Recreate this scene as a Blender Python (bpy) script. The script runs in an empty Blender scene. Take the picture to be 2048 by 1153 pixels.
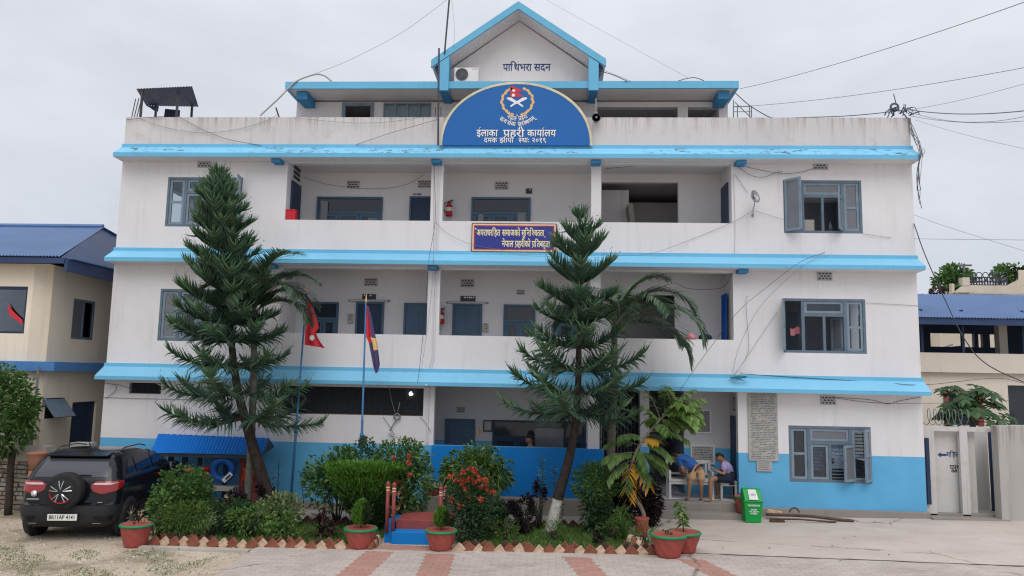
import bpy, bmesh, math, random
import numpy as np
from mathutils import Vector, Matrix
rnd = random.Random(7)
PI = math.pi
S = bpy.context.scene
COL = S.collection
# ------------------------------------------------------------------ camera
FPX = 1500.0
yaw, pitch, roll = math.radians(-3.0745), math.radians(6.6601), math.radians(-1.0897)
CAM = Vector((0, -17.7, 3.0))
cF = Vector((math.sin(yaw)*math.cos(pitch), math.cos(yaw)*math.cos(pitch), math.sin(pitch)))
cR = Vector((math.cos(yaw), -math.sin(yaw), 0)); cU = cR.cross(cF)
cR, cU = cR*math.cos(roll)-cU*math.sin(roll), cU*math.cos(roll)+cR*math.sin(roll)
cd = bpy.data.cameras.new('camera'); cam = bpy.data.objects.new('camera', cd); COL.objects.link(cam)
cd.sensor_width = 36; cd.lens = 36*FPX/2048; cd.clip_end = 2000; cd.clip_start = .1
m = Matrix.Identity(4)
for i in range(3):
    m[i][0], m[i][1], m[i][2], m[i][3] = cR[i], cU[i], -cF[i], CAM[i]
cam.matrix_world = m
S.camera = cam
# ------------------------------------------------------------------ sky, sun, exposure
SUN_EL, SUN_AZ = math.radians(52), math.radians(172)      # azimuth clockwise from +Y: behind the viewer, a little left
W = bpy.data.worlds.new('World'); S.world = W; W.use_nodes = True
nt = W.node_tree; nt.nodes.clear()
out = nt.nodes.new('ShaderNodeOutputWorld'); bg = nt.nodes.new('ShaderNodeBackground')
sky = nt.nodes.new('ShaderNodeTexSky'); sky.sky_type = 'NISHITA'; sky.sun_disc = False
sky.sun_elevation = SUN_EL; sky.sun_rotation = SUN_AZ
tc = nt.nodes.new('ShaderNodeTexCoord')
mp = nt.nodes.new('ShaderNodeMapping'); mp.inputs['Scale'].default_value = (1.3, 1.3, 3.2)
no = nt.nodes.new('ShaderNodeTexNoise'); no.inputs['Scale'].default_value = 2.6; no.inputs['Detail'].default_value = 6; no.inputs['Roughness'].default_value = .55
rp = nt.nodes.new('ShaderNodeValToRGB')
rp.color_ramp.elements[0].position = .34; rp.color_ramp.elements[0].color = (9.9, 10.4, 11.5, 1)
rp.color_ramp.elements[1].position = .66; rp.color_ramp.elements[1].color = (11.7, 12.15, 13.3, 1)
sx = nt.nodes.new('ShaderNodeSeparateXYZ')
mr = nt.nodes.new('ShaderNodeValToRGB'); mr.color_ramp.elements[0].position = .0; mr.color_ramp.elements[0].color = (.47, .47, .47, 1); mr.color_ramp.elements[1].position = .85; mr.color_ramp.elements[1].color = (1.0, .96, .92, 1); q_ = mr.color_ramp.elements.new(.42); q_.color = (.55, .545, .535, 1)
vm = nt.nodes.new('ShaderNodeVectorMath'); vm.operation = 'MULTIPLY'
mx = nt.nodes.new('ShaderNodeMixRGB'); mx.inputs[0].default_value = .93
L = nt.links.new
L(tc.outputs['Generated'], mp.inputs[0]); L(mp.outputs[0], no.inputs['Vector']); L(no.outputs[0], rp.inputs[0])
L(tc.outputs['Generated'], sx.inputs[0]); L(sx.outputs[2], mr.inputs[0]); L(rp.outputs[0], vm.inputs[0]); L(mr.outputs[0], vm.inputs[1])
L(sky.outputs[0], mx.inputs[1]); L(vm.outputs[0], mx.inputs[2]); L(mx.outputs[0], bg.inputs[0]); L(bg.outputs[0], out.inputs[0])
bg.inputs[1].default_value = .10
sd = bpy.data.lights.new('sun', 'SUN'); sun = bpy.data.objects.new('sun', sd); COL.objects.link(sun)
sd.energy = 0.9; sd.angle = math.radians(40); sd.color = (1, .935, .87)
sun.rotation_euler = Vector((math.sin(SUN_AZ)*math.cos(SUN_EL), math.cos(SUN_AZ)*math.cos(SUN_EL), math.sin(SUN_EL))).to_track_quat('Z', 'Y').to_euler()
sun.location = (-5, -20, 30)
S.view_settings.view_transform = 'Standard'; S.view_settings.look = 'None'
S.view_settings.exposure = 0.36; S.view_settings.gamma = 1
S.render.engine = 'CYCLES'; S.cycles.max_bounces = 6; S.cycles.diffuse_bounces = 3; S.cycles.transparent_max_bounces = 6
S.cycles.use_denoising = True; S.cycles.filter_width = 1.2

# ------------------------------------------------------------------ pixel -> world helpers (photograph's own 2048 x 1153 pixels)
def ray(px, py): return cF*FPX + cR*(px-1024) - cU*(py-576.5)
def at(px, py, Y=0.0):
    d = ray(px, py); t = (Y-CAM.y)/d.y; return CAM + d*t
def gz(x): return -.2 if x < -4.3 else min(0.0, -.2+.0142*(x+4.3))
def gr(px, py, dz=0.0):
    d = ray(px, py); z = -.1
    for _ in range(8):
        p = CAM + d*((z-CAM.z)/d.z); z = gz(p.x)+dz
    return p
def rect(x0, y0, x1, y1, Y=0.0):
    a, b, c, d = at(x0, y0, Y), at(x1, y0, Y), at(x0, y1, Y), at(x1, y1, Y)
    return (a.x+c.x)/2, (b.x+d.x)/2, (c.z+d.z)/2, (a.z+b.z)/2
# ------------------------------------------------------------------ object helpers
ORG = {}
def tag(o, label=None, cat=None, group=None, kind=None):
    if label: o['label'] = label
    if cat: o['category'] = cat
    if group: o['group'] = group
    if kind: o['kind'] = kind
    return o
def thing(name, label, cat, loc=(0, 0, 0), group=None):
    o = bpy.data.objects.new(name, None); COL.objects.link(o); o.location = loc; o.empty_display_size = .2
    ORG[o.name] = Vector(loc)
    return tag(o, label, cat, group)
def copy_tree(o, parent=None):
    c = o.copy(); COL.objects.link(c)
    if parent: c.parent = parent
    for ch in list(o.children): copy_tree(ch, c)
    return c
class MB:
    def __init__(s): s.v = []; s.f = []; s.m = []
    def add(s, vs, fs, m=0):
        k = len(s.v); s.v += [tuple(v) for v in vs]; s.f += [[i+k for i in f] for f in fs]; s.m += [m]*len(fs); return s
    def box(s, x0, x1, y0, y1, z0, z1, m=0):
        return s.add([(x0,y0,z0),(x1,y0,z0),(x1,y1,z0),(x0,y1,z0),(x0,y0,z1),(x1,y0,z1),(x1,y1,z1),(x0,y1,z1)],
                     [(0,3,2,1),(4,5,6,7),(0,1,5,4),(1,2,6,5),(2,3,7,6),(3,0,4,7)], m)
    def obox(s, c, ax, ay, az, m=0):                         # oriented box: centre and three half-axis vectors
        c, ax, ay, az = Vector(c), Vector(ax), Vector(ay), Vector(az)
        vs = [c+ax*i+ay*j+az*k for k in (-1,1) for i, j in ((-1,-1),(1,-1),(1,1),(-1,1))]
        return s.add(vs, [(0,3,2,1),(4,5,6,7),(0,1,5,4),(1,2,6,5),(2,3,7,6),(3,0,4,7)], m)
    def quad(s, a, b, c, d, m=0): return s.add([a,b,c,d], [(0,1,2,3)], m)
    def prism(s, poly, y0, y1, m=0):                         # polygon in x,z (counter-clockwise seen from -Y) pushed from y0 to y1
        n = len(poly)
        vs = [(p[0],y0,p[1]) for p in poly]+[(p[0],y1,p[1]) for p in poly]
        return s.add(vs, [list(range(n)), list(range(2*n-1,n-1,-1))]+[(i,i+n,(i+1)%n+n,(i+1)%n) for i in range(n)], m)
    def prismx(s, poly, x0, x1, m=0):                        # polygon in y,z pushed along x
        n = len(poly)
        vs = [(x0,p[0],p[1]) for p in poly]+[(x1,p[0],p[1]) for p in poly]
        return s.add(vs, [list(range(n)), list(range(2*n-1,n-1,-1))]+[(i,i+n,(i+1)%n+n,(i+1)%n) for i in range(n)], m)
    def tube(s, pts, r, n=6, m=0, caps=True):
        pts = [Vector(p) for p in pts]; N = len(pts)
        rs = list(r) if hasattr(r, '__len__') else [r]*N
        k = len(s.v); up = None
        for i, p in enumerate(pts):
            d = (pts[min(i+1,N-1)]-pts[max(i-1,0)])
            d = d.normalized() if d.length > 1e-9 else Vector((0,0,1))
            if up is None: up = Vector((0,0,1)) if abs(d.z) < .9 else Vector((0,1,0))
            a = d.cross(up).normalized(); up = a.cross(d).normalized()
            for j in range(n):
                t = 2*PI*j/n; s.v.append(tuple(p+(a*math.cos(t)+up*math.sin(t))*rs[i]))
        for i in range(N-1):
            for j in range(n):
                s.f.append([k+i*n+j, k+i*n+(j+1)%n, k+(i+1)*n+(j+1)%n, k+(i+1)*n+j]); s.m.append(m)
        if caps:
            s.f.append([k+j for j in range(n)][::-1]); s.m.append(m)
            s.f.append([k+(N-1)*n+j for j in range(n)]); s.m.append(m)
        return s
    def lathe(s, prof, c=(0,0,0), n=24, m=0, axis='z', flute=0, fn=0, twist=0):
        k = len(s.v); c = Vector(c); N = len(prof)
        for i, (r, h) in enumerate(prof):
            for j in range(n):
                t = 2*PI*j/n; rr = r*(1+flute*math.sin(fn*(t+twist*h))) if flute else r
                p = Vector((rr*math.cos(t), rr*math.sin(t), h))
                if axis == 'y': p = Vector((p.x, p.z, p.y))
                if axis == 'x': p = Vector((p.z, p.x, p.y))
                s.v.append(tuple(c+p))
        for i in range(N-1):
            for j in range(n):
                s.f.append([k+i*n+j, k+i*n+(j+1)%n, k+(i+1)*n+(j+1)%n, k+(i+1)*n+j]); s.m.append(m)
        s.f.append([k+j for j in range(n)][::-1]); s.m.append(m)
        s.f.append([k+(N-1)*n+j for j in range(n)]); s.m.append(m)
        return s
    def torus(s, c, R, r, axis='y', n=28, k=10, m=0, a0=0, a1=2*PI):
        b = len(s.v); c = Vector(c); full = abs(a1-a0-2*PI) < 1e-6; N = n if full else n+1
        for i in range(N):
            t = a0+(a1-a0)*i/n
            for j in range(k):
                u = 2*PI*j/k; q = R+r*math.cos(u); w = r*math.sin(u)
                p = {'y': (q*math.cos(t), w, q*math.sin(t)), 'z': (q*math.cos(t), q*math.sin(t), w), 'x': (w, q*math.cos(t), q*math.sin(t))}[axis]
                s.v.append(tuple(c+Vector(p)))
        for i in range(n):
            for j in range(k):
                i2 = (i+1) % N; s.f.append([b+i*k+j, b+i2*k+j, b+i2*k+(j+1)%k, b+i*k+(j+1)%k]); s.m.append(m)
        return s
    def build(s, name, mats, parent=None, smooth=False, bevel=0, org=None):
        me = bpy.data.meshes.new(name)
        o = bpy.data.objects.new(name, me); COL.objects.link(o)
        og = ORG[parent.name] if parent else (Vector(org) if org is not None else Vector((0,0,0)))
        ORG[o.name] = og
        me.from_pydata([(v[0]-og.x, v[1]-og.y, v[2]-og.z) for v in s.v], [], s.f)
        for mt in (mats if isinstance(mats, (list, tuple)) else [mats]): me.materials.append(mt)
        me.polygons.foreach_set('material_index', s.m)
        if smooth: me.polygons.foreach_set('use_smooth', [True]*len(s.f))
        me.update()
        bm = bmesh.new(); bm.from_mesh(me); bmesh.ops.recalc_face_normals(bm, faces=bm.faces); bm.to_mesh(me); bm.free()
        if parent: o.parent = parent
        elif org is not None: o.location = og
        if bevel:
            b = o.modifiers.new('bevel', 'BEVEL'); b.width = bevel; b.segments = 2; b.limit_method = 'ANGLE'
        return o
def npmesh(name, V, Fc, mats, parent=None, mi=None, smooth=False, org=None):
    """V (n,3), Fc (k,4) or (k,3) arrays."""
    me = bpy.data.meshes.new(name); o = bpy.data.objects.new(name, me); COL.objects.link(o)
    og = ORG[parent.name] if parent else (Vector(org) if org is not None else Vector((0,0,0))); ORG[o.name] = og
    V = np.asarray(V, np.float32)-np.array(og, np.float32); Fc = np.asarray(Fc, np.int32)
    me.vertices.add(len(V)); me.vertices.foreach_set('co', V.ravel())
    k = Fc.shape[1]; me.loops.add(Fc.size); me.loops.foreach_set('vertex_index', Fc.ravel())
    me.polygons.add(len(Fc)); me.polygons.foreach_set('loop_start', np.arange(0, Fc.size, k, dtype=np.int32))
    for mt in (mats if isinstance(mats, (list, tuple)) else [mats]): me.materials.append(mt)
    if mi is not None: me.polygons.foreach_set('material_index', np.asarray(mi, np.int32))
    if smooth: me.polygons.foreach_set('use_smooth', np.ones(len(Fc), bool))
    me.update(calc_edges=True); me.validate()
    if parent: o.parent = parent
    elif org is not None: o.location = og
    return o
# ------------------------------------------------------------------ materials
def srgb(r, g, b): return tuple((c/255/12.92 if c/255 <= .04045 else ((c/255+.055)/1.055)**2.4) for c in (r, g, b))
def newmat(name):
    mt = bpy.data.materials.new(name); mt.use_nodes = True
    n = mt.node_tree; b = n.nodes['Principled BSDF']; return mt, n, b
def pmat(name, rgb, rough=.75, var=.1, scale=2.0, bump=0, bscale=80, metal=0, spec=.35, fine=.05, coat=0):
    mt, n, b = newmat(name); N = n.nodes.new; K = n.links.new
    b.inputs['Roughness'].default_value = rough; b.inputs['Metallic'].default_value = metal; b.inputs['Specular IOR Level'].default_value = spec
    b.inputs['Coat Weight'].default_value = coat
    tcn = N('ShaderNodeTexCoord'); n1 = N('ShaderNodeTexNoise'); n1.inputs['Scale'].default_value = scale; n1.inputs['Detail'].default_value = 5
    n2 = N('ShaderNodeTexNoise'); n2.inputs['Scale'].default_value = scale*14; n2.inputs['Detail'].default_value = 3
    K(tcn.outputs['Object'], n1.inputs['Vector']); K(tcn.outputs['Object'], n2.inputs['Vector'])
    m1 = N('ShaderNodeMapRange'); m1.inputs[1].default_value = .3; m1.inputs[2].default_value = .7; m1.inputs[3].default_value = 1-var; m1.inputs[4].default_value = 1+var*.6
    m2 = N('ShaderNodeMapRange'); m2.inputs[1].default_value = .3; m2.inputs[2].default_value = .7; m2.inputs[3].default_value = 1-fine; m2.inputs[4].default_value = 1+fine
    K(n1.outputs[0], m1.inputs[0]); K(n2.outputs[0], m2.inputs[0])
    mu = N('ShaderNodeMath'); mu.operation = 'MULTIPLY'; K(m1.outputs[0], mu.inputs[0]); K(m2.outputs[0], mu.inputs[1])
    v = N('ShaderNodeVectorMath'); v.operation = 'SCALE'; v.inputs[0].default_value = rgb; K(mu.outputs[0], v.inputs[3])
    K(v.outputs[0], b.inputs['Base Color'])
    if bump:
        n3 = N('ShaderNodeTexNoise'); n3.inputs['Scale'].default_value = bscale; n3.inputs['Detail'].default_value = 4; K(tcn.outputs['Object'], n3.inputs['Vector'])
        bp = N('ShaderNodeBump'); bp.inputs['Strength'].default_value = bump; bp.inputs['Distance'].default_value = .02; K(n3.outputs[0], bp.inputs['Height']); K(bp.outputs[0], b.inputs['Normal'])
    mt['v'] = 1
    return mt
def stain_mat(name, base, low=None, zsplit=None, streak=.25, streak_col=(.16,.14,.12), top=None, topdepth=.5, chips=0, patch=0, rough=.85, thr=(.52,.72)):
    """painted plaster in world space: two paint colours split at a height, vertical weather streaks, drip stains hanging from a top edge, chipped spots"""
    mt, n, b = newmat(name); N = n.nodes.new; K = n.links.new
    b.inputs['Roughness'].default_value = rough; b.inputs['Specular IOR Level'].default_value = .2
    g = N('ShaderNodeNewGeometry'); sp = N('ShaderNodeSeparateXYZ'); K(g.outputs['Position'], sp.inputs[0])
    def noise(scale, vec=None, det=5, ro=.55):
        t = N('ShaderNodeTexNoise'); t.inputs['Scale'].default_value = scale; t.inputs['Detail'].default_value = det; t.inputs['Roughness'].default_value = ro
        if vec:
            mm = N('ShaderNodeMapping'); mm.inputs['Scale'].default_value = vec; K(g.outputs['Position'], mm.inputs[0]); K(mm.outputs[0], t.inputs['Vector'])
        else: K(g.outputs['Position'], t.inputs['Vector'])
        return t.outputs[0]
    def ramp(src, a, c, lo=0., hi=1.):
        r = N('ShaderNodeMapRange'); r.inputs[1].default_value = a; r.inputs[2].default_value = c; r.inputs[3].default_value = lo; r.inputs[4].default_value = hi; K(src, r.inputs[0]); return r.outputs[0]
    def mul(a, c):
        q = N('ShaderNodeMath'); q.operation = 'MULTIPLY'
        K(a, q.inputs[0])
        if isinstance(c, (int, float)): q.inputs[1].default_value = c
        else: K(c, q.inputs[1])
        return q.outputs[0]
    def mix(fac, c1, c2):
        q = N('ShaderNodeMixRGB')
        if isinstance(fac, float): q.inputs[0].default_value = fac
        else: K(fac, q.inputs[0])
        for i, c in ((1, c1), (2, c2)):
            if isinstance(c, tuple): q.inputs[i].default_value = (*c[:3], 1)
            else: K(c, q.inputs[i])
        return q.outputs[0]
    c = mix(ramp(noise(.7), .3, .7), tuple(x*.93 for x in base), tuple(min(1, x*1.04) for x in base))
    if low:
        z2 = N('ShaderNodeMath'); z2.operation = 'LESS_THAN'; K(sp.outputs[2], z2.inputs[0]); z2.inputs[1].default_value = zsplit
        lowc = mix(ramp(noise(1.3), .3, .7), tuple(x*.9 for x in low), tuple(x*1.06 for x in low))
        c = mix(z2.outputs[0], c, lowc)
    if streak: c = mix(mul(ramp(noise(1., (7, 7, .35)), thr[0], thr[1]), mul(ramp(noise(.9), .42, .62), streak)), c, streak_col)
    if top is not None:
        zz = ramp(sp.outputs[2], top-topdepth, top)
        pw = N('ShaderNodeMath'); pw.operation = 'POWER'; K(zz, pw.inputs[0]); pw.inputs[1].default_value = 1.6
        c = mix(mul(mul(pw.outputs[0], ramp(noise(1., (15, 15, .6)), .47, .68)), .8), c, streak_col)
    if chips: c = mix(mul(mul(ramp(noise(1., (4, 5, 9), 7, .75), .555, .585), ramp(noise(.45, None, 3), .44, .54)), .9), c, (.07, .075, .08))
    if patch: c = mix(mul(ramp(noise(2.2, None, 8, .7), .55, .62), patch), c, (.33, .27, .21))
    fn = ramp(noise(40, None, 3), .3, .7, .95, 1.05)
    vs = N('ShaderNodeVectorMath'); vs.operation = 'SCALE'; K(c, vs.inputs[0]); K(fn, vs.inputs[3]); K(vs.outputs[0], b.inputs['Base Color'])
    bp = N('ShaderNodeBump'); bp.inputs['Strength'].default_value = .12; bp.inputs['Distance'].default_value = .02; K(noise(25, None, 5), bp.inputs['Height']); K(bp.outputs[0], b.inputs['Normal'])
    return mt
def leafmat(name, c1, c2, c3=None, rough=.5, trans=.33):
    mt, n, b = newmat(name); N = n.nodes.new; K = n.links.new
    g = N('ShaderNodeNewGeometry'); r = N('ShaderNodeValToRGB'); e = r.color_ramp.elements
    e[0].position = 0; e[0].color = (*c1, 1); e[1].position = .8; e[1].color = (*c2, 1)
    if c3: q = e.new(1.0); q.color = (*c3, 1)
    K(g.outputs['Random Per Island'], r.inputs[0]); K(r.outputs[0], b.inputs['Base Color'])
    b.inputs['Roughness'].default_value = rough; b.inputs['Specular IOR Level'].default_value = .35
    tr = N('ShaderNodeBsdfTranslucent'); K(r.outputs[0], tr.inputs[0]); ms = N('ShaderNodeMixShader'); ms.inputs[0].default_value = trans
    K(b.outputs[0], ms.inputs[1]); K(tr.outputs[0], ms.inputs[2]); K(ms.outputs[0], n.nodes['Material Output'].inputs[0])
    return mt
def glassmat(name, rgb, rough=.06, spec=.5):
    mt, n, b = newmat(name); b.inputs['Base Color'].default_value = (*rgb, 1); b.inputs['Roughness'].default_value = rough; b.inputs['Specular IOR Level'].default_value = spec
    return mt
def clearglass(name):
    mt, n, b = newmat(name); N = n.nodes.new; K = n.links.new
    tr = N('ShaderNodeBsdfTransparent'); tr.inputs[0].default_value = (.72,.77,.8,1); gl = N('ShaderNodeBsdfGlossy'); gl.inputs['Roughness'].default_value = .03; gl.inputs[0].default_value = (.9,.93,1,1)
    fr = N('ShaderNodeFresnel'); fr.inputs[0].default_value = 1.6; ms = N('ShaderNodeMixShader'); K(fr.outputs[0], ms.inputs[0]); K(tr.outputs[0], ms.inputs[1]); K(gl.outputs[0], ms.inputs[2]); K(ms.outputs[0], n.nodes['Material Output'].inputs[0]); return mt
WHITE = (.735, .725, .745)
SKYB = srgb(128, 194, 227); LOWB = srgb(98, 174, 218); DEEPB = srgb(18, 122, 200)
M = dict(
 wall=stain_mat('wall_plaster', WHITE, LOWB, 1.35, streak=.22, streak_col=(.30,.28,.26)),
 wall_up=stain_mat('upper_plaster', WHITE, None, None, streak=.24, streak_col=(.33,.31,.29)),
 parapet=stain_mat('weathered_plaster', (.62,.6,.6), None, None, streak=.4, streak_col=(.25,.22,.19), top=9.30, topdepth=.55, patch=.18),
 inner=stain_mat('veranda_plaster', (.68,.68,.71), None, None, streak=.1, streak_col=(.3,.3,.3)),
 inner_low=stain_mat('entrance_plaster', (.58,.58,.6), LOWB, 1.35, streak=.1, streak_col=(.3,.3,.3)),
 shade=stain_mat('sky_blue_paint', SKYB, None, None, streak=.12, streak_col=(.08,.2,.27), rough=.6),
 shade_worn=stain_mat('worn_sky_blue_paint', SKYB, None, None, streak=.35, streak_col=(.07,.13,.16), chips=1.7, rough=.7),
 upstand=stain_mat('blue_trim_paint', srgb(108,182,218), None, None, streak=.2, streak_col=(.08,.2,.27), rough=.6),
 bracket=stain_mat('bracket_blue_paint', srgb(70,140,188), None, None, streak=.15, streak_col=(.05,.15,.2)),
 deep=stain_mat('deep_blue_paint', DEEPB, None, None, streak=.18, streak_col=(.04,.16,.36), rough=.5),
 plinth=stain_mat('bare_concrete', (.27,.25,.23), None, None, streak=.4, streak_col=(.13,.12,.11), patch=.5),
 frame=pmat('frame_paint', srgb(98,116,132), .6, .15, 5, .1),
 frame2=pmat('shutter_paint', srgb(124,142,156), .6, .15, 5, .1),
 door=pmat('door_paint', srgb(72,98,122), .55, .12, 3),
 doordark=pmat('dark_door_paint', srgb(34,54,84), .5, .12, 3),
 glass=clearglass('window_glass'), glassv=glassmat('dark_glass', (.03,.042,.058), .08), glassl=glassmat('curtained_glass', (.16,.17,.2), .15), glassw=glassmat('pale_glass', (.45,.48,.47), .25),
 dark=pmat('interior_shade_paint', (.02,.022,.028), .9), room=pmat('room_plaster', (.24,.27,.33), .9),  # dark: near-black colour painted in place of interior shade
 mesh=pmat('wire_mesh', (.03,.034,.045), .8, .2, 12), rust=pmat('rusty_steel', (.1,.06,.045), .8, .4, 6),
 vent=pmat('vent_concrete', (.42,.41,.41), .9, .15, 6), ventdark=pmat('vent_hole', (.06,.07,.09), .9),
 white=pmat('white_paint', (.74,.74,.75), .5, .06), cream=stain_mat('cream_plaster', (.78,.70,.58), None, None, streak=.22, streak_col=(.3,.26,.2)),
 cream2=stain_mat('pale_cream_plaster', (.72,.66,.58), None, None, streak=.25, streak_col=(.3,.27,.22)),
 farcream=pmat('far_house_plaster', (.62,.55,.44), .9, .1, 1),
 toilet=stain_mat('toilet_plaster', (.56,.55,.53), None, None, streak=.3, streak_col=(.16,.15,.13), patch=.15),
 oldwall=stain_mat('old_concrete', (.44,.425,.40), None, None, streak=.35, streak_col=(.16,.15,.135), top=2.0, topdepth=.8),
 roofblue=pmat('blue_roof_sheet', srgb(92,122,164), .45, .12, .8, 0, metal=.2), roofdark=pmat('dark_roof_sheet', srgb(48,68,106), .5, .2, 1.2),
 canopy=pmat('bright_blue_sheet', srgb(18,116,205), .4, .08, 1.5), bandblue=stain_mat('blue_band_paint', srgb(84,136,196), None, None, streak=.4, streak_col=(.08,.12,.2)),
 signblue=pmat('sign_blue', srgb(20,98,172), .5, .06, 1.5), signrim=pmat('sign_rim', (.66,.62,.44), .6, .2, 3),
 banner=pmat('banner_blue', srgb(48,56,140), .5, .06, 2), bannerred=pmat('banner_red', srgb(170,56,56), .5), bannerpale=pmat('banner_border', srgb(235,200,170), .5),
 letter=pmat('white_lettering', (.8,.82,.86), .5, .02), letterc=pmat('cream_lettering', srgb(240,226,170), .5, .02), letterb=pmat('navy_lettering', srgb(40,66,118), .6, .05), lettersh=pmat('letter_shadow_paint', srgb(8,28,66), .6, .03),
 blackp=pmat('black_lettering', (.02,.02,.025), .6, .02), gold=pmat('gold_paint', srgb(222,184,124), .5, .12, 20), crimson=pmat('crimson_paint', srgb(204,48,62), .5, .06),
 stone=pmat('grey_stone', (.4,.39,.37), .6, .1, 6), stonetext=pmat('engraved_text', (.17,.17,.17), .8), plaque=pmat('dark_plaque', (.02,.03,.05), .4),
 steel=pmat('galvanised_steel', (.35,.36,.38), .4, .1, 5, metal=.6), darksteel=pmat('dark_steel', (.06,.065,.08), .5, .2, 5, metal=.3), cable=pmat('black_cable', (.035,.037,.045), .6), cablegrey=pmat('grey_cable', (.2,.205,.22), .6),
 poleblue=pmat('pole_blue', srgb(56,112,160), .45, .2, 3),
 redpaint=pmat('oxide_red_paint', srgb(142,70,66), .7, .2, 4), redbright=pmat('extinguisher_red', srgb(178,28,32), .35), orange=pmat('orange_plastic', srgb(240,92,26), .4, .05), redplastic=pmat('red_plastic', srgb(200,40,52), .4, .05),
 pot=pmat('terracotta_pot', srgb(160,78,70), .65, .16, 5, .15, 30), potrim=pmat('green_pot_rim', srgb(30,128,84), .5, .1, 6), soil=pmat('pot_soil', (.2,.11,.08), .95, .3, 20, .5, 40),
 brick=pmat('red_brick', srgb(132,82,64), .9, .25, 6, .3, 30), brickpale=pmat('pale_worn_brick', srgb(196,170,146), .95, .3, 9, .4, 30), brickdark=pmat('dark_brick', srgb(82,58,50), .95, .35, 8, .4, 30),  # brickdark: darker brown brick for rear and half hidden ones
 bin=pmat('bin_green', srgb(8,152,66), .35, .05), binlid=pmat('bin_flap', (.7,.72,.7), .4, .05),
 bark=pmat('dark_bark', (.045,.036,.03), .95, .4, 9, .8, 30), barkpale=pmat('pale_bark', (.23,.2,.16), .9, .3, 12, .5, 30), lime=pmat('limewashed_bark', (.55,.53,.48), .95, .35, 14, .5, 30), palmtrunk=pmat('palm_bark', (.16,.15,.125), .9, .3, 10, .5, 25),
 rubber=pmat('tyre_rubber', (.018,.018,.02), .8, .2, 8), carblack=pmat('car_paint', (.006,.008,.012), .16, .03, 2, spec=.3, coat=.15), cladding=pmat('car_cladding', (.022,.025,.03), .6, .1), carglass=glassmat('car_glass', (.055,.06,.075), .12, .5), carglassd=glassmat('dark_car_glass', (.012,.015,.02), .05, .6),
 lampred=pmat('lamp_red', (.28,.01,.012), .15, .1, 12, spec=.6, coat=.5), lampclear=pmat('lamp_clear', (.62,.5,.5), .15, .1, 12), chrome=pmat('chrome', (.6,.6,.62), .2, .02, metal=.9), plate=pmat('plate_white', (.78,.78,.72), .5, .03),
 skin=pmat('skin', (.3,.16,.1), .55, .06, 4), hair=pmat('hair', (.012,.01,.009), .6), bluecloth=pmat('blue_shirt', srgb(44,96,168), .85, .1, 6), khaki=pmat('khaki_cloth', srgb(176,146,112), .9, .1, 6), lilac=pmat('lilac_shirt', srgb(150,142,184), .9, .1, 6), navy=pmat('navy_cloth', srgb(30,38,58), .9, .1, 6),
 benchwhite=pmat('bench_white', (.6,.6,.6), .5, .12, 6), curtain=pmat('blue_curtain', srgb(22,82,160), .9, .2, 4), cloth=pmat('pale_cloth', srgb(170,190,215), .9, .1, 4), pink=pmat('pink_cloth', srgb(214,140,150), .9, .1, 4),
 tubewhite=pmat('lamp_tube', (.6,.6,.58), .4, .05), ropey=pmat('rope', srgb(190,140,120), .9),
)
# ================================================================== GROUND
def groundmat():
    mt, n, b = newmat('gravelly_dirt'); N = n.nodes.new; K = n.links.new
    g = N('ShaderNodeNewGeometry'); b.inputs['Roughness'].default_value = .95; b.inputs['Specular IOR Level'].default_value = .15
    def noise(sc, det=6, ro=.6):
        t = N('ShaderNodeTexNoise'); t.inputs['Scale'].default_value = sc; t.inputs['Detail'].default_value = det; t.inputs['Roughness'].default_value = ro; K(g.outputs['Position'], t.inputs['Vector']); return t.outputs[0]
    def ramp(src, a, c):
        r = N('ShaderNodeMapRange'); r.inputs[1].default_value = a; r.inputs[2].default_value = c; K(src, r.inputs[0]); return r.outputs[0]
    def mix(f, c1, c2):
        q = N('ShaderNodeMixRGB'); K(f, q.inputs[0])
        for i, c in ((1, c1), (2, c2)):
            if isinstance(c, tuple): q.inputs[i].default_value = (*c, 1)
            else: K(c, q.inputs[i])
        return q.outputs[0]
    c = mix(ramp(noise(1.1), .35, .65), (.42,.345,.26), (.55,.465,.365))
    c = mix(ramp(noise(.75, 7, .65), .5, .64), c, (.25,.215,.145))
    c = mix(ramp(noise(16, 4, .7), .55, .7), c, (.20,.17,.14))
    c = mix(ramp(noise(38, 3), .6, .7), c, (.55,.5,.45))
    K(c, b.inputs['Base Color'])
    bp = N('ShaderNodeBump'); bp.inputs['Strength'].default_value = .6; bp.inputs['Distance'].default_value = .03; K(noise(22, 6, .7), bp.inputs['Height']); K(bp.outputs[0], b.inputs['Normal'])
    return mt
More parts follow.
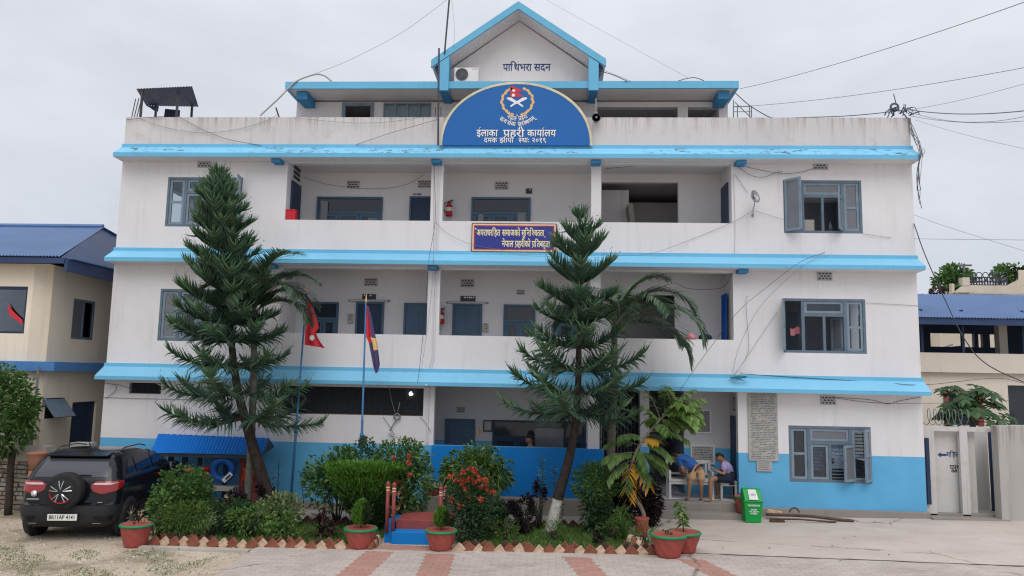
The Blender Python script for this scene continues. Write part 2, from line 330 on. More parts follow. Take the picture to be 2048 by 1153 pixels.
def slabmat(name, c1, c2, stain, paver=False):
    mt, n, b = newmat(name); N = n.nodes.new; K = n.links.new
    g = N('ShaderNodeNewGeometry'); b.inputs['Roughness'].default_value = .9; b.inputs['Specular IOR Level'].default_value = .2
    def noise(sc, det=6, ro=.6, vec=None):
        t = N('ShaderNodeTexNoise'); t.inputs['Scale'].default_value = sc; t.inputs['Detail'].default_value = det; t.inputs['Roughness'].default_value = ro
        mm = N('ShaderNodeMapping'); mm.inputs['Scale'].default_value = vec or (1,1,1); K(g.outputs['Position'], mm.inputs[0]); K(mm.outputs[0], t.inputs['Vector']); return t.outputs[0]
    def ramp(src, a, c, lo=0., hi=1.):
        r = N('ShaderNodeMapRange'); r.inputs[1].default_value = a; r.inputs[2].default_value = c; r.inputs[3].default_value = lo; r.inputs[4].default_value = hi; K(src, r.inputs[0]); return r.outputs[0]
    def mix(f, c1, c2):
        q = N('ShaderNodeMixRGB'); K(f, q.inputs[0])
        for i, c in ((1, c1), (2, c2)):
            if isinstance(c, tuple): q.inputs[i].default_value = (*c, 1)
            else: K(c, q.inputs[i])
        return q.outputs[0]
    c = mix(ramp(noise(.8, 7, .65), .32, .68), c1, c2)
    c = mix(ramp(noise(1.7, 8, .7), .56, .72, 0, .7), c, stain)
    c = mix(ramp(noise(30, 4, .6), .3, .7, 0, .35), c, tuple(x*.78 for x in c1))
    vo = N('ShaderNodeTexVoronoi'); vo.feature = 'DISTANCE_TO_EDGE'; vo.inputs['Scale'].default_value = .22
    wn = N('ShaderNodeTexNoise'); wn.inputs['Scale'].default_value = 1.6; wn.inputs['Detail'].default_value = 6; K(g.outputs['Position'], wn.inputs['Vector']); wa = N('ShaderNodeMixRGB'); wa.blend_type = 'ADD'; wa.inputs[0].default_value = .5; K(g.outputs['Position'], wa.inputs[1]); K(wn.outputs['Color'], wa.inputs[2]); K(wa.outputs[0], vo.inputs['Vector'])
    ck = N('ShaderNodeMath'); ck.operation = 'MULTIPLY'; K(ramp(vo.outputs['Distance'], .002, .007, .7, 0.), ck.inputs[0]); K(ramp(noise(.5, 3), .48, .56), ck.inputs[1])
    c = mix(ck.outputs[0], c, (.13,.11,.09))
    c = mix(ramp(noise(.35, 5, .6, (1, 3.2, 1)), .5, .7, 0, .38), c, tuple(x*.8 for x in stain))
    if paver:
        bt = N('ShaderNodeTexBrick'); bt.inputs['Scale'].default_value = 1; bt.inputs['Brick Width'].default_value = .24; bt.inputs['Row Height'].default_value = .12
        bt.inputs['Mortar Size'].default_value = .006; bt.inputs['Mortar Smooth'].default_value = .6; bt.inputs['Color1'].default_value = (1,1,1,1); bt.inputs['Color2'].default_value = (.86,.86,.86,1); bt.inputs['Mortar'].default_value = (.62,.6,.58,1)
        K(g.outputs['Position'], bt.inputs['Vector'])
        q = N('ShaderNodeMixRGB'); q.blend_type = 'MULTIPLY'; q.inputs[0].default_value = 1; K(c, q.inputs[1]); K(bt.outputs[0], q.inputs[2]); c = q.outputs[0]
    K(c, b.inputs['Base Color'])
    bp = N('ShaderNodeBump'); bp.inputs['Strength'].default_value = .3; bp.inputs['Distance'].default_value = .01; K(noise(60, 5, .7), bp.inputs['Height']); K(bp.outputs[0], b.inputs['Normal'])
    return mt
gm = MB(); XS = [-300, -60, -30, -12, -4.3, 0, 4, 9.785, 30, 60, 300]
for a, b in zip(XS[:-1], XS[1:]): gm.quad((a,-300,gz(a)), (b,-300,gz(b)), (b,300,gz(b)), (a,300,gz(a)))
tag(gm.build('ground', groundmat()), kind='structure')
def sheet(name, poly, mt, dz):                                # flat polygon following the ground, cut where the ground bends
    bm = bmesh.new(); bm.faces.new([bm.verts.new((p[0], p[1], 0)) for p in poly])
    for xx in (-4.3, 9.785): bmesh.ops.bisect_plane(bm, geom=bm.verts[:]+bm.edges[:]+bm.faces[:], plane_co=(xx,0,0), plane_no=(1,0,0))
    for v in bm.verts: v.co.z = gz(v.co.x)+dz
    bmesh.ops.recalc_face_normals(bm, faces=bm.faces)
    r = bmesh.ops.extrude_face_region(bm, geom=bm.faces[:])
    for v in r['geom']:
        if isinstance(v, bmesh.types.BMVert): v.co.z -= dz+.02
    bmesh.ops.recalc_face_normals(bm, faces=bm.faces)
    me = bpy.data.meshes.new(name); bm.to_mesh(me); bm.free(); me.materials.append(mt)
    o = bpy.data.objects.new(name, me); COL.objects.link(o); return tag(o, kind='structure')
p1, p2, p3 = gr(522,1094), gr(432,1153), gr(1460,1114); p4 = gr(2040,1137)
fy = lambda x: p3.y+(p4.y-p3.y)*(x-p3.x)/(p4.x-p3.x)          # the crack line where pavers meet the smooth concrete
rA, rB = (p1.x, p1.y+.02), (p2.x-.02, -14)
sheet('courtyard_paving', [(-4.8, -30), (40, -30), (40, fy(40)), (p3.x, p3.y), (2.2, p3.y+.02), (1.9, -3.96), (p1.x+.25, p1.y+.02), (p1.x-.02, p1.y-.2), (p2.x, p2.y)], slabmat('paver_concrete', (.47,.415,.375), (.56,.505,.46), (.40,.34,.285), True), .03)
sheet('courtyard_concrete', [(1.25, -1.2), (1.55, -2.6), (1.95, -3.9), (p3.x, p3.y+.015), (40, fy(40)+.015), (40, -.05), (9, .6), (1.25, .3)], slabmat('smooth_concrete', (.49,.43,.385), (.58,.52,.47), (.43,.365,.30)), .034)
sheet('concrete_path', [(-10, -.1), (-10, -1.2), (-7, -1.3), (-5, -1.38), (-3, -1.3), (1.0, -1.32), (1.2, -1.1), (1.2, -.1)], slabmat('path_concrete', (.36,.33,.29), (.46,.42,.37), (.25,.22,.18)), .03)
sheet('kerb_strip', [(-7.3,-4.26), (-5.3,-4.28), (-5.3,-4.14), (-7.3,-4.12)], slabmat('kerb_concrete', (.4,.37,.33), (.5,.47,.43), (.3,.27,.22)), .045)
jl, jr = [], []; jn = random.Random(5)
for i in range(70):
    x = p3.x-.8+(16-p3.x)*i/69; w_ = jn.uniform(.004,.03); yj = fy(x)+.006+jn.uniform(-.012,.012); jl.append((x, yj-w_)); jr.append((x, yj+w_))
JOINT = sheet('dirt_joint', jl+jr[::-1], pmat('joint_dirt', (.10,.085,.065), .95, .4, 8), .0385)
def zig(xa0, ya0, xb0, yb0, w, name):                         # red paver strip with toothed edges
    n = 44; L_, R_ = [], []
    for i in range(n):
        t = i/(n-1); x = xa0+(xb0-xa0)*t; y = ya0+(yb0-ya0)*t; j = .05 if i % 2 else 0
        L_.append((x-w/2+j, y)); R_.append((x+w/2+j, y))
    return sheet(name, L_+R_[::-1], REDPAV, .034)
REDPAV = slabmat('red_paver', (.41,.225,.185), (.49,.285,.235), (.40,.29,.24), True)
for (a, b, w) in (((757,1107),(705,1153),.5), ((878,1112),(862,1153),.5), ((1150,1119),(1180,1153),.46), ((1378,1123),(1436,1153),.44)):
    A, B_ = gr(*a), gr(*b); k = (-9-A.y)/(B_.y-A.y)
    zig(A.x, A.y, A.x+(B_.x-A.x)*k, -9, w, 'red_paving')
A = gr(745,1102); B_ = gr(905,1106)
sheet('red_paving', [(A.x, A.y-.02), (B_.x, B_.y-.05), (B_.x, B_.y+.28), (A.x+.2, A.y+.34)], REDPAV, .038)

# ================================================================== MAIN BUILDING
XL, XR = -10.74, 8.44
ZP = 9.27
C1L, C1R = at(860,443).x, at(884,443).x
C2L, C2R = at(1182,445).x, at(1202,445).x
BL, BR = -6.54, at(1464,447).x
PT2, PT1 = 6.68, 3.92                                         # veranda parapet tops
TOP2, TOP1 = at(1024,328).z, at(1024,541).z                   # veranda opening heads
DP = 1.15                                                     # veranda back wall
DPG = 1.5
lev = [at(1024,741).z, at(1024,504).z, at(1024,291.5).z]      # sunshade tops at the wall
bld = thing('police_building', 'long three storey white and sky blue office building with gabled rooftop', 'building', (-1, 0, -.2))
def wall_holes(mb, x0, x1, z0, z1, ya, yb, holes, m=0, zs_extra=()):
    xs = sorted({x0, x1, *[h[0] for h in holes], *[h[1] for h in holes]}); zs = sorted({z0, z1, *[h[2] for h in holes], *[h[3] for h in holes], *zs_extra})
    xs = [x for x in xs if x0 <= x <= x1]; zs = [z for z in zs if z0 <= z <= z1]
    for i in range(len(xs)-1):
        for j in range(len(zs)-1):
            cx, cz = (xs[i]+xs[i+1])/2, (zs[j]+zs[j+1])/2
            if any(h[0] < cx < h[1] and h[2] < cz < h[3] for h in holes): continue
            a, b, c, d = xs[i], xs[i+1], zs[j], zs[j+1]
            mb.quad((a,ya,c),(b,ya,c),(b,ya,d),(a,ya,d), m); mb.quad((a,yb,c),(a,yb,d),(b,yb,d),(b,yb,c), m)
    for a, b, c, d in holes:
        if c > z0+1e-6: mb.quad((a,ya,c),(b,ya,c),(b,yb,c),(a,yb,c), m)
        if d < z1-1e-6: mb.quad((a,ya,d),(a,yb,d),(b,yb,d),(b,ya,d), m)
        mb.quad((a,ya,c),(a,yb,c),(a,yb,d),(a,ya,d), m); mb.quad((b,ya,c),(b,ya,d),(b,yb,d),(b,yb,c), m)
    mb.quad((x0,ya,z0),(x0,ya,z1),(x0,yb,z1),(x0,yb,z0), m); mb.quad((x1,ya,z0),(x1,yb,z0),(x1,yb,z1),(x1,ya,z1), m); mb.quad((x0,ya,z1),(x1,ya,z1),(x1,yb,z1),(x0,yb,z1), m)
WR = {2: rect(1567,361,1724,467), 1: rect(1566,598,1732,707), 0: rect(1578,853,1743,966)}
WL = {2: rect(333,355,483,454), 1: rect(318,579,474,683)}
HA = (at(869,800).x, at(1176,800).x, 1.35, 2.72)               # ground hall opening
HB = (at(1199,850).x, at(1476,850).x, -.3, 2.72)              # entrance opening
HC = rect(560,768,847,832)[:2]+(at(700,830).z, 2.66)          # long barred opening
HD = (at(258,780).x, at(322,780).x, at(290,788).z, 2.66); HE = (at(424,780).x, at(458,780).x, at(440,783).z, 2.66)
def build_wall(z0, z1, holes, mt):
    mb = MB(); wall_holes(mb, XL, XR, z0, z1, 0, .2, holes); return mb.build('wall', mt, bld)
build_wall(-.3, lev[0]-.12, [HA, HB, HC, HD, HE, WR[0]], M['wall'])
build_wall(lev[0]-.12, lev[1]-.12, [(BL,C1L,PT1,TOP1), (C1R,C2L,PT1,TOP1), (C2R,BR,PT1,TOP1), WR[1], WL[1]], M['wall_up'])
build_wall(lev[1]-.12, lev[2]-.1, [(BL,C1L,PT2,TOP2), (C1R,C2L,PT2,TOP2), (C2R,BR,PT2,TOP2), WR[2], WL[2]], M['wall_up'])
mb = MB(); mb.box(XL, XR, 0, .16, lev[2]-.1, ZP); mb.box(XL, XL+.16, .16, 9, lev[2]-.1, ZP); mb.box(XR-.16, XR, .16, 9, lev[2]-.1, ZP); mb.build('roof_parapet', M['parapet'], bld)
# side and rear walls, floor slabs
mb = MB()
for xa, xb in ((XL, XL+.2), (XR-.2, XR)):
    hs = [(1.2, 3.4, FZ_+.7, FZ_+2.2) for FZ_ in (.25, 2.95, 5.75)]; ys = [.2, 1.2, 3.4, 9]; zs = sorted([-.3, lev[2]-.1]+[h[2] for h in hs]+[h[3] for h in hs])  # unseen side window openings, added to let light into the rooms
    for i in range(3):
        for j in range(len(zs)-1):
            cy, cz = (ys[i]+ys[i+1])/2, (zs[j]+zs[j+1])/2
            if not any(h[0] < cy < h[1] and h[2] < cz < h[3] for h in hs): mb.box(xa, xb, ys[i], ys[i+1], zs[j], zs[j+1])
mb.box(XL+.2, XR-.2, 8.8, 9, -.3, lev[2]-.1); mb.build('wall', M['wall_up'], bld)
FZ = [.25, 2.95, 5.75, 8.3]
mb = MB()
for z in FZ: mb.box(XL+.2, XR-.2, .2, 8.8, z-.12, z)
mb.build('floor_slab', M['inner'], bld)
# sunshades
for k, (z, wm) in enumerate(zip(lev, ('shade','shade','shade_worn'))):
    drop = z-at(1024, (768,523,307.5)[k], -.4).z; th = (.085,.095,.10)[k]
    mb = MB(); e = .02
    prof = [(0,z), (-.055,z), (-.06,z-.085), (-.40,z-drop), (-.40,z-drop-th), (0,z-drop-th-.015)]
    mb.prismx(prof, XL-e, XR+e)
    for i in (0, 1, 3, 5): mb.m[i] = 1
    mb.m[6] = 2
    mb.build('sunshade', [M[wm], M['upstand'], M['wall_up']], bld)
    # brackets
    zb = z-drop-th-.012
    for x in ((BL-.2, C1L+.14, C2L+.1, BR+.18) if k else ()):
        b = MB(); b.box(x-.11, x+.11, -.30, -.001, zb-.08, zb-.002); b.build('bracket', M['bracket'], bld)
# veranda partitions / back walls
def veranda(z0, z1, zc, floor):
    mb = MB()
    holes = []
    if floor == 2: h = rect(1203,365,1357,520,DP); holes = [(h[0],h[1],z0,h[3])]
    if floor == 1: h = rect(1235,590,1350,760,DP); holes = [(h[0],h[1],z0,h[3])]
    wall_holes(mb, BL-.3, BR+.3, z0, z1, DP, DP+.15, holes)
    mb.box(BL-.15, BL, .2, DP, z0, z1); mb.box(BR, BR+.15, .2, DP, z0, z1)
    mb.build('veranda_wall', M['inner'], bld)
    if holes:
        a, b, c, d = holes[0]; r = MB()
        r.quad((a-.1,3.4,c),(b+.6,3.4,c),(b+.6,3.4,d),(a-.1,3.4,d)); r.quad((a-.1,DP+.15,c),(a-.1,3.4,c),(a-.1,3.4,d),(a-.1,DP+.15,d)); r.quad((b+.6,DP+.15,c),(b+.6,3.4,c),(b+.6,3.4,d),(b+.6,DP+.15,d))
        r.build('stairwell_wall', M['inner'], bld)
        s = MB(); xm = a+(b-a)*.42
        if floor == 2: s.obox((xm+.05,2.2,c+.75), (.06,0,0), (0,.9,0), (-.12,0,.95))
        s.obox((b-.2,2.4,c+.6),(.9,0,.75),(0,.7,0),(-.1,0,.12)); s.build('stair_flight', M['plinth'], bld)
        if floor == 2:
            s = MB(); s.box(a-.05, xm-.05, 1.9, 2.0, c, d-.02); s.build('stairwell_wall', M['wall_up'], bld)
veranda(FZ[2], FZ[3]-.12, 0, 2); veranda(FZ[1], FZ[2]-.12, 0, 1)
# ground hall: back wall, entrance recess
mb = MB(); xe = at(1285,850,DPG).x
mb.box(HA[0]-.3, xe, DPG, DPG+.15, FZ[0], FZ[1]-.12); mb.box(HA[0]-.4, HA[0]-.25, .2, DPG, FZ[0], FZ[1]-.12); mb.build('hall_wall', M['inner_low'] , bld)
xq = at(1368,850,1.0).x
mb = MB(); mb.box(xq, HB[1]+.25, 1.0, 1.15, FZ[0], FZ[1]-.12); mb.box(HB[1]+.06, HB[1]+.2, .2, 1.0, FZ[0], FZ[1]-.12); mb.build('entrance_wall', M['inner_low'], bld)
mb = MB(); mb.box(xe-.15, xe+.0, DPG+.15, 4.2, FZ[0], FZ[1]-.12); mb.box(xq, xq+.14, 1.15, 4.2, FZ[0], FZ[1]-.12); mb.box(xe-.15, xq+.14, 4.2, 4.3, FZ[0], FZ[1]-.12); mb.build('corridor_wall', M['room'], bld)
# rooms behind the windows: lit by the window and an added, unseen side opening
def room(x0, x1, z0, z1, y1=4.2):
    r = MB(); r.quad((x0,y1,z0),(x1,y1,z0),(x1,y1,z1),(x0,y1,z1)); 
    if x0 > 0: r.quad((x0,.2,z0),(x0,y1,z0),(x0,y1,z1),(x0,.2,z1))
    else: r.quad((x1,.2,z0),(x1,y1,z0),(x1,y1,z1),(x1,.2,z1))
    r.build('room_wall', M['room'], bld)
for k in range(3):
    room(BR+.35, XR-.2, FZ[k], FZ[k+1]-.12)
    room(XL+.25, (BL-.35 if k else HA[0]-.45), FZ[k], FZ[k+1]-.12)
mb = MB(); mb.quad((XL+.26,.9,FZ[0]),(HA[0]-.46,.9,FZ[0]),(HA[0]-.46,.9,FZ[1]-.13),(XL+.26,.9,FZ[1]-.13)); mb.build('dark_backing_sheet', M['dark'], bld)  # near-black sheet added to paint the unlit interior behind the openings
# plinth, hall front wall, entrance steps
for q in ((XL-.03, HA[0]-.05, -.1, 0.0), (HA[0]-.04, HB[0]+.12, -.36, .25), (HB[1]-.02, XR+.03, -.1, .15)): mb = MB(); mb.box(q[0], q[1], q[2], -.001, -.5, q[3]); mb.build('plinth', M['plinth'], bld, bevel=.012)
mb = MB(); mb.box(HA[0]-.02, HB[0]+.1, -.1, -.002, .252, 1.355); mb.build('hall_parapet', M['deep'], bld, bevel=.006)
mb = MB(); mb.box(HB[0]+.13, HB[1]-.03, -.26, .195, -.4, .25); mb.box(HB[0]+.05, HB[1]+.1, -.58, -.262, -.4, .08); mb.build('entrance_step', M['plinth'], bld, bevel=.012)
# ---- windows
def leaf(mb, x0, x1, z0, z1, y, m=0, w=.055, t=.02, mid=None):
    mb.box(x0, x0+w, y-t, y+t, z0, z1, m); mb.box(x1-w, x1, y-t, y+t, z0, z1, m)
    mb.box(x0+w, x1-w, y-t+.002, y+t-.002, z0, z0+w, m); mb.box(x0+w, x1-w, y-t+.002, y+t-.002, z1-w, z1, m)
    if mid: zz = z0+(z1-z0)*mid; mb.box(x0+w, x1-w, y-t+.002, y+t-.002, zz-w/2, zz+w/2, m)
def pane(x0, x1, z0, z1, y, par, mt='glass'):
    b = MB(); b.box(x0, x1, y-.004, y+.004, z0, z1); return b.build('pane', M[mt], par)
def swung(parent, hx, z0, z1, w, ang, y, side, mid=.48, mt='frame2', gl='glassl', both=True):
    """casement leaf hinged at x=hx; ang = how far it swings out of the wall (towards -Y); side -1: leaf lies to the left of the hinge"""
    d = Vector((side*math.cos(ang), -math.sin(ang), 0)); nrm = Vector((d.y, -d.x, 0)); b = MB(); h = Vector((hx, y, 0)); fw = .055; t = .018
    def bar(u0, u1, a, c, m=0, tt=t): b.obox(h+d*((u0+u1)/2)+Vector((0,0,(a+c)/2)), d*((u1-u0)/2), nrm*tt, Vector((0,0,(c-a)/2)), m)
    bar(0, fw, z0, z1); bar(w-fw, w, z0, z1); bar(fw, w-fw, z0, z0+fw); bar(fw, w-fw, z1-fw, z1)
    if mid: zz = z0+(z1-z0)*mid; bar(fw, w-fw, zz-fw/2, zz+fw/2)
    o = b.build('shutter', M[mt], parent)
    b = MB(); b.obox(h+d*(w/2)+Vector((0,0,(z0+z1)/2)), d*(w/2-fw), nrm*.004, Vector((0,0,(z1-z0)/2-fw))); b.build('pane', M[gl], o)
    return o
def window3(r, Y, conf, parent=bld):
    """three-part window: side casements, transom over two centre leaves. conf: dict of what is open"""
    x0, x1, z0, z1 = r; f = .06; w = MB()
    W_, H_ = x1-x0, z1-z0; a, b_ = x0+W_*.245, x1-W_*.245; zt = z0+H_*.70; xm = (a+b_)/2
    w.box(x0, x0+f, Y-.03, Y+.06, z0, z1); w.box(x1-f, x1, Y-.03, Y+.06, z0, z1); w.box(x0+f, x1-f, Y-.028, Y+.058, z0, z0+f); w.box(x0+f, x1-f, Y-.028, Y+.058, z1-f, z1)
    for x in (a, b_): w.box(x-.035, x+.035, Y-.026, Y+.056, z0+f, z1-f)
    w.box(a+.035, b_-.035, Y-.024, Y+.054, zt-.035, zt+.035); w.box(xm-.03, xm+.03, Y-.022, Y+.052, z0+f, zt-.035)
    o = w.build('window', M['frame'], parent)
    L_ = MB(); cells = []
    def closed(xa, xb, za, zb, mid=None, g='glass'):
        leaf(L_, xa, xb, za, zb, Y+.01, mid=mid); cells.append((xa+.05, xb-.05, za+.05, zb-.05, g))
    e = .004
    if conf.get('l'): closed(x0+f+e, a-.035-e, z0+f+e, z1-f-e, .5, conf['l'])
    if conf.get('r'): closed(b_+.035+e, x1-f-e, z0+f+e, z1-f-e, .48, conf['r'])
    if conf.get('t'): closed(a+.035+e, b_-.035-e, zt+.035+e, z1-f-e, None, conf['t'])
    if conf.get('cl'): closed(a+.035+e, xm-.03-e, z0+f+e, zt-.035-e, None, conf['cl'])
    if conf.get('cr'): closed(xm+.03+e, b_-.035-e, z0+f+e, zt-.035-e, None, conf['cr'])
    if L_.v: L_.build('sash', M['frame2'], o)
    for c in cells: pane(*c[:4], Y+.012, o, c[4])
    H = dict(x0=x0, x1=x1, z0=z0, z1=z1, a=a, b=b_, zt=zt, xm=xm, f=f, o=o)
    return H
h = window3(WR[2], .03, dict(r='glassl', t='glassl', l='glass'))
swung(bld, h['x0']+.03, h['z0']+.03, h['z1']-.0, .42, math.radians(50), -.02, 1, None)
swung(bld, h['b']-.03, h['z0']+.06, h['zt']-.03, .36, math.radians(60), -.01, -1, None)
SILL = (h['a']+.06, h['xm'], h['z0']+.06)
h = window3(WR[1], .03, dict(r='glass', t='glass'))
swung(bld, h['x0']+.03, h['z0']+.05, h['z1']-.05, .36, math.radians(68), -.02, -1, .5, gl='glassw')
swung(bld, h['a']+.03, h['z0']+.06, h['zt']-.03, .36, math.radians(-70), .08, 1, None)
swung(bld, h['b']-.03, h['z0']+.06, h['zt']-.03, .36, math.radians(-65), .08, -1, None)
h = window3(WR[0], .03, dict(l='glass', t='glassl', cl='glass', r='glass'))
b = MB()
for i in range(15):
    z = h['z0']+.1+i*(h['z1']-h['z0']-.2)/14; b.box(h['x0']+.05, h['x1']-.05, .105, .125, z-.01, z+.01)
b.build('window_bars', M['frame2'], bld)
swung(bld, h['b']+.06, h['z0']+.05, h['zt']-.03, .38, math.radians(35), -.03, -1, None)
swung(bld, h['x1']-.04, h['z0']+.05, h['z1']-.05, .3, math.radians(48), -.03, -1, .5)
def curtain_mb(x0, x1, z0, z1, y, pinch=.55, zp=.35):
    b = MB(); n, k = 10, 8; P = []
    for j in range(k+1):
        t = j/k; z = z1+(z0-z1)*t; w = 1-pinch*math.exp(-((t-(1-zp))/.16)**2)
        for i in range(n+1):
            u = (i/n-.5)*w+.5; P.append((x0+(x1-x0)*u, y+.02*math.sin(i*2.4), z))
    b.add(P, [(j*(n+1)+i, j*(n+1)+i+1, (j+1)*(n+1)+i+1, (j+1)*(n+1)+i) for j in range(k) for i in range(n)]); return b
curtain_mb(h['xm']+.04, h['b']-.04, h['z0']+.3, h['zt']-.05, .15, .6, .3).build('curtain', M['cloth'], bld, smooth=True)
curtain_mb(h['a']+.08, h['xm']-.1, h['z0']+.25, h['zt']-.1, .15, .5, .45).build('curtain', M['cloth'], bld, smooth=True)
h = window3(WL[2], .03, dict(l='glass', cl='glass', t='glass', r='glass'))
swung(bld, h['x1']-.03, h['z0']+.03, h['z1']-.02, .38, math.radians(100), -.02, -1, .5, gl='glassw')
h = window3(WL[1], .03, dict(l='glassl', t='glass', cl='glass', cr='glass', r='glass'))
# barred / meshed ground floor openings
for r_, nm in ((HC,'mesh_screen'), (HD,'mesh_screen'), (HE,'mesh_screen')):
    b = MB(); b.quad((r_[0],.14,r_[2]),(r_[1],.14,r_[2]),(r_[1],.14,r_[3]),(r_[0],.14,r_[3]))
    n = max(2, int((r_[1]-r_[0])/.14))
    for i in range(1, n): x = r_[0]+(r_[1]-r_[0])*i/n; b.box(x-.006, x+.006, .06, .075, r_[2], r_[3])
    for i in range(1, 7): z = r_[2]+(r_[3]-r_[2])*i/7; b.box(r_[0], r_[1], .076, .088, z-.006, z+.006)
    b.box(r_[0], r_[1], .03, .09, r_[2]-.0, r_[2]+.02, 1)
    b.build(nm, [M['mesh'], M['rust']], bld)
# vent blocks
def ventblock(px, py, Y, w=.34, hgt=.2):
    p = at(px, py, Y); b = MB(); b.box(p.x-w/2, p.x+w/2, Y-.025, Y-.001, p.z-hgt/2, p.z+hgt/2)
    for r in range(3):
        for c in range(4 if r % 2 == 0 else 3):
            x = p.x+(c-(1.5 if r % 2 == 0 else 1))*w/4.3; z = p.z+(r-1)*hgt/3.4; s = w/9.5; k = hgt/8.2
            b.add([(x-s,Y-.027,z),(x,Y-.027,z-k),(x+s,Y-.027,z),(x,Y-.027,z+k)], [(0,1,2,3)], 1)
    b.build('vent_block', [M['vent'], M['ventdark']], bld)
for v in ((409,328,0),(1641,332,0),(1649,553,0),(1656,801,0),(707,370,DP),(849,369,DP),(1003,372,DP),(742,565,DP),(935,567,DP)): ventblock(*v)
ventblock(1041,585,DP,.2,.12); ventblock(1020,810,DPG,.19,.13); ventblock(922,820,DPG,.22,.15)
# veranda doors and windows
def door(x0, x1, z0, z1, Y, mt='door', name='door', panels=2, fr=.05):
    b = MB(); b.box(x0, x0+fr, Y-.06, Y-.001, z0, z1); b.box(x1-fr, x1, Y-.06, Y-.001, z0, z1); b.box(x0+fr, x1-fr, Y-.058, Y-.001, z1-fr, z1)
    b.box(x0+fr, x1-fr, Y-.03, Y-.001, z0, z1-fr, 1)
    for i in range(panels):
        a = x0+fr+(x1-x0-2*fr)*i/panels+.05; c = x0+fr+(x1-x0-2*fr)*(i+1)/panels-.05
        b.box(a, c, Y-.04, Y-.0302, z1-fr-.75, z1-fr-.08, 1); b.box(a, c, Y-.04, Y-.0302, z0+.08, z1-fr-.85, 1)
    return b.build(name, [M['door'], M[mt]], bld, bevel=.004)
def dwin(x0, x1, z0, z1, Y, conf='tcc', mt='door', g='glassv'):
    f = .05; b = MB(); b.box(x0, x0+f, Y-.06, Y-.001, z0, z1); b.box(x1-f, x1, Y-.06, Y-.001, z0, z1); b.box(x0+f, x1-f, Y-.058, Y-.001, z1-f, z1); b.box(x0+f, x1-f, Y-.058, Y-.001, z0, z0+f)
    zt = z1-.42; b.box(x0+f, x1-f, Y-.056, Y-.001, zt-.03, zt+.03); n = conf.count('c')
    for i in range(n):
        a = x0+f+(x1-x0-2*f)*i/n; c = x0+f+(x1-x0-2*f)*(i+1)/n
        leaf(b, a+.005, c-.005, z0+f+.005, zt-.035, Y-.03, w=.07)
    b.box(x0+f, x1-f, Y-.02, Y-.0015, z0+f, z1-f, 1)
    return b.build('window', [M[mt], M[g]], bld)
def R(x0, y0, x1, Y, zbot): r = rect(x0, y0, x1, y0+60, Y); return r[0], r[1], zbot, r[3]
z2, z1_ = FZ[2], FZ[1]
r = R(634,395,765,DP,z2+.7); dwin(*r, DP, 'tccc'); pane(r[1]-.36, r[1]-.12, r[2]+.25, r[3]-.55, DP-.065, bld, 'glassl'); pane(r[0]+.12, r[0]+.3, r[2]+.2, r[3]-.12, DP-.065, bld, 'glassl')
door(*R(819,394,880,DP,z2), DP, 'doordark', panels=1)
r = R(943,396,1061,DP,z2+.7); dwin(*r, DP, 'tccc'); pane(r[1]-.33, r[1]-.12, r[2]+.2, r[3]-.4, DP-.065, bld, 'glassl'); pane(r[0]+.18, r[0]+.32, r[2]+.2, r[3]-.45, DP-.065, bld, 'glassl')
b = MB(); q = rect(1148,418,1168,447,DP); b.box(q[0], q[1], DP-.02, DP-.001, q[2]-.6, q[3]); b.build('white_board', M['white'], bld)
dwin(*R(618,605,677,DP,z1_+.7), DP, 'tcc'); door(*R(712,605,768,DP,z1_), DP, 'doordark', panels=1); door(*R(808,607,880,DP,z1_), DP)
door(*R(905,608,964,DP,z1_), DP); dwin(*R(1007,610,1070,DP,z1_+.7), DP, 'tcc'); dwin(*R(1112,612,1185,DP,z1_+.7), DP, 'tcc')
door(*R(890,838,950,DPG,FZ[0]), DPG, 'door', panels=1)
r = R(985,842,1172,DPG,FZ[0]+.7); dwin(*r, DPG, 'tcccc', 'doordark')
b = MB(); q = rect(1070,857,1127,893,DPG-.1); b.box(q[0], q[1], DPG-.09, DPG-.07, q[2]-.3, q[3]); b.build('notice_board', M['glassl'], bld)
# doors seen edge-on in the side walls of the verandas
for (x, s, zb, nm, hh) in ((BL+.001, 1, z2, 'door', 2.0), (BR-.001, -1, z2, 'door', 2.0)):
    b = MB(); b.box(min(x, x+s*.04), max(x, x+s*.04), .3, .95, zb, zb+hh); b.build(nm, M['doordark'], bld)
b = MB()
for k in range(3): b.box(BL+.001, BL+.03, .42, .85, z2+2.1+k*.12, z2+2.17+k*.12)
b.build('vent_block', M['ventdark'], bld)
b = MB(); n = 14; P = []
for j in range(2):
    for i in range(n+1): P.append((BR-.06-.03*(i % 2)-.02*j, .35+.5*i/n, (z1_+2.1, z1_+.55)[j]))
b.add(P, [(i, i+1, n+2+i, n+1+i) for i in range(n)]); b.build('door_curtain', M['curtain'], bld)
# entrance: dark grille door and doors
b = MB(); q = rect(1200,800,1285,1000,DPG)
for i in range(13): x = q[0]+(xe-.02-q[0])*i/12; b.box(x-.015, x+.015, DPG-.06, DPG-.03, FZ[0], FZ[1]-.2)
for i in range(5): z = FZ[0]+.1+i*.55; b.box(q[0], xe-.02, DPG-.028, DPG-.01, z, z+.03)
b.box(q[0]+.05, xe-.05, DPG-.009, DPG-.002, FZ[0], FZ[1]-.3, 1); b.build('collapsible_gate', [M['darksteel'], M['dark']], bld)  # near-black sheet behind the bars paints unlit depth on the wall
b = MB(); x = at(1284,850,1.2).x; b.box(x-.08, x+.14, .9, 1.2, FZ[0], FZ[1]-.13); b.build('entrance_pillar', M['inner_low'], bld)
b = MB(); q = rect(1462,850,1470,960,.7); b.box(HB[1]+.02, HB[1]+.058, .35, .85, FZ[0], FZ[0]+1.9); b.build('door', M['doordark'], bld)
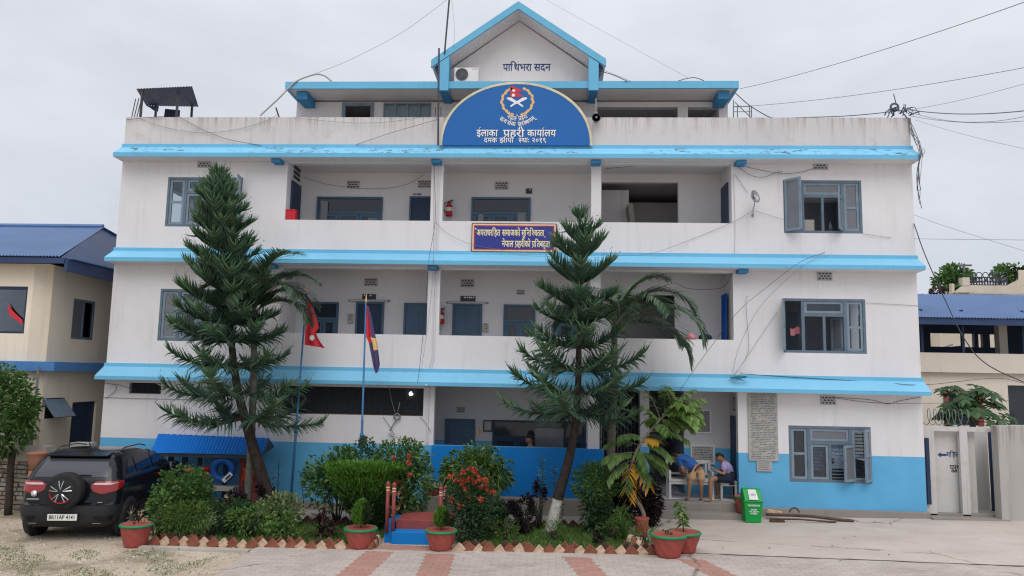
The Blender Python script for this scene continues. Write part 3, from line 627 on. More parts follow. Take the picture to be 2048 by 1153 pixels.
# pipes / conduits on the columns
b = MB()
for x in (C1L+.15, C1L+.2): b.tube([(x,-.03,ZP-1.2),(x,-.03,3.4),(x-.05,-.06,3.2)], .012, 5)
b.tube([(x-.1,-.42,2.75),(x-.1,-.03,2.7),(x-.1,-.03,1.4)], .02, 5)
b.build('drain_pipe', M['wall_up'], bld)
# flat roof, penthouse
YP, YE = 1.2, .32                                             # penthouse wall and eave
PH = dict(x0=at(592,240,YP).x, x1=at(1456,240,YP).x, z1=at(1024,206,YP).z)
zsl, zst = at(1024,177,YE).z, at(1024,163,YE).z
mb = MB(); mb.box(XL+.16, XR-.16, .16, 8.8, 8.3, 8.36); mb.build('flat_roof', M['plinth'], bld)
w1 = rect(684,206,748,240,YP); w2 = rect(767,206,862,240,YP); w3 = rect(1195,198,1356,240,YP); w4 = rect(1376,198,1438,240,YP)
zt_ = zsl-.02
mb = MB(); wall_holes(mb, PH['x0'], PH['x1'], 8.36, zt_, YP, YP+.2, [(w1[0],w1[1],9.0,w1[3]), (w2[0],w2[1],9.0,w2[3]), (w3[0],w3[1],9.0,zt_-.14), (w4[0],w4[1],9.0,zt_-.14)])
mb.box(PH['x0'], PH['x0']+.2, YP+.2, 6, 8.36, zt_); mb.box(PH['x1']-.2, PH['x1'], YP+.2, 6, 8.36, zt_); mb.box(w2[1]+.2, w2[1]+.35, YP+.2, 6, 8.36, zt_); mb.box(w3[0]-.2,w3[0]-.05,YP+.2,6,8.36,zt_)
mb.build('penthouse_wall', M['parapet'] if False else M['wall_up'], bld)
mb = MB(); mb.box(PH['x0']+.2, PH['x1']-.2, 4.0, 4.15, 8.36, zt_); mb.build('penthouse_wall', M['room'], bld)
b = MB(); a_, b__, c_, d_ = w1; f = .09; b.box(a_, a_+f, YP-.02, YP+.1, 9.0, d_); b.box(b__-f, b__, YP-.02, YP+.1, 9.0, d_); b.box(a_+f, b__-f, YP-.02, YP+.1, d_-f, d_); b.build('window', M['frame2'], bld)
b = MB(); a_, b__, c_, d_ = w2; b.box(a_, b__, YP+.03, YP+.06, 9.0, d_)
for i in range(4): b.box(a_+(b__-a_)*i/4+.04, a_+(b__-a_)*(i+1)/4-.04, YP+.0, YP+.0298, 9.02, d_-.1)
for i in range(5): x = a_+(b__-a_)*i/4; b.box(max(a_, x-.035), min(b__, x+.035), YP-.02, YP-.0002, 9.0, d_-.05)
b.box(a_, b__, YP-.02, YP+.0295, d_-.05, d_); b.build('window', M['frame2'], bld)
s0, s1 = at(572,170,YE).x, at(1476,170,YE).x
mb = MB(); mb.box(s0, s1, YE+.06, 6.3, zsl+.02, zst-.02); mb.build('roof_slab', M['inner'], bld)
mb = MB(); mb.box(s0-.02, s1+.02, YE, YE+.058, zsl, zst); mb.box(s0-.02, s0+.04, YE+.06, 6.3, zsl, zst); mb.box(s1-.04, s1+.02, YE+.06, 6.3, zsl, zst); mb.build('fascia', M['upstand'], bld)
for x in (s0+.35, s1-.3, ):
    b = MB(); b.box(x-.14, x+.14, YE+.2, YP-.001, zsl-.2, zsl-.001); b.build('bracket', M['bracket'], bld)
# gable
ga, gl_, gr_ = at(1037,5,YE), at(863,122,YE), at(1212,120,YE)
gap, glp, grp = at(1037,20,YE), at(866,136,YE), at(1210,136,YE)
p0, p1_ = at(878,150,YE), at(898,150,YE); q0, q1 = at(1177,150,YE), at(1197,150,YE)
YG = .95
def zroof(x): return glp.z+(gap.z-glp.z)*(x-glp.x)/(gap.x-glp.x) if x < gap.x else grp.z+(gap.z-grp.z)*(x-grp.x)/(gap.x-grp.x)
mb = MB(); th = ga.z-gap.z
Lo, Hi = (gl_.x, gl_.z), (ga.x, ga.z)
mb.prism([(gl_.x, gl_.z-th), (ga.x, ga.z-th), (gr_.x, gr_.z-th), (gr_.x, gr_.z), (ga.x, ga.z), (gl_.x, gl_.z)], YE-.06, YE, 0)
mb.build('barge_board', M['upstand'], bld)
mb = MB(); mb.prism([(gl_.x+.02, gl_.z-th+.02), (ga.x, ga.z-th+.02), (gr_.x-.02, gr_.z-th+.02), (gr_.x-.02, gr_.z-.02), (ga.x, ga.z-.02), (gl_.x+.02, gl_.z-.02)], YE+.002, 6.3, 0); mb.build('gable_roof', M['inner'], bld)
mb = MB(); mb.prism([(p0.x+.05, zst-.02), (q1.x-.05, zst-.02), (q1.x-.05, zroof(q1.x)), (ga.x, ga.z-th), (p0.x+.05, zroof(p0.x))], YG, YG+.2); mb.build('gable_wall', M['wall_up'], bld)
for a_, b__ in ((p0, p1_), (q0, q1)):
    b = MB(); zb = at(1024,180,YE).z; b.prism([(a_.x, zb-.03), (b__.x, zb-.03), (b__.x, zroof(b__.x)-.003), (a_.x, zroof(a_.x)-.003)], YE-.05, YE+.28); b.build('gable_pillar', M['upstand'], bld)
    b = MB(); b.box(a_.x+.02, b__.x-.02, YE+.02, YP-.001, at(1024,203,YP).z, zb-.031); b.build('bracket', M['bracket'], bld)
for s_, a_ in ((1, glp), (-1, grp)):                          # dark boxed ends of the gable eaves
    e0 = a_.x+s_*.04; e1 = (p0.x-.005) if s_ > 0 else (q1.x+.005); b = MB()
    pl = [(e0, zroof(e0)-.004), (e0+s_*.12, zroof(e0)-.36), (e1, zroof(e0)-.36), (e1, zroof(e1)-.004)]
    b.prism(pl if s_ > 0 else pl[::-1], YE+.06, 1.3); b.build('eave_box', M['roofdark'], bld)
bulb = MB()
for i in range(1, 13):
    for s_, e_ in ((0, (p1_.x+.02)), (1, (q0.x-.02))):
        x = gap.x+(e_-gap.x)*i/12.5; zz = zroof(x)-.03; bulb.lathe([(.0,-.03),(.014,-.015),(.014,.01),(.006,.02)], (x, YE+.25, zz), 6)
bulb.build('string_bulbs', M['white'], bld)
# ================================================================== LETTERING (Devanagari and Latin outlines as flat meshes)
_tcu = bpy.data.curves.new('lettering', 'FONT'); _tcu.resolution_u = 2
_tob = bpy.data.objects.new('lettering', _tcu); COL.objects.link(_tob)
_gc = {}
def _outline(s, bold):
    k = (s, bold)
    if k not in _gc:
        _tcu.body = s; _tcu.offset = bold; _tob.update_tag(); bpy.context.view_layer.update()
        me = bpy.data.meshes.new_from_object(_tob.evaluated_get(bpy.context.evaluated_depsgraph_get()))
        v = [tuple(p.co[:2]) for p in me.vertices]; f = [list(p.vertices) for p in me.polygons]; ar = sum(p.area for p in me.polygons); bpy.data.meshes.remove(me)
        if bold > 0 and len(s) <= 3:                           # a thickened outline that failed to fill is replaced by a thinner one
            if ar < _area(s)*(1+13*bold): v, f = _outline(s, 0 if bold < .005 else bold*.66)
        _gc[k] = (v, f)
    return _gc[k]
def _area(s):
    v, f = _outline(s, 0); t = 0
    for q in f:
        for i in range(1, len(q)-1): a, b, c = v[q[0]], v[q[i]], v[q[i+1]]; t += abs((b[0]-a[0])*(c[1]-a[1])-(c[0]-a[0])*(b[1]-a[1]))/2
    return t
def _adv(ch):
    a = min(p[0] for p in _outline('|', 0)[0]); v = _outline(ch+'|', 0)[0]
    return max(p[0] for p in v)-max(p[0] for p in _outline('|', 0)[0])
MATRA = 'ािीुूृेैोौंःँ्'
def clusters(s):
    out_, i = [], 0
    while i < len(s):
        j = i+1
        while j < len(s) and (s[j] in MATRA or s[j-1] == '्'): j += 1
        out_.append(s[i:j]); i = j
    return out_
def text2d(s, bold=.012):
    V, Fc, x = [], [], 0.0
    def put(vf, dx=0, dy=0, sc=1, clip=None):
        v, f = vf; k = len(V)
        if clip is not None:
            bm = bmesh.new(); bv = [bm.verts.new((p[0], p[1], 0)) for p in v]
            for q in f:
                try: bm.faces.new([bv[i] for i in q])
                except ValueError: pass
            bmesh.ops.bisect_plane(bm, geom=bm.verts[:]+bm.edges[:]+bm.faces[:], plane_co=(clip,0,0), plane_no=(1,0,0), clear_outer=True)
            bm.verts.index_update(); v = [p.co[:2] for p in bm.verts]; f = [[q.index for q in fa.verts] for fa in bm.faces]; bm.free()
        V.extend((x+dx+p[0]*sc, dy+p[1]*sc) for p in v); Fc.extend([[i+k for i in q] for q in f])
    for c in clusters(s):
        if c == ' ': x += .3; continue
        reph = c.startswith('र्') and len(c) > 2
        if reph: c = c[2:]
        rak = '्र' in c; c = c.replace('्र', '')
        pre = 'ि' in c; c = c.replace('ि', '')
        if pre: put(_outline('ि', bold)); x += _adv('ि')-.125
        x0 = x
        while len(c) > 2 and c[1] == '्':
            h = c[0]; a = _adv(h)
            if h == 'द': put(_outline('द', bold)); put(_outline(c[2], bold), a*.22, -.28, .62); c = c[2:]; c = '\0'+c[1:]; break
            cut = a-.215 if h not in 'क' else a*.62
            put(_outline(h, bold), 0, 0, 1, cut); x += cut-.01; c = c[2:]
        if c and c[0] == '\0': x += _adv('द'); c = c[1:]
        if c: put(_outline(c, bold)); x += _adv(c)
        if rak:
            k = len(V); a = x0+_adv(s[0] if False else 'प')*.36; V.extend([(a-.22,.0-.10),(a-.17,-.16),(a+.13,.14),(a+.10,.21)]); Fc.append([k,k+1,k+2,k+3])
        if reph:
            k = len(V); n = 8; R0 = .11
            for i in range(n+1):
                t = -PI*.55-PI*1.05*i/n
                for r_ in (R0-.03, R0+.03): V.append((x-.06+r_*math.cos(t), .74+r_*math.sin(t)))
            Fc.extend([[k+2*i, k+2*i+1, k+2*i+3, k+2*i+2] for i in range(n)])
    return V, Fc, x
def lettering(s, name, parent, mt, x0, x1, zb, zt, Y, bold=.012, arc=None, slant=0, keep=False, org=None, shadow=None, map3=None):
    """letters between x0..x1 whose head line to foot spans zb..zt on the plane y=Y; arc=(cx, cz, radius) bends them on a circle below cz"""
    V, Fc, w = text2d(s, bold); H_ = .65
    kx = (x1-x0)/w; kz = (zt-zb)/H_
    P = []
    for px, pz in V:
        u, v_ = x0+px*kx, zb+pz*kz
        if arc:
            cx, cz, r = arc; th = (u-cx)/r; rr = r-(v_-zb); P.append((cx+rr*math.sin(th), Y, cz-rr*math.cos(th)))
        else: P.append((u+slant*(v_-zb), Y, v_))
    if map3: P = [map3(p) for p in P]
    b = MB(); b.add(P, Fc); o = b.build(name, mt, parent, org=org)
    if shadow:
        b = MB(); d = shadow; b.add([(p[0]+d, p[1]+.002, p[2]-d) for p in P], Fc); b.build('lettering_shadow', M['lettersh'], parent)
    return o
# ---- arched office sign
YS = -.14
sg = thing('office_sign', 'large blue arched sign board with white writing standing on the roof edge', 'sign', at(1032,291,YS))
sx0, sx1, sz0, sz1 = at(882,291,YS).x, at(1182,291,YS).x, at(1032,291,YS).z, at(1032,167,YS).z
scx = (sx0+sx1)/2; sw, sh = (sx1-sx0)/2, sz1-sz0
arc = [(scx+sw*math.cos(PI*i/48), sz0+sh*math.sin(PI*i/48)**.92) for i in range(49)]
b = MB(); b.prism(arc, YS, YS+.07); b.build('sign_panel', M['signblue'], sg)
b = MB(); b.tube([(p[0], YS+.03, p[1]) for p in arc], .045, 6); b.build('sign_rim', M['signrim'], sg)
b = MB()
for x in (sx0+.3, sx1-.3): b.box(x-.03, x+.03, YS+.071, -.002, sz0+.1, sz0+.5)
b.build('bracket', M['darksteel'], sg)
yt = YS-.006
def X(px): return at(px, 240, yt).x
def Z(py, px=1032): return at(px, py, yt).z
LT = []
def sgl(s, a, b_, yb, yt_, **kw): return lettering(s, 'lettering', sg, M['letter'], X(a), X(b_), Z(yb), Z(yt_), yt, shadow=.012, **kw)
sgl('ईलाका', 954, 996, 273, 260, bold=.016); sgl('प्रहरी', 1007, 1049, 274, 260, bold=.016); sgl('कार्यालय', 1055, 1112, 273, 260, bold=.016)
sgl('दमक', 969, 995, 285.5, 276, bold=.014); sgl('झापा', 1000, 1028, 285.5, 276, bold=.014); sgl('स्थाः', 1038, 1060, 285.5, 276, bold=.014); sgl('२०१९', 1064, 1093, 285.5, 276, bold=.014)
ecx, ecz = X(1034), Z(202)
def arct(s, a, b_, r_, hpx):
    lettering(s, 'lettering', sg, M['letter'], ecx+(a-1034)*.0117, ecx+(b_-1034)*.0117, 0, hpx*.0117, yt, bold=.016, arc=(ecx, ecz, r_*.0117), shadow=.008)
arct('नेपाल', 1011, 1033, 42.5, 8.5); arct('प्रहरी', 1037, 1058, 42.5, 8.5)
arct('सत्य', 993, 1010, 54.5, 8.5); arct('सेवा', 1012, 1031, 54.5, 8.5); arct('सुरक्षणम्', 1036, 1077, 54.5, 8.5)
# emblem: wheat wreath, pennant flag, crossed blades
px_ = .0117
def E2(dx, dy): return (ecx+dx*px_, ecz-dy*px_)                # emblem pixels, centre (1034,202)
b = MB()
for s_ in (-1, 1):
    for i in range(11):
        t = math.radians(-62+i*13.2)                          # angle along the wreath, from the top opening to the bottom
        cx_, cy_ = s_*32*math.cos(t)*(1 if i < 8 else 1), 30*math.sin(t)+1; dirx, diry = -math.sin(t)*s_, math.cos(t); ln, wd = 5.0, 3.1
        pl = []
        for k in range(8):
            u = 2*PI*k/8; a_ = ln*math.cos(u); c_ = wd*math.sin(u)*(1 if abs(math.cos(u)) < .9 else .3); pl.append(E2(cx_+dirx*a_*.9-diry*c_+s_*(.9 if i % 2 else -.9)*math.cos(t), cy_+diry*a_*.9+dirx*c_))
        b.add([(p[0], yt-.001*(i % 2), p[1]) for p in pl], [list(range(8))])
b.add([(p[0], yt, p[1]) for p in (E2(-5,33), E2(0,29), E2(5,33), E2(2,31), E2(0,33), E2(-2,31))], [[0,5,1],[1,3,2],[1,5,4,3]])
b.build('wreath_emblem', M['gold'], sg)
b = MB(); F_ = [E2(-15,-32), E2(-3,-29), E2(12,-20), E2(-1,-18), E2(13,-9), E2(-15,-7)]; b.add([(p[0], yt, p[1]) for p in F_], [list(range(6))])
for (cx_, cy_, rx, ry) in ((-8,-22,3.6,2.6), (-8.5,-12,3.4,3.4)):
    k = [E2(cx_+rx*math.cos(2*PI*i/12), cy_+ry*math.sin(2*PI*i/12)) for i in range(12)]; b.add([(p[0], yt-.003, p[1]) for p in k], [list(range(12))], 1)
b.build('flag_emblem', [M['crimson'], M['letter']], sg)
b = MB()
for s_ in (-1, 1):
    kn = [(21,-7),(12,-7),(3,-1),(-6,5),(-4,8),(4,5),(14,0),(21,-4)]
    b.add([(p[0], yt-.002-.001*s_, p[1]) for p in (E2(s_*x-1, y) for x, y in kn)], [list(range(8))])
    hd = [(-6,5),(-14,11),(-12,14),(-4,8)]; b.add([(p[0], yt-.002-.001*s_, p[1]) for p in (E2(s_*x-1, y) for x, y in hd)], [[0,1,2,3]])
b.build('blade_emblem', M['letter'], sg)
# ---- name on the gable
yg = YG-.004
def XG(px, py=135): return at(px, py, yg).x
q = at(1053, 142, yg).z; t_ = at(1053, 128, yg).z
gs = thing('gable_lettering', 'navy painted words on the white gable wall', 'lettering', (XG(1053), yg, q))
lettering('पाथिभरा', 'lettering', gs, M['letterb'], XG(1006), XG(1063), q, t_, yg, bold=.018); lettering('सदन', 'lettering', gs, M['letterb'], XG(1068), XG(1101), q, t_, yg, bold=.018)
# ---- slogan banner on the veranda parapet
yb = -.06
bx0, bx1, bz0, bz1 = rect(943,447,1113,505,yb)
bn = thing('slogan_banner', 'dark blue rectangular banner with cream slogan and red border on the top veranda', 'banner', ((bx0+bx1)/2, yb, bz0))
b = MB(); b.box(bx0, bx1, yb, yb+.05, bz0, bz1, 2)
b.box(bx0+.02, bx1-.02, yb-.003, yb-.0002, bz0+.02, bz1-.02, 1)
b.box(bx0+.055, bx1-.055, yb-.006, yb-.0032, bz0+.055, bz1-.055, 0); b.build('banner_panel', [M['bannerred'], M['bannerpale'], M['rust']], bn)
b = MB(); b.box(bx0+.085, bx1-.085, yb-.009, yb-.0062, bz0+.08, bz1-.08); b.build('banner_field', M['banner'], bn)
yl = yb-.011
def XB(px): return at(px, 475, yl).x
def ZB(py): return at(1028, py, yl).z
for s_, a, c, y0_, y1_ in (('अपराधरहित',953,1000,472,460),('समाजको',1004,1040,472,460),('सुनिश्चितता',1043,1088,472,460),('नेपाल',1004,1027,494,482),('प्रहरीको',1030,1061,494,482),('प्रतिबद्धता',1064,1100,494,482)):
    lettering(s_, 'lettering', bn, M['letterc'], XB(a), XB(c), ZB(y0_), ZB(y1_), yl, bold=.018)
for s_, a, c, y0_, y1_ in (('"',949,952.5,466,458),('"',1101,1105,488,480),(',',1089,1091,474,464)): lettering(s_, 'lettering', bn, M['letterc'], XB(a), XB(c), ZB(y0_), ZB(y1_), yl, bold=.02)
# ---- small door plaques (illegible dark boards with a pale line of writing)
def plaque(px0, py0, px1, py1, Y, label, txt=None, mt='plaque', name='door_plaque', cat='plaque', lines=0, tm='stonetext', frame=None):
    r = rect(px0, py0, px1, py1, Y); t = thing(name, label, cat, ((r[0]+r[1])/2, Y-.02, r[2]))
    b = MB(); b.box(r[0], r[1], Y-.03, Y-.001, r[2], r[3]); b.build('board', M[mt], t)
    if frame:
        b = MB(); k = .03
        for q in ((r[0]-k,r[0],r[2]-k,r[3]+k), (r[1],r[1]+k,r[2]-k,r[3]+k), (r[0],r[1],r[2]-k,r[2]), (r[0],r[1],r[3],r[3]+k)): b.box(q[0], q[1], Y-.045, Y-.001, q[2], q[3])
        b.build('frame', M[frame], t)
    if lines:                                                  # rows of writing too small to read in the photograph: short uneven strokes
        rr = random.Random(int(px0)); b = MB(); hh = (r[3]-r[2])/(lines+1)
        for i in range(lines):
            zz = r[3]-hh*(i+.75); x = r[0]+.04+rr.random()*.05
            while x < r[1]-.06:
                w_ = rr.uniform(.03, .11)
                if rr.random() < .82: b.box(x, min(x+w_, r[1]-.03), Y-.0325, Y-.0302, zz, zz+hh*rr.uniform(.28,.5))
                x += w_+.02
        b.build('writing', M[tm], t)
    if txt: lettering(txt, 'lettering', t, M['letter'], r[0]+.04, r[1]-.04, r[2]+(r[3]-r[2])*.25, r[3]-(r[3]-r[2])*.25, Y-.033, bold=.02)
    return t
plaque(1052,378,1064,388,DP,'small dark plate high on the top veranda wall',lines=1,tm='letter')
plaque(725,589,752,599,DP,'dark name plate over the open middle floor door behind the flags',lines=1,tm='letter')
plaque(921,593,951,603,DP,'dark name plate over the closed blue middle floor door',lines=1,tm='letter')
t = plaque(1496,788,1555,922,0,'tall grey stone tablet of engraved names beside the entrance',mt='stone',name='stone_tablet',cat='tablet',lines=38)
r = rect(1513,921.5,1543,943,0); b = MB(); b.box(r[0], r[1], -.03, -.001, r[2], r[3]); b.build('lower_board', M['stone'], t)
b = MB()
for i in range(5): b.box(r[0]+.03, r[1]-.04-.03*(i % 2), -.0325, -.0302, r[2]+.035+i*.042, r[2]+.048+i*.042)
b.build('writing', M['stonetext'], t)
plaque(1383,893,1426,926,1.0,'framed marble notice tablet on the entrance wall above the bench',mt='stone',name='marble_notice',cat='tablet',lines=6,frame='white')
plaque(1394,822,1419,864,1.0,'upright framed notice high on the entrance wall',mt='glassl',name='framed_notice',cat='notice',lines=7,tm='stonetext',frame='white')
plaque(969,843,983,861,DPG,'framed paper notice between the hall door and window',mt='stone',name='framed_notice',cat='notice',frame='plaque')
plaque(953,855,964,872,DPG,'pinkish poster beside the dark hall door',mt='bannerpale',name='wall_poster',cat='poster',lines=4)
plaque(965,647,977,664,DP,'white poster right of the closed blue middle floor door',mt='stone',name='wall_poster',cat='poster',lines=3)
plaque(695,628,707,647,DP,'white poster left of the open middle floor door',mt='stone',name='wall_poster',cat='poster',lines=3)
x = HB[1]+.06; t = thing('vertical_plaque', 'narrow upright black plaque on the entrance side wall', 'plaque', (x, .25, 1.0)); b = MB(); b.box(x-.03, x-.001, .02, .22, at(1470,925,.1).z, at(1470,877,.1).z); b.build('board', M['plaque'], t)
b = MB()
for k in range(8): zz = at(1470,922,.1).z+k*.065; b.box(x-.034, x-.0302, .07, .17, zz, zz+.035)
b.build('writing', M['letter'], t)
t = thing('vertical_plaque', 'dark framed upright board high on the entrance side wall', 'plaque', (x, .3, 2.0)); b = MB(); b.box(x-.04, x-.001, .25, .55, at(1462,822,.4).z, at(1462,795,.4).z); b.build('board', M['plaque'], t)
b = MB(); b.box(x-.044, x-.0402, .29, .51, at(1462,819,.4).z, at(1462,798,.4).z); b.build('panel', M['stone'], t)
# writing above the top right-hand office door
r = rect(826,387,858,391.5,DP); t = thing('door_lettering', 'dark hand painted writing above the top veranda door', 'lettering', (r[0], DP, r[2])); lettering('कक्ष', 'lettering', t, M['blackp'], r[0], r[0]+.22, r[2], r[3], DP-.003); 
# ---- tube lights, extinguishers, air conditioner, speaker, wall lamp
def tubelight(px0, px1, py, Y, label):
    a, c = at(px0, py, Y), at(px1, py, Y); t = thing('tube_light', label, 'light', ((a.x+c.x)/2, Y-.04, a.z)); b = MB()
    b.box(a.x, c.x, Y-.03, Y-.001, a.z-.02, a.z+.03); b.build('housing', M['cablegrey'], t); b = MB(); b.tube([(a.x+.05,Y-.05,a.z),(c.x-.05,Y-.05,a.z)], .018, 8); b.build('tube', M['tubewhite'], t)
tubelight(697,780,602,DP,'unlit tube light above the open door behind the flags'); tubelight(893,977,606,DP,'unlit tube light above the closed blue door')
def extinguisher(px, pytop, pybot, Y, label):
    a, c = at(px, pytop, Y), at(px, pybot, Y); hh = a.z-c.z; y = Y-.13; t = thing('fire_extinguisher', label, 'extinguisher', (a.x, y, c.z)); r = .085
    b = MB(); b.lathe([(r*.9,c.z),(r,c.z+.03),(r,c.z+hh*.62),(r*.75,c.z+hh*.72),(r*.3,c.z+hh*.78),(r*.3,c.z+hh*.84)], (a.x,y,0), 16); b.build('cylinder', M['redbright'], t, smooth=True)
    b = MB(); b.box(a.x-.05, a.x+.09, y-.015, y+.015, c.z+hh*.84, c.z+hh*.9); b.obox((a.x+.04,y,c.z+hh*.96), (.07,0,.02), (0,.012,0), (-.003,0,.012)); b.build('handle', M['darksteel'], t)
    b = MB(); b.tube([(a.x-.03,y,c.z+hh*.86),(a.x-.13,y,c.z+hh*.8),(a.x-.14,y,c.z+hh*.5),(a.x-.1,y-.02,c.z+hh*.2)], .013, 6); b.build('hose', M['rubber'], t)
    b = MB(); b.lathe([(r+.001,c.z+hh*.3),(r+.002,c.z+hh*.31),(r+.002,c.z+hh*.52),(r+.001,c.z+hh*.53)], (a.x,y,0), 16); b.build('label_band', M['tubewhite'], t, smooth=True)
    b = MB(); b.box(a.x-.03, a.x+.03, y+r-.01, Y-.001, c.z+hh*.5, c.z+hh*.56); b.build('wall_hook', M['darksteel'], t)
extinguisher(900,403,435,DP,'red fire extinguisher on the top veranda wall'); extinguisher(884,617,649,DP,'red fire extinguisher beside the column of the middle veranda')
a = at(908,164,.40); c = at(957,136,.40); t = thing('air_conditioner', 'white outdoor air conditioner unit under the gable', 'air conditioner', (a.x+.28, .40, zst))
z0_ = zst+.03; w_ = c.x-a.x; h_ = c.z-a.z; b = MB(); b.box(a.x, c.x, .40, .70, z0_, z0_+h_); b.build('casing', M['white'], t, bevel=.012)
b = MB(); b.lathe([(0,-.0),(h_*.43,-.0),(h_*.43,.012),(0,.012)], (a.x+w_*.32, .392, z0_+h_*.5), 28, axis='y')
b.build('fan_recess', M['darksteel'], t)
b = MB()
for rr in (.12,.2,.28,.36,.42): b.torus((a.x+w_*.32, .378, z0_+h_*.5), h_*rr, .006, 'y', 28, 4)
for k in range(12): an = 2*PI*k/12; b.tube([(a.x+w_*.32, .378, z0_+h_*.5), (a.x+w_*.32+h_*.42*math.cos(an), .378, z0_+h_*.5+h_*.42*math.sin(an))], .004, 4)
b.build('fan_guard', M['cablegrey'], t)
b = MB(); b.box(a.x+.03, a.x+.1, .45, .65, zst+.001, z0_-.001); b.box(c.x-.1, c.x-.03, .45, .65, zst+.001, z0_-.001); b.build('foot', M['darksteel'], t)
b = MB(); b.box(a.x+w_*.74, c.x-.03, .394, .399, z0_+h_*.88, z0_+h_*.91); b.build('louver', M['cablegrey'], t)
p = at(1192,239,-.1); t = thing('loudspeaker', 'black round horn loudspeaker beside the arched sign', 'loudspeaker', (p.x, -.1, p.z))
b = MB(); b.lathe([(.0,.20),(.05,.2),(.06,.12),(.09,.05),(.10,.0)], (p.x,-.22,p.z), 20, axis='y'); b.lathe([(.09,.0),(.105,-.02),(.11,.0)], (p.x,-.22,p.z), 20, axis='y'); b.build('horn', M['darksteel'], t, smooth=True)
b = MB(); b.lathe([(0,-.03),(.025,-.02),(.03,.02)], (p.x,-.235,p.z), 12, axis='y'); b.build('core', M['steel'], t, smooth=True)
b = MB(); b.tube([(p.x,-.03,p.z),(p.x,-.02,p.z+.55)], .015, 6); b.box(p.x-.04, p.x+.04, -.08, -.001, p.z+.1, p.z+.18); b.build('mount', M['steel'], t)
p = at(1511,393,-.35); t = thing('wall_lamp', 'round grey reflector lamp on a pole by the top right window', 'lamp', (p.x, -.2, p.z))
ax_ = Vector((.55,-.8,.25)).normalized(); b = MB(); u_ = ax_.cross(Vector((0,0,1))).normalized(); v_ = u_.cross(ax_)
prof = [(0.02,-.09),(.07,-.07),(.12,-.03),(.14,.0),(.135,.005),(.1,-.02),(.04,-.045)]; k0 = len(b.v); n = 20
for r_, h_ in prof:
    for j in range(n): an = 2*PI*j/n; b.v.append(tuple(p+u_*r_*math.cos(an)+v_*r_*math.sin(an)*1.15+ax_*h_))
for i in range(len(prof)-1):
    for j in range(n): b.f.append([i*n+j, i*n+(j+1)%n, (i+1)*n+(j+1)%n, (i+1)*n+j]); b.m.append(0)
b.build('reflector', M['steel'], t, smooth=True)
w_ = at(1505,434,0); b = MB(); b.tube([p-ax_*.06, Vector((w_.x+.0,-.2,p.z-.16)), Vector((w_.x,-.06,p.z-.25)), Vector((w_.x,-.03,w_.z))], .012, 6); b.box(w_.x-.02, w_.x+.02, -.03, -.001, w_.z, w_.z+.06); b.build('stem', M['steel'], t)
b = MB(); q = p+ax_*.0; b.lathe([(0,-.03),(.03,-.01),(.03,.02),(0,.04)], q-ax_*.02, 10); b.build('bulb', M['tubewhite'], t, smooth=True)
# lit bulb in the long barred opening
p = at(822,788,.11); t = thing('ceiling_bulb', 'small round lit bulb in the dark barred opening', 'bulb', (p.x, .11, p.z))
mt, n_, b_ = newmat('lit_bulb'); b_.inputs['Emission Color'].default_value = (1,.98,.92,1); b_.inputs['Emission Strength'].default_value = 3
b = MB(); b.lathe([(0,-.05),(.045,-.03),(.05,0),(.03,.03),(.015,.05)], (p.x,.11,p.z), 12); b.build('globe', mt, t, smooth=True)
b = MB(); b.tube([(p.x,.11,p.z+.05),(p.x,.11,HC[3]-.005)], .008, 5); b.build('cord', M['cable'], t)
p = at(1398,213,3.2); t = thing('ceiling_bulb', 'white bulb hanging in the open roof shelter', 'bulb', (p.x, 3.2, p.z)); b = MB(); b.lathe([(0,-.07),(.06,-.04),(.07,0),(.04,.04),(.02,.07)], (p.x,3.2,p.z), 12); b.build('globe', M['white'], t, smooth=True)
b = MB(); b.tube([(p.x,3.2,p.z+.07),(p.x,3.2,zsl+.01)], .008, 5); b.build('cord', M['cable'], t)
# red box on the veranda parapet
r = rect(573,420,592,439.5,.06); t = thing('storage_box', 'red painted box on the left end of the top veranda parapet', 'box', (r[0], .15, PT2)); b = MB(); b.box(r[0], r[1], .01, .19, PT2+.002, r[3]-.02); b.build('body', M['redplastic'], t, bevel=.008); b = MB(); b.box(r[0]-.01, r[1]+.01, 0, .2, r[3]-.02, r[3]); b.build('lid', M['redplastic'], t, bevel=.006)
# dark bundles on the middle parapet
p = at(1411,674,.1); o = MB().lathe([(.02,0),(.14,.0),(.16,.06),(.12,.11),(.04,.13)], (p.x,.1,PT1+.002), 10, flute=.15, fn=3).build('cloth_bundle', M['navy'], None, smooth=True, org=(p.x,.1,PT1)); tag(o, 'dark cloth bundle on the middle veranda parapet nearest the blue curtain', 'bundle')
p = at(1382,673,.1); o = MB().lathe([(.02,0),(.1,.0),(.13,.05),(.08,.1),(.03,.16)], (p.x,.1,PT1+.002), 10, flute=.22, fn=3).build('cloth_bundle', M['pink'], None, smooth=True, org=(p.x,.1,PT1)); tag(o, 'small pinkish cloth bundle on the middle veranda parapet beside the palm', 'bundle')
r = rect(1579,656,1601,670,.3); b = MB(); P = []
for j in range(2):
    for i in range(9): P.append((r[0]+.02+(r[1]-r[0])*i/8, .3+.02*math.sin(i*1.7), (r[3],r[2])[j]-.03*math.sin(i*.9)))
b.add(P, [(i,i+1,i+10,i+9) for i in range(8)]); o = b.build('hanging_cloth', M['pink'], None, org=(r[0],.3,r[3])); tag(o, 'pink cloth hanging inside the open middle right window', 'cloth')
xs_, xm_, zs_ = SILL; t = thing('cardboard_box', 'pale carton standing inside the top right window', 'box', (xs_+.14, .3, zs_)); MB().box(xs_+.03, xs_+.27, .2, .4, zs_, zs_+.30).build('carton', M['stone'], t, bevel=.006)
b = MB(); b.box(xs_+.03, xs_+.148, .195, .41, zs_+.301, zs_+.306); b.box(xs_+.152, xs_+.27, .195, .41, zs_+.301, zs_+.306); b.build('flap', M['stone'], t)
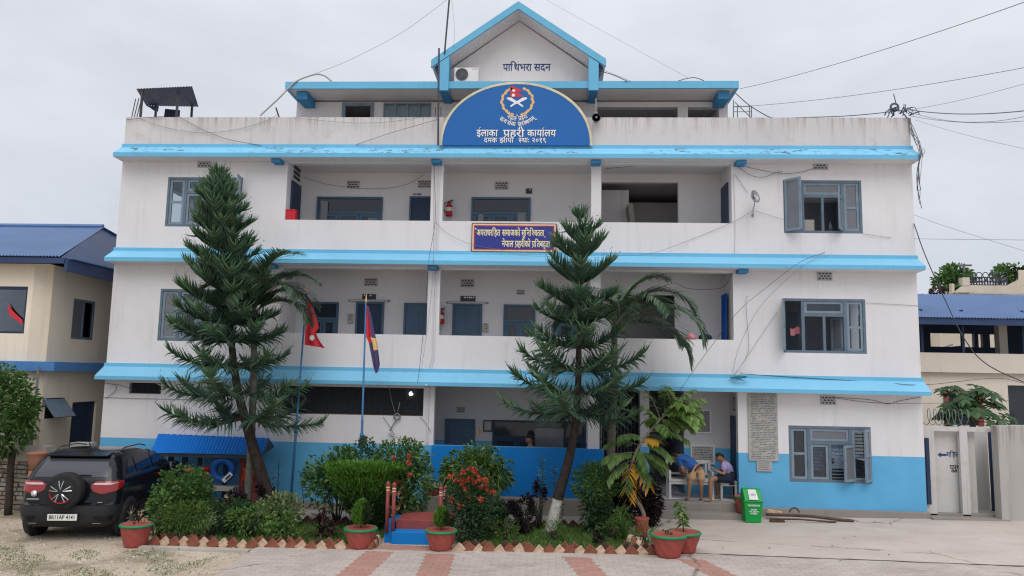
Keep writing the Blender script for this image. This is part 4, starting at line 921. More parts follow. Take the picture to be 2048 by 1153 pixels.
t = thing('bottle', 'clear bottle standing inside the top right window', 'bottle', (xm_+.25, .25, zs_)); MB().lathe([(.035,zs_),(.038,zs_+.15),(.03,zs_+.19),(.014,zs_+.22),(.014,zs_+.25)], (xm_+.25,.25,0), 12).build('body', M['glassl'], t, smooth=True); MB().lathe([(.017,zs_+.251),(.017,zs_+.275)], (xm_+.25,.25,0), 10).build('cap', M['canopy'], t)
b = MB(); b.box(XR-3.2, XR-1.6, 3.5, 4.1, 2.95, 4.9); b.box(XR-3.1, XR-2.45, 3.47, 3.498, 3.05, 4.8); b.box(XR-2.35, XR-1.7, 3.47, 3.498, 3.05, 4.8); o = b.build('steel_cupboard', M['frame'], None, org=(XR-2.4,3.8,2.95)); tag(o, 'grey steel cupboard inside the middle right room', 'cupboard')
# ================================================================== NEIGHBOURING BUILDINGS
def corr_sheet(mb, a, b_, c, d, n, amp, m=0):
    """corrugated sheet: a-b lower edge, d-c upper edge; ridges run from lower to upper edge"""
    a, b_, c, d = map(Vector, (a, b_, c, d)); nr = (b_-a).cross(d-a).normalized(); k = len(mb.v)
    for i in range(n*2+1):
        t = i/(n*2); o_ = nr*(amp if i % 2 else -amp); mb.v.append(tuple(a+(b_-a)*t+o_)); mb.v.append(tuple(d+(c-d)*t+o_))
    for i in range(n*2): mb.f.append([k+2*i, k+2*i+2, k+2*i+3, k+2*i+1]); mb.m.append(m)
XW = -11.9; YC = -.7
lb = thing('cream_house', 'cream two storey house with a blue sheet roof left of the office', 'house', (XW-2, 3, -.2))
fw = rect(-40,573,52,667,YC); sw_ = [at(147,595,0), at(190,610,0)]
def yS(px): d = ray(px, 600); return CAM.y+d.y*(XW-CAM.x)/d.x  # depth on the side wall seen at this column
def zS(px, py): return at(px, py, yS(px)).z
zb1 = at(60,720,YC).z; z_e = 5.42
mb = MB(); wall_holes(mb, XW-9, XW-.35, -.3, z_e, YC, YC+.2, [(fw[0], fw[1], fw[2], fw[3])])
mb.add([(XW-.35,YC,-.3),(XW,YC+.3,-.3),(XW,YC+.3,z_e),(XW-.35,YC,z_e)], [(0,1,2,3)])
ya, yb_ = yS(148), yS(192); za, zb_ = zS(148,678), zS(148,597); yc, yd = yS(103), yS(147); zc, zd = zS(120,838), zS(120,797); ye = yS(163)
def side_wall(mb, holes, x, y0, y1, z0, z1):
    ys = sorted({y0, y1, *[h[0] for h in holes], *[h[1] for h in holes]}); zs = sorted({z0, z1, *[h[2] for h in holes], *[h[3] for h in holes]})
    for i in range(len(ys)-1):
        for j in range(len(zs)-1):
            cy, cz = (ys[i]+ys[i+1])/2, (zs[j]+zs[j+1])/2
            if any(h[0] < cy < h[1] and h[2] < cz < h[3] for h in holes): continue
            mb.quad((x,ys[i],zs[j]),(x,ys[i+1],zs[j]),(x,ys[i+1],zs[j+1]),(x,ys[i],zs[j+1]))
    for a, c, d, e in holes:
        for q in (((a,d),(c,d)), ((c,d),(c,e)), ((c,e),(a,e)), ((a,e),(a,d))): (y0_,z0_),(y1_,z1_) = q; mb.quad((x,y0_,z0_),(x,y1_,z1_),(x-.15,y1_,z1_),(x-.15,y0_,z0_))
side_wall(mb, [(ya,yb_,za,zb_),(yc,yd,zc,zd),(ye,ye+1.0,-.3,zS(175,805))], XW, YC+.3, 7, -.3, z_e)
mb.quad((XW-9,YC,-.3),(XW-9,7,-.3),(XW-9,7,z_e),(XW-9,YC,z_e)); mb.quad((XW-9,7,-.3),(XW,7,-.3),(XW,7,z_e),(XW-9,7,z_e)); mb.quad((XW-9,YC,z_e),(XW,YC+.0,z_e),(XW,7,z_e),(XW-9,7,z_e))
mb.build('wall', M['cream'], lb)
b = MB(); b.box(XW-6, XW-.4, YC+.7, YC+.75, -.2, z_e-.1); b.box(XW-.5, XW-.4, YC+.8, 6.9, -.2, z_e-.1); b.build('room_wall', M['dark'], lb)  # near-black walls put the unlit interior into the colour
# string-course band, following wall and chamfer
zB0, zB1 = at(60,742,YC-.2).z, at(60,723,YC-.2).z; P = [(XW-9, YC-.22), (XW-.42, YC-.22), (XW+.2, YC+.2), (XW+.2, 7)]
b = MB(); k = 4
Q = [(XW-9, YC+.0), (XW-.36, YC+.0), (XW, YC+.31), (XW, 7)]
b.add([(p[0],p[1],zB0) for p in P]+[(p[0],p[1],zB1) for p in P]+[(p[0],p[1],zB0) for p in Q]+[(p[0],p[1],zB1) for p in Q], [(i,i+1,i+5,i+4) for i in range(3)]+[(i+4,i+5,i+13,i+12) for i in range(3)]+[(i,i+8,i+9,i+1) for i in range(3)])
b.build('string_course', M['bandblue'], lb)
b = MB(); x0, x1, z0, z1 = fw; b.box(x0, x1, YC+.02, YC+.08, z1-.06, z1); b.box(x1-.05, x1, YC+.02, YC+.08, z0, z1-.06); b.box(x0, x1-.05, YC+.02, YC+.08, z0, z0+.05)
o = b.build('window', M['doordark'], lb); pane(x0, x1-.05, z0+.05, z1-.06, YC+.09, o)
b = MB()
for q in ((ya,ya+.05,za,zb_),(yb_-.05,yb_,za,zb_),((ya+yb_)/2-.03,(ya+yb_)/2+.03,za,zb_)): b.box(XW-.05, XW-.01, *q)
for q in ((ya+.05,(ya+yb_)/2-.03),((ya+yb_)/2+.03,yb_-.05)): b.box(XW-.05, XW-.012, q[0], q[1], zb_-.06, zb_); b.box(XW-.05, XW-.012, q[0], q[1], za, za+.06)
o = b.build('window', M['frame'], lb)
b = MB(); b.box(XW-.04, XW-.03, ya+.05, (ya+yb_)/2-.03, za+.06, zb_-.06); b.build('pane', M['glassl'], o)
b = MB(); b.box(XW-.06, XW-.05, (ya+yb_)/2+.03, yb_-.05, za+.06, zb_-.06); b.build('pane', M['glass'], o)
b = MB(); b.box(XW-.1, XW-.06, yc, yd, zc, zd); o = b.build('window', M['dark'], lb)  # near-black panel paints the unlit opening
b = MB(); ang = math.radians(38); hz = zd-.03; b.obox((XW+.26*math.sin(ang)*1.0, (yc+yd)/2, hz-.26*math.cos(ang)), (.26*math.sin(ang),0,-.26*math.cos(ang)), (0,(yd-yc)/2-.02,0), (.012*math.cos(ang),0,.012*math.sin(ang))); b.build('shutter', M['frame'], o)
b = MB(); b.box(XW-.12, XW-.06, ye, ye+1.0, -.3, zS(175,805)); b.build('door', M['doordark'], lb)
# roof: ridge along x, gable end with dark sheeting
eR = at(130,513,YC-.4); xr = eR.x; ye0 = YC-.4; ridge_y = 2.6; rz = at(206,455,ridge_y); zr = rz.z
b = MB(); corr_sheet(b, (XW-10,ye0,eR.z), (xr-.15,ye0,eR.z), (rz.x,ridge_y,zr), (XW-10,ridge_y,zr), 130, .018); corr_sheet(b, (rz.x,ridge_y+.02,zr), (XW-10,ridge_y+.02,zr), (XW-10,7.4,eR.z), (xr,7.4,eR.z), 60, .018)
b.build('roof', M['roofblue'], lb)
b = MB(); b.add([(xr-.1,ye0,eR.z-.03),(rz.x-.05,ridge_y,zr-.03),(xr-.1,7.4,eR.z-.03)], [(0,1,2)]); b.build('gable_end', M['roofdark'], lb)
b = MB(); b.box(XW-10, xr, ye0+.03, ye0+.09, eR.z-.16, eR.z-.03); b.box(xr-.02, xr+.05, ye0+.03, 7.4, eR.z-.34, eR.z-.06); b.box(xr-.06,xr+.12,ye0+.1,7.4,eR.z-.05,eR.z-.02,1); b.build('fascia', [M['roofdark'], M['roofblue']], lb)
b = MB(); b.tube([(XW-10,ridge_y,zr+.02),(rz.x,ridge_y,zr+.02)], .07, 8); b.build('ridge_cap', M['roofblue'], lb)
b = MB(); q = at(70,800,YC-.05); b.tube([(q.x,YC-.03,3.0),(q.x,YC-.03,-.2)], .03, 6); b.build('drain_pipe', M['cablegrey'], lb)
# ---- flag-like cloth in the left window (hung inside)
q = at(15,600,YC+.06); b = MB(); P = []
for i in range(9):
    t = i/8; c0 = at(15+30*t, 605+35*t**.7, YC+.04); c1 = at(18+27*t, 630+20*t, YC+.04); P += [tuple(c0), tuple(c1)]
b.add(P, [(2*i,2*i+2,2*i+3,2*i+1) for i in range(8)]); o = b.build('hanging_cloth', M['crimson'], None, org=q); tag(o, 'red cloth hanging at the upper window of the cream house', 'cloth')
# ---- right neighbour: long house with a blue sheet roof and open veranda
YR = 4.6
rb = thing('roofed_house', 'pale house with blue sheet roof and open upper veranda right of the office', 'house', at(1950,960,YR))
def RZ(py, px=1945, Y=YR): return at(px, py, Y).z
x0 = at(1830,640,YR).x-1.5; x1 = x0+16
zf0, zf1 = RZ(746), RZ(707)
mb = MB(); rw = rect(1893,782,1972,852,YR); rw2 = rect(2024,772,2110,852,YR); wall_holes(mb, x0, x1, -.2, zf0, YR+.15, YR+.35, [rw, rw2]); mb.build('wall', M['cream2'], rb)
mb = MB(); mb.box(x0, x1, YR, YR+.15, zf0, zf1); mb.box(x0, x1, YR+.15, YR+4, zf0, zf0+.12); mb.build('balcony_parapet', M['cream2'], rb)
zc_ = RZ(633); mb = MB()
ow = [(at(1862,700,YR+3.5).x, at(1950,700,YR+3.5).x, zf0+.9, RZ(667,1900,YR+3.5)), (at(1958,700,YR+3.5).x, at(1967,700,YR+3.5).x, zf0+.9, RZ(669,1960,YR+3.5)), (at(1981,700,YR+3.5).x, at(1995,700,YR+3.5).x, zf0+.9, RZ(669,1980,YR+3.5))]
wall_holes(mb, x0, x1, zf0+.12, zc_+.3, YR+3.5, YR+3.65, ow); mb.box(x0, x0+.15, YR+.2, YR+3.5, zf0+.12, zc_+.3); mb.build('veranda_wall', M['doordark'], rb)
b = MB(); q = at(2003,680,YR+1.2); b.box(q.x-.12, q.x+.12, YR+1.1, YR+1.34, zf1-.3, zc_+.2); b.build('post', M['cream2'], rb)
for px in (1843,1925,2046): q = at(px,680,YR+.2); b = MB(); b.box(q.x-.04, q.x+.04, YR+.16, YR+.24, zf1, zc_+.2); b.build('post', M['doordark'], rb)
b = MB(); e0, e1 = RZ(636,1945,YR-.5), RZ(590,1945,YR+2.2); corr_sheet(b, (x0-.5,YR-.5,e0), (x1,YR-.5,e0), (x1,YR+2.2,e1), (x0-.5,YR+2.2,e1), 190, .018); corr_sheet(b, (x1,YR+2.22,e1), (x0-.5,YR+2.22,e1), (x0-.5,YR+5,e0), (x1,YR+5,e0), 60, .018); b.build('roof', M['roofblue'], rb)
b = MB(); b.box(x0-.5, x1, YR-.45, YR-.4, e0-.2, e0-.02); b.build('fascia', M['roofdark'], rb)
mb = MB(); mb.box(x0+.1, x1, YR+3.7, YR+6, -.2, zf0); mb.build('wall', M['cream2'], rb)
b = MB(); r = rw; b.box(r[0], r[0]+.14, YR+.12, YR+.3, r[2], r[3]); b.box(r[1]-.14, r[1], YR+.12, YR+.3, r[2], r[3]); b.box(r[0]+.14, r[1]-.14, YR+.13, YR+.29, r[3]-.08, r[3]); b.box(r[0]+.14, r[1]-.14, YR+.25, YR+.28, r[2], r[3]-.08, 1); b.build('window', [M['redpaint'], M['doordark']], rb)
b = MB(); r = rw2; b.box(r[0], r[1], YR+.28, YR+.3, r[2], r[3]); b.build('window', M['glassv'], rb)
# ---- far terrace house
YF = 15
fh = thing('terrace_house', 'far cream house with a railed planted roof terrace', 'house', at(1960,800,YF))
def FZp(px, py): q = at(px, py, YF); return (q.x, q.z)
poly = [FZp(1880,760), FZp(2300,770), FZp(2300,560), FZp(2048,557), FZp(2036,556), FZp(2036,541), FZp(2036,560), FZp(2012,572), FZp(1935,572), FZp(1935,557), FZp(1922,557), FZp(1922,574), FZp(1905,584), FZp(1905,569), FZp(1902,569), FZp(1902,588), FZp(1880,590)]
b = MB(); b.prism([FZp(1880,760), FZp(2300,770), FZp(2300,588), FZp(1903,587), FZp(1880,590)], YF, YF+8); b.build('wall', M['farcream'], fh)
b = MB(); b.prism([FZp(1905,586), FZp(2015,586), FZp(2015,572), FZp(1924,572)], YF-.1, YF-.003); b.prism([FZp(1922,572), FZp(1936,572), FZp(1936,556), FZp(1922,556)], YF-.12, YF+.2); b.prism([FZp(1901,588), FZp(1906,585), FZp(1906,569), FZp(1901,568)], YF-.12, YF+.1); b.prism([FZp(2012,586), FZp(2120,588), FZp(2120,540), FZp(2036,541), FZp(2036,560), FZp(2012,572)], YF-.05, YF-.004); b.build('terrace_parapet', M['farcream'], fh)
b = MB(); k0, k1 = FZp(1936,571), FZp(2012,556); zz = (k0[1], k1[1])
for i in range(15): x = k0[0]+(k1[0]-k0[0])*i/14; b.box(x-.02, x+.02, YF-.06, YF-.02, zz[0], zz[1])
for z in (zz[0]+.02, (zz[0]+zz[1])/2, zz[1]): b.box(k0[0], k1[0], YF-.065, YF-.015, z-.02, z+.02)
for i in range(12): x = k0[0]+(k1[0]-k0[0])*(i+.5)/12; b.torus((x, YF-.04, zz[0]+.28+(.16 if i % 2 else -.06)), .12, .02, 'y', 10, 4)
b.build('terrace_railing', M['darksteel'], fh)
b = MB(); a, c = FZp(2040,526), FZp(2100,518); b.add([(a[0],YF,a[1]-.1),(c[0],YF,c[1]-.1),(c[0],YF+3,c[1]+.1),(a[0],YF+3,a[1]+.1)], [(0,1,2,3)]); b.box(c[0]-.6,c[0]-.5,YF+.5,YF+.6,FZp(2060,560)[1],c[1]); b.build('porch_roof', M['roofdark'], fh)
a = at(1928,532,YF+.4); c = at(1928,575,YF+.4); l_, r_ = at(1913,531,YF+.4), at(1943,531,YF+.4); b = MB(); b.tube([c, a], .05, 6); b.tube([l_, r_], .05, 6); o = b.build('pipe_frame', M['cablegrey'], None, org=c); tag(o, 'thin grey T-shaped pipe frame rising from the far terrace', 'pipe')
# tank-like dark tarp behind the right veranda
a = at(1868,705,YR+6); q = MB(); q.add([at(1866,706,YR+6), at(1930,706,YR+6), at(1928,691,YR+6), at(1900,694,YR+5.6), at(1870,702,YR+5.6)], [(0,1,2,3,4)]); q.add([at(1878,697,YR+6.2), at(1906,688,YR+6.2), at(1906,691,YR+5.8), at(1878,701,YR+5.8)], [(0,1,2,3)]); o = q.build('tin_shelter', M['roofdark'], None, org=a); tag(o, 'dark tin shelter seen through the open veranda of the right house', 'shelter')
# ---- toilet block
YT = .14; tb = thing('toilet_block', 'low grey plastered toilet block with two doorways right of the office', 'toilet block', (9.3, YT, 0))
tx = lambda px, Y=YT: at(px, 940, Y).x
ztop = at(1900,854,YT).z; zl = at(1900,863,YT).z
mb = MB(); wall_holes(mb, tx(1846), tx(1996), -.05, ztop, YT, YT+.1, [(tx(1871),tx(1922),-.05,zl), (tx(1938),tx(1996)-.001,-.05,zl-.0)]); mb.build('wall', M['toilet'], tb)
mb = MB(); mb.box(tx(1866), tx(1961), YT+.18, YT+.3, -.05, ztop-.1); mb.build('partition_wall', M['toilet'], tb)
mb = MB(); mb.box(tx(1961), tx(1996)+.3, YT+.9, YT+1.0, -.05, ztop-.1); mb.build('rear_wall', M['toilet'], tb)
b = MB(); yd_ = YT+.55; b.box(at(1981,940,yd_).x, at(2003,940,yd_).x, yd_, yd_+.04, .101, zl); b.build('door', M['doordark'], tb)
b = MB(); b.box(tx(1850), tx(1857), YT-.08, YT-.03, .3, at(1852,876,YT).z); b.build('door', M['doordark'], tb)
b = MB(); b.box(tx(1846), tx(1996), YT-.38, YT-.001, -.2, .06); b.box(tx(1846), tx(1996)+.3, YT+.0, YT+1.2, -.2, .10); b.build('step', M['plinth'], tb, bevel=.01)
yy = YT+.176; r = rect(1893,905,1920,914,yy); lettering('महिला', 'lettering', tb, M['letterb'], r[0], r[1]+.02, r[2], r[3], yy, bold=.02)
r = rect(1900,931,1920,941,yy); lettering('पुरुष', 'lettering', tb, M['blackp'], r[0], r[1]+.02, r[2], r[3], yy, bold=.02)
b = MB(); a, c = at(1875,910,yy), at(1893,910,yy); s_ = (c.x-a.x); b.add([(a.x,yy,a.z),(a.x+s_*.4,yy,a.z-.06),(a.x+s_*.4,yy,a.z-.025),(c.x,yy,a.z-.025),(c.x,yy,a.z+.025),(a.x+s_*.4,yy,a.z+.025),(a.x+s_*.4,yy,a.z+.06)], [(0,1,2,5,6),(2,3,4,5)]); b.build('arrow_mark', M['letterb'], tb)
yw = -.1; wx0, wx1 = at(2012,940,yw).x, at(2012,940,yw).x+6
mb = MB(); bx = tx(1998, yw-.1); mb.box(bx, wx0-.002, yw-.12, yw+.14, -.2, at(2005,852,yw).z); mb.box(wx0, wx1, yw, yw+.2, -.2, at(2030,852,yw).z)
o = mb.build('boundary_wall', M['oldwall'], None, org=(wx0, yw, 0), bevel=.01); tag(o, 'stained old concrete wall at the right edge of the yard', 'wall')
# razor wire coil on the wall
a = at(1850,852,YT+.1); b = MB(); P = []
for i in range(90): t = i/89; P.append((a.x+.1+t*1.0, YT+.4+.14*math.sin(t*2*PI*7), ztop+.2+.19*math.cos(t*2*PI*7)))
b.tube(P, .008, 4); o = b.build('razor_wire', M['cablegrey'], None, org=(a.x, YT+.3, ztop)); tag(o, 'loose coil of razor wire on the toilet block roof', 'wire')
# ---- old brick stack and wall by the car
bw = thing('brick_wall', 'old loose brick wall with stained cap behind the black car', 'wall', (-12.2, -1.6, -.2))
wy = -.4; zt2 = at(60,893,wy).z; xa, xb = -16, at(200,900,wy).x
b = MB(); cp_ = MB(); rr = random.Random(3); wy = -1.15
for xa, xb, wy_ in ((-16, -11.25, -1.15), (-11.24, XL-.04, -.34)):
    zc0 = -.25; row = 0; zt3 = at(60 if xb < -11 else 190, 893 if xb < -11 else 887, wy_).z
    while zc0 < zt3-.32:
        x = xa+(.12 if row % 2 else 0)
        while x < xb-.1:
            w_ = rr.uniform(.2,.25); hh = .088; j = rr.uniform(-.035,.035); w_ = min(w_, xb-x)
            b.obox((x+w_/2, wy_+.12+j, zc0+hh/2), (w_/2-.006, rr.uniform(-.012,.012), rr.uniform(-.006,.006)), (0,.11,0), (0,0,hh/2-.006), 0 if rr.random() < .55 else 1); x += w_
        zc0 += .096; row += 1
    cp_.box(xa, xb, wy_-.02, wy_+.28, zt3-.33, zt3)
b.build('masonry', [pmat('weathered_brick', srgb(164,132,110), .95, .35, 5, .4, 30), pmat('grey_brick', srgb(148,134,120), .95, .35, 5, .4, 30)], bw)
cp_.build('cap', M['oldwall'], bw)
M['wallcap'] = stain_mat('stained_cap', (.42,.39,.35), None, None, streak=.95, streak_col=(.07,.065,.06), thr=(.44,.54)); bw.children[-1].data.materials[0] = M['wallcap']
p = at(78,908,-1.5); o = MB().lathe([(.16,p.z-.35),(.2,p.z-.1),(.24,p.z),(.26,p.z+.02),(.1,p.z+.06),(.02,p.z+.07)], (p.x,-1.5,0), 18).lathe([(.2,-.2),(.17,p.z-.355)], (p.x,-1.5,0), 12).build('clay_jar', pmat('worn_clay', srgb(158,112,94), .8, .25, 6), None, smooth=True, org=(p.x,-1.5,-.2)); tag(o, 'tall clay jar with red lid beside the brick wall', 'jar')
# ---- rooftop shelter on the left
YH = .9
rs = thing('rooftop_shelter', 'dark tin shelter on thin posts at the left end of the flat roof', 'shelter', at(335,232,YH))
b = MB(); A_, B_, C_, D_ = at(292,212,YH+1.5), at(397,214,YH+1.5), at(384,173,YH), at(272,178,YH); corr_sheet(b, A_, B_, C_, D_, 20, .008); b.build('roof_sheet', M['roofdark'], rs)
b = MB(); q = [at(292,212,YH+1.5), at(318,213,YH+1.5), at(316,224,YH+1.5), at(308,222,YH+1.5), at(300,216,YH+1.5)]; b.add(q, [(0,1,2,3,4)]); b.build('torn_flap', M['roofdark'], rs)
for px, Y in ((281,YH+.05),(353,YH+.2),(383,YH+1.3),(311,YH+1.4)): q = at(px,232,Y); z1q = at(px, 181 if px < 290 else (184 if px == 353 else 210), Y).z; b = MB(); b.box(q.x-.025, q.x+.025, Y-.025, Y+.025, 8.36, z1q); b.build('post', M['darksteel'], rs)
r = rect(326,218,360,234,YH+.6); o = MB().add([(r[0],YH+.6,r[2]-.4),(r[1],YH+.6,r[2]-.4),(r[1],YH+.6,r[3]-.04),(r[0]+.05,YH+.6,r[3])], [(0,1,2,3)]).build('hanging_cloth', M['navy'], None, org=(r[0],YH+.6,r[2])); tag(o, 'dark cloth hung to dry under the rooftop shelter', 'cloth')
for px in (263,268,273): q0_, q1_ = at(px,234,.1), at(px+7+rnd.random()*4,196+rnd.random()*14,.1); o = MB().tube([(q0_.x,.09,ZP-.05),q1_], .012, 5).build('rebar_rod', M['rust'], None, org=q0_); tag(o, 'thin bent steel rod sticking up from the left roof corner', 'rod', 'steel rods at the left roof corner')
q0_, q1_ = at(561,232,.1), at(552,216,.1); o = MB().tube([(q0_.x,.09,ZP-.05),q1_], .02, 5).build('rebar_rod', M['rust'], None, org=q0_); tag(o, 'short leaning rod on the parapet left of the penthouse', 'rod')
# ---- antenna masts
a, c = at(889,108,.25), at(902,-40,.25); o = MB().tube([a, c], .022, 6).build('antenna_mast', M['darksteel'], None, org=a); tag(o, 'thin dark mast rising from the left gable eave', 'mast')
a, c = at(876,291,-.22), at(878,97,-.22); b = MB(); b.tube([a, c], .022, 6); b.tube([at(871,232,-.24), at(871,215,-.24)], .012, 5); b.tube([at(882,232,-.24), at(882,215,-.24)], .012, 5); o = b.build('antenna_mast', M['darksteel'], None, org=a); tag(o, 'dark steel mast standing on the sunshade left of the arched sign', 'mast')
# roof stair railing at the right of the penthouse
b = MB(); Y = 1.6
for px in (1467,1475,1499,1503): b.tube([at(px,236,Y), at(px,212 if px > 1470 else 200,Y)], .014, 5)
b.tube([at(1467,214,Y), at(1503,213,Y)], .014, 5); b.tube([at(1470,205,Y), at(1502,236,Y)], .012, 5); b.tube([at(1467,224,Y), at(1503,224,Y)], .01, 5); o = b.build('roof_railing', M['cablegrey'], None, org=at(1480,236,Y)); tag(o, 'thin pipe railing on the roof right of the penthouse', 'railing')

# ================================================================== FLAGPOLES AND FLAGS
def flagpole(px0, py0, px1, py1, label):
    B_ = gr(px0, py0); B_ = Vector((B_.x, -1.0 if B_.y > -1 else B_.y, 0)); top = at(px1, py1, B_.y); base = at(px0, py0, B_.y); base.z = gz(base.x)
    t = thing('flagpole', label, 'flagpole', base); b = MB(); b.tube([base, base+(top-base)*.45, base+(top-base)*.452, top], [.032,.03,.023,.02], 8); b.build('pole', M['poleblue'], t, smooth=True)
    b = MB(); d_ = (top-base).normalized(); b.lathe([(.02,0),(.028,.02),(.02,.06),(.012,.12),(.0,.22)], top, 8); b.build('finial', M['gold'], t, smooth=True)
    b = MB(); q = base+(top-base)*.38; b.lathe([(.045,-.04),(.05,0),(.045,.04)], q, 10); b.build('pole_collar', M['poleblue'], t, smooth=True); return base, top
fb1, ft1 = flagpole(580,1012,613,588,'blue flagpole carrying the red pennant flag')
fb2, ft2 = flagpole(720,1000,732,605,'blue flagpole carrying the drooping two-coloured flag')
def onpole(base, top, py): 
    lo, hi = 0., 1.
    for _ in range(30):
        mdl = (lo+hi)/2; q = base+(top-base)*mdl; d_ = q-CAM; y = 576.5-FPX*(d_@cU)/(d_@cF)
        if y > py: lo = mdl
        else: hi = mdl
    return base+(top-base)*lo
def cloth_flag(name, rows, Y, mats, pick, label, parent_org):
    """rows: list of (left px, right px, py) down the hoist; folds run down the cloth"""
    n = 12; b = MB(); K = []
    for j, (l_, r_, pl_, pr_) in enumerate(rows):
        for i in range(n+1):
            u = i/n; q = at(l_+(r_-l_)*u, pl_+(pr_-pl_)*u, Y); w_ = q.copy(); w_.y += .045*math.sin(u*8+j*.25)*u+.03*math.sin(u*4+1); K.append(tuple(w_))
    fs, ms = [], []
    for j in range(len(rows)-1):
        for i in range(n): fs.append([j*(n+1)+i, j*(n+1)+i+1, (j+1)*(n+1)+i+1, (j+1)*(n+1)+i]); ms.append(pick(i/n, j/(len(rows)-1)))
    b.v = K; b.f = fs; b.m = ms
    o = b.build(name, mats, None, smooth=True, org=parent_org); tag(o, label, 'flag'); return o
Yf1 = ft1.y-.03
f1 = cloth_flag('pennant_flag', [(614,617,598,602),(613,628,610,622),(612,634,628,640),(611,638,646,656),(609.5,632,660,666),(609,637,672,678),(608.5,645,684,690),(608.5,651,690,697)], Yf1, [M['crimson'], pmat('flag_blue_edge', srgb(36,54,120), .8)], lambda u, v: 1 if (u > .92 or v > .95) else 0, 'red pennant flag with a white sun hanging on the left flagpole', at(612,598,Yf1))
q = at(624,676,Yf1-.11); b = MB(); V_ = []
for i in range(24): an = 2*PI*i/24; r_ = .07 if i % 2 else .04; V_.append((q.x+r_*math.cos(an), q.y, q.z+r_*1.1*math.sin(an)))
b.add(V_, [list(range(24))]); o = b.build('sun_emblem', M['letter'], f1)
Yf2 = ft2.y-.03
f2 = cloth_flag('drooping_flag', [(733,737,612,613),(733,742,625,630),(732,746,645,651),(732,750,662,668),(731.5,752,674,677),(737,755,686,686),(740,757,702,700),(743,759,718,715),(746,761,734,730),(751,758,748,742)], Yf2, [M['crimson'], pmat('flag_navy', srgb(78,72,110), .85), M['gold']], lambda u, v: 2 if (.42 < v < .6 and .35 < u < .95) else (0 if (u < .55 and v < .5) else 1), 'red and navy flag with a gold emblem drooping on the right flagpole', at(733,612,Yf2))

# ================================================================== FIRE-BUCKET STAND under a blue sheet canopy
YK = -.58; zk = gz(-7)
ks = thing('bucket_stand', 'red framed rack with a bright blue sheet canopy beside the car', 'stand', (at(415,930,YK).x, YK, zk))
e0, e1 = at(299,905,YK-.35), at(524,911,YK-.35); r0, r1 = at(316,868,YK+.1), at(537,877,YK+.1)
b = MB(); corr_sheet(b, e0, e1, r1, r0, 34, .012); back0, back1 = at(312,901,YK+.7), at(547,908,YK+.7); corr_sheet(b, r1, r0, (r0.x,YK+.5,e0.z+.1), (r1.x,YK+.5,e1.z+.1), 20, .012); b.build('canopy_sheet', M['canopy'], ks)
b = MB(); b.add([tuple(e1), (r1.x,YK+.1,r1.z-.02), (r1.x,YK+.5,e1.z+.1)], [(0,1,2)]); b.box(e0.x+.1, e1.x-.02, YK-.31, YK-.25, e0.z-.09, e0.z-.02); b.build('canopy_frame', M['darksteel'], ks)
for px in (340,368,398,450,484,512): q = at(px,950,YK); b = MB(); b.box(q.x-.05 if px in (340,368,484,512) else q.x-.035, q.x+.05 if px in (340,368,484,512) else q.x+.035, YK-.04, YK+.04, zk, e0.z-.05); b.build('post', M['redpaint'] if px > 480 else M['doordark'], ks)
b = MB(); b.box(at(484,950,YK).x, at(512,950,YK).x, YK-.045, YK+.03, at(500,1003,YK).z, at(500,997,YK).z); b.build('cross_rail', M['redpaint'], ks)
def bucket(px, pt, pb, wpx, mt, Y, label, tilt=0, handle=True):
    c = at(px, pb, Y); t_ = at(px, pt, Y); h_ = t_.z-c.z; R_ = wpx*.5*(17.7+Y)/1500; t = thing('bucket', label, 'bucket', (0,0,0), 'buckets hung on the blue canopy rack')
    b = MB(); b.lathe([(R_*.72,0),(R_*.97,h_*.9),(R_*1.06,h_*.9),(R_*1.08,h_),(R_*.98,h_),(R_*.9,h_*.85),(R_*.66,.03)], (0,0,0), 20); b.build('body', M[mt], t, smooth=True)
    if handle: b = MB(); b.torus((0,0,h_*.95), R_*1.02, .012, 'y', 14, 5, a0=0, a1=PI); b.build('handle', M['darksteel'], t, smooth=True)
    t.location = c; t.rotation_euler = (0, tilt, 0); return t
YB = YK-.2
bucket(322,924,936,22,'orange',YB,'bright orange bucket hung at the left end of the rack'); bucket(378,937,949,24,'orange',YB,'orange bucket half hidden behind the round leaved bush'); bucket(411,935,956,20,'redplastic',YB,'red bucket hung left of the blue tube')
bucket(493,940,962,27,'orange',YB,'tilted orange bucket hung right of the blue tube', .35)
q = at(446,940,YB); t = thing('swim_ring', 'blue inflatable rubber ring hung on the canopy rack', 'ring', q); R_ = 26*(17.7+YB)/1500; b = MB(); b.torus(q, R_*.72, R_*.29, 'y', 36, 14); b.build('ring', M['poleblue'], t, smooth=True); t.children[0].data.materials[0] = pmat('blue_rubber', srgb(24,84,160), .45, .06, 3)
b = MB(); u_ = Vector((.7,0,.7)); v_ = Vector((-.7,0,.7)); b.obox(q+Vector((R_*.5,-R_*.29-.004,-R_*.52)), u_*.13, v_*.05, Vector((0,.004,0)), 0); b.obox(q+Vector((R_*.5+.02,-R_*.29-.012,-R_*.50)), u_*.07, v_*.02, Vector((0,.002,0)), 1); b.build('label_patch', [M['plate'], M['blackp']], t)
q = at(291,922,YK+.2); t = thing('round_basin', 'dark round basin with a red inside leaning on the rack beside the car', 'basin', q); R_ = 24*(17.7+YK)/1500; b = MB(); b.lathe([(R_*.5,.12),(R_*.85,.08),(R_,0),(R_*.97,-.02),(R_*.9,.0)], q, 26, axis='y'); b.build('shell', M['darksteel'], t, smooth=True); b = MB(); b.lathe([(0,.02),(R_*.72,.02),(R_*.72,.03),(0,.03)], q+Vector((.05,-.05,0)), 24, axis='y'); b.build('inside', M['redpaint'], t)
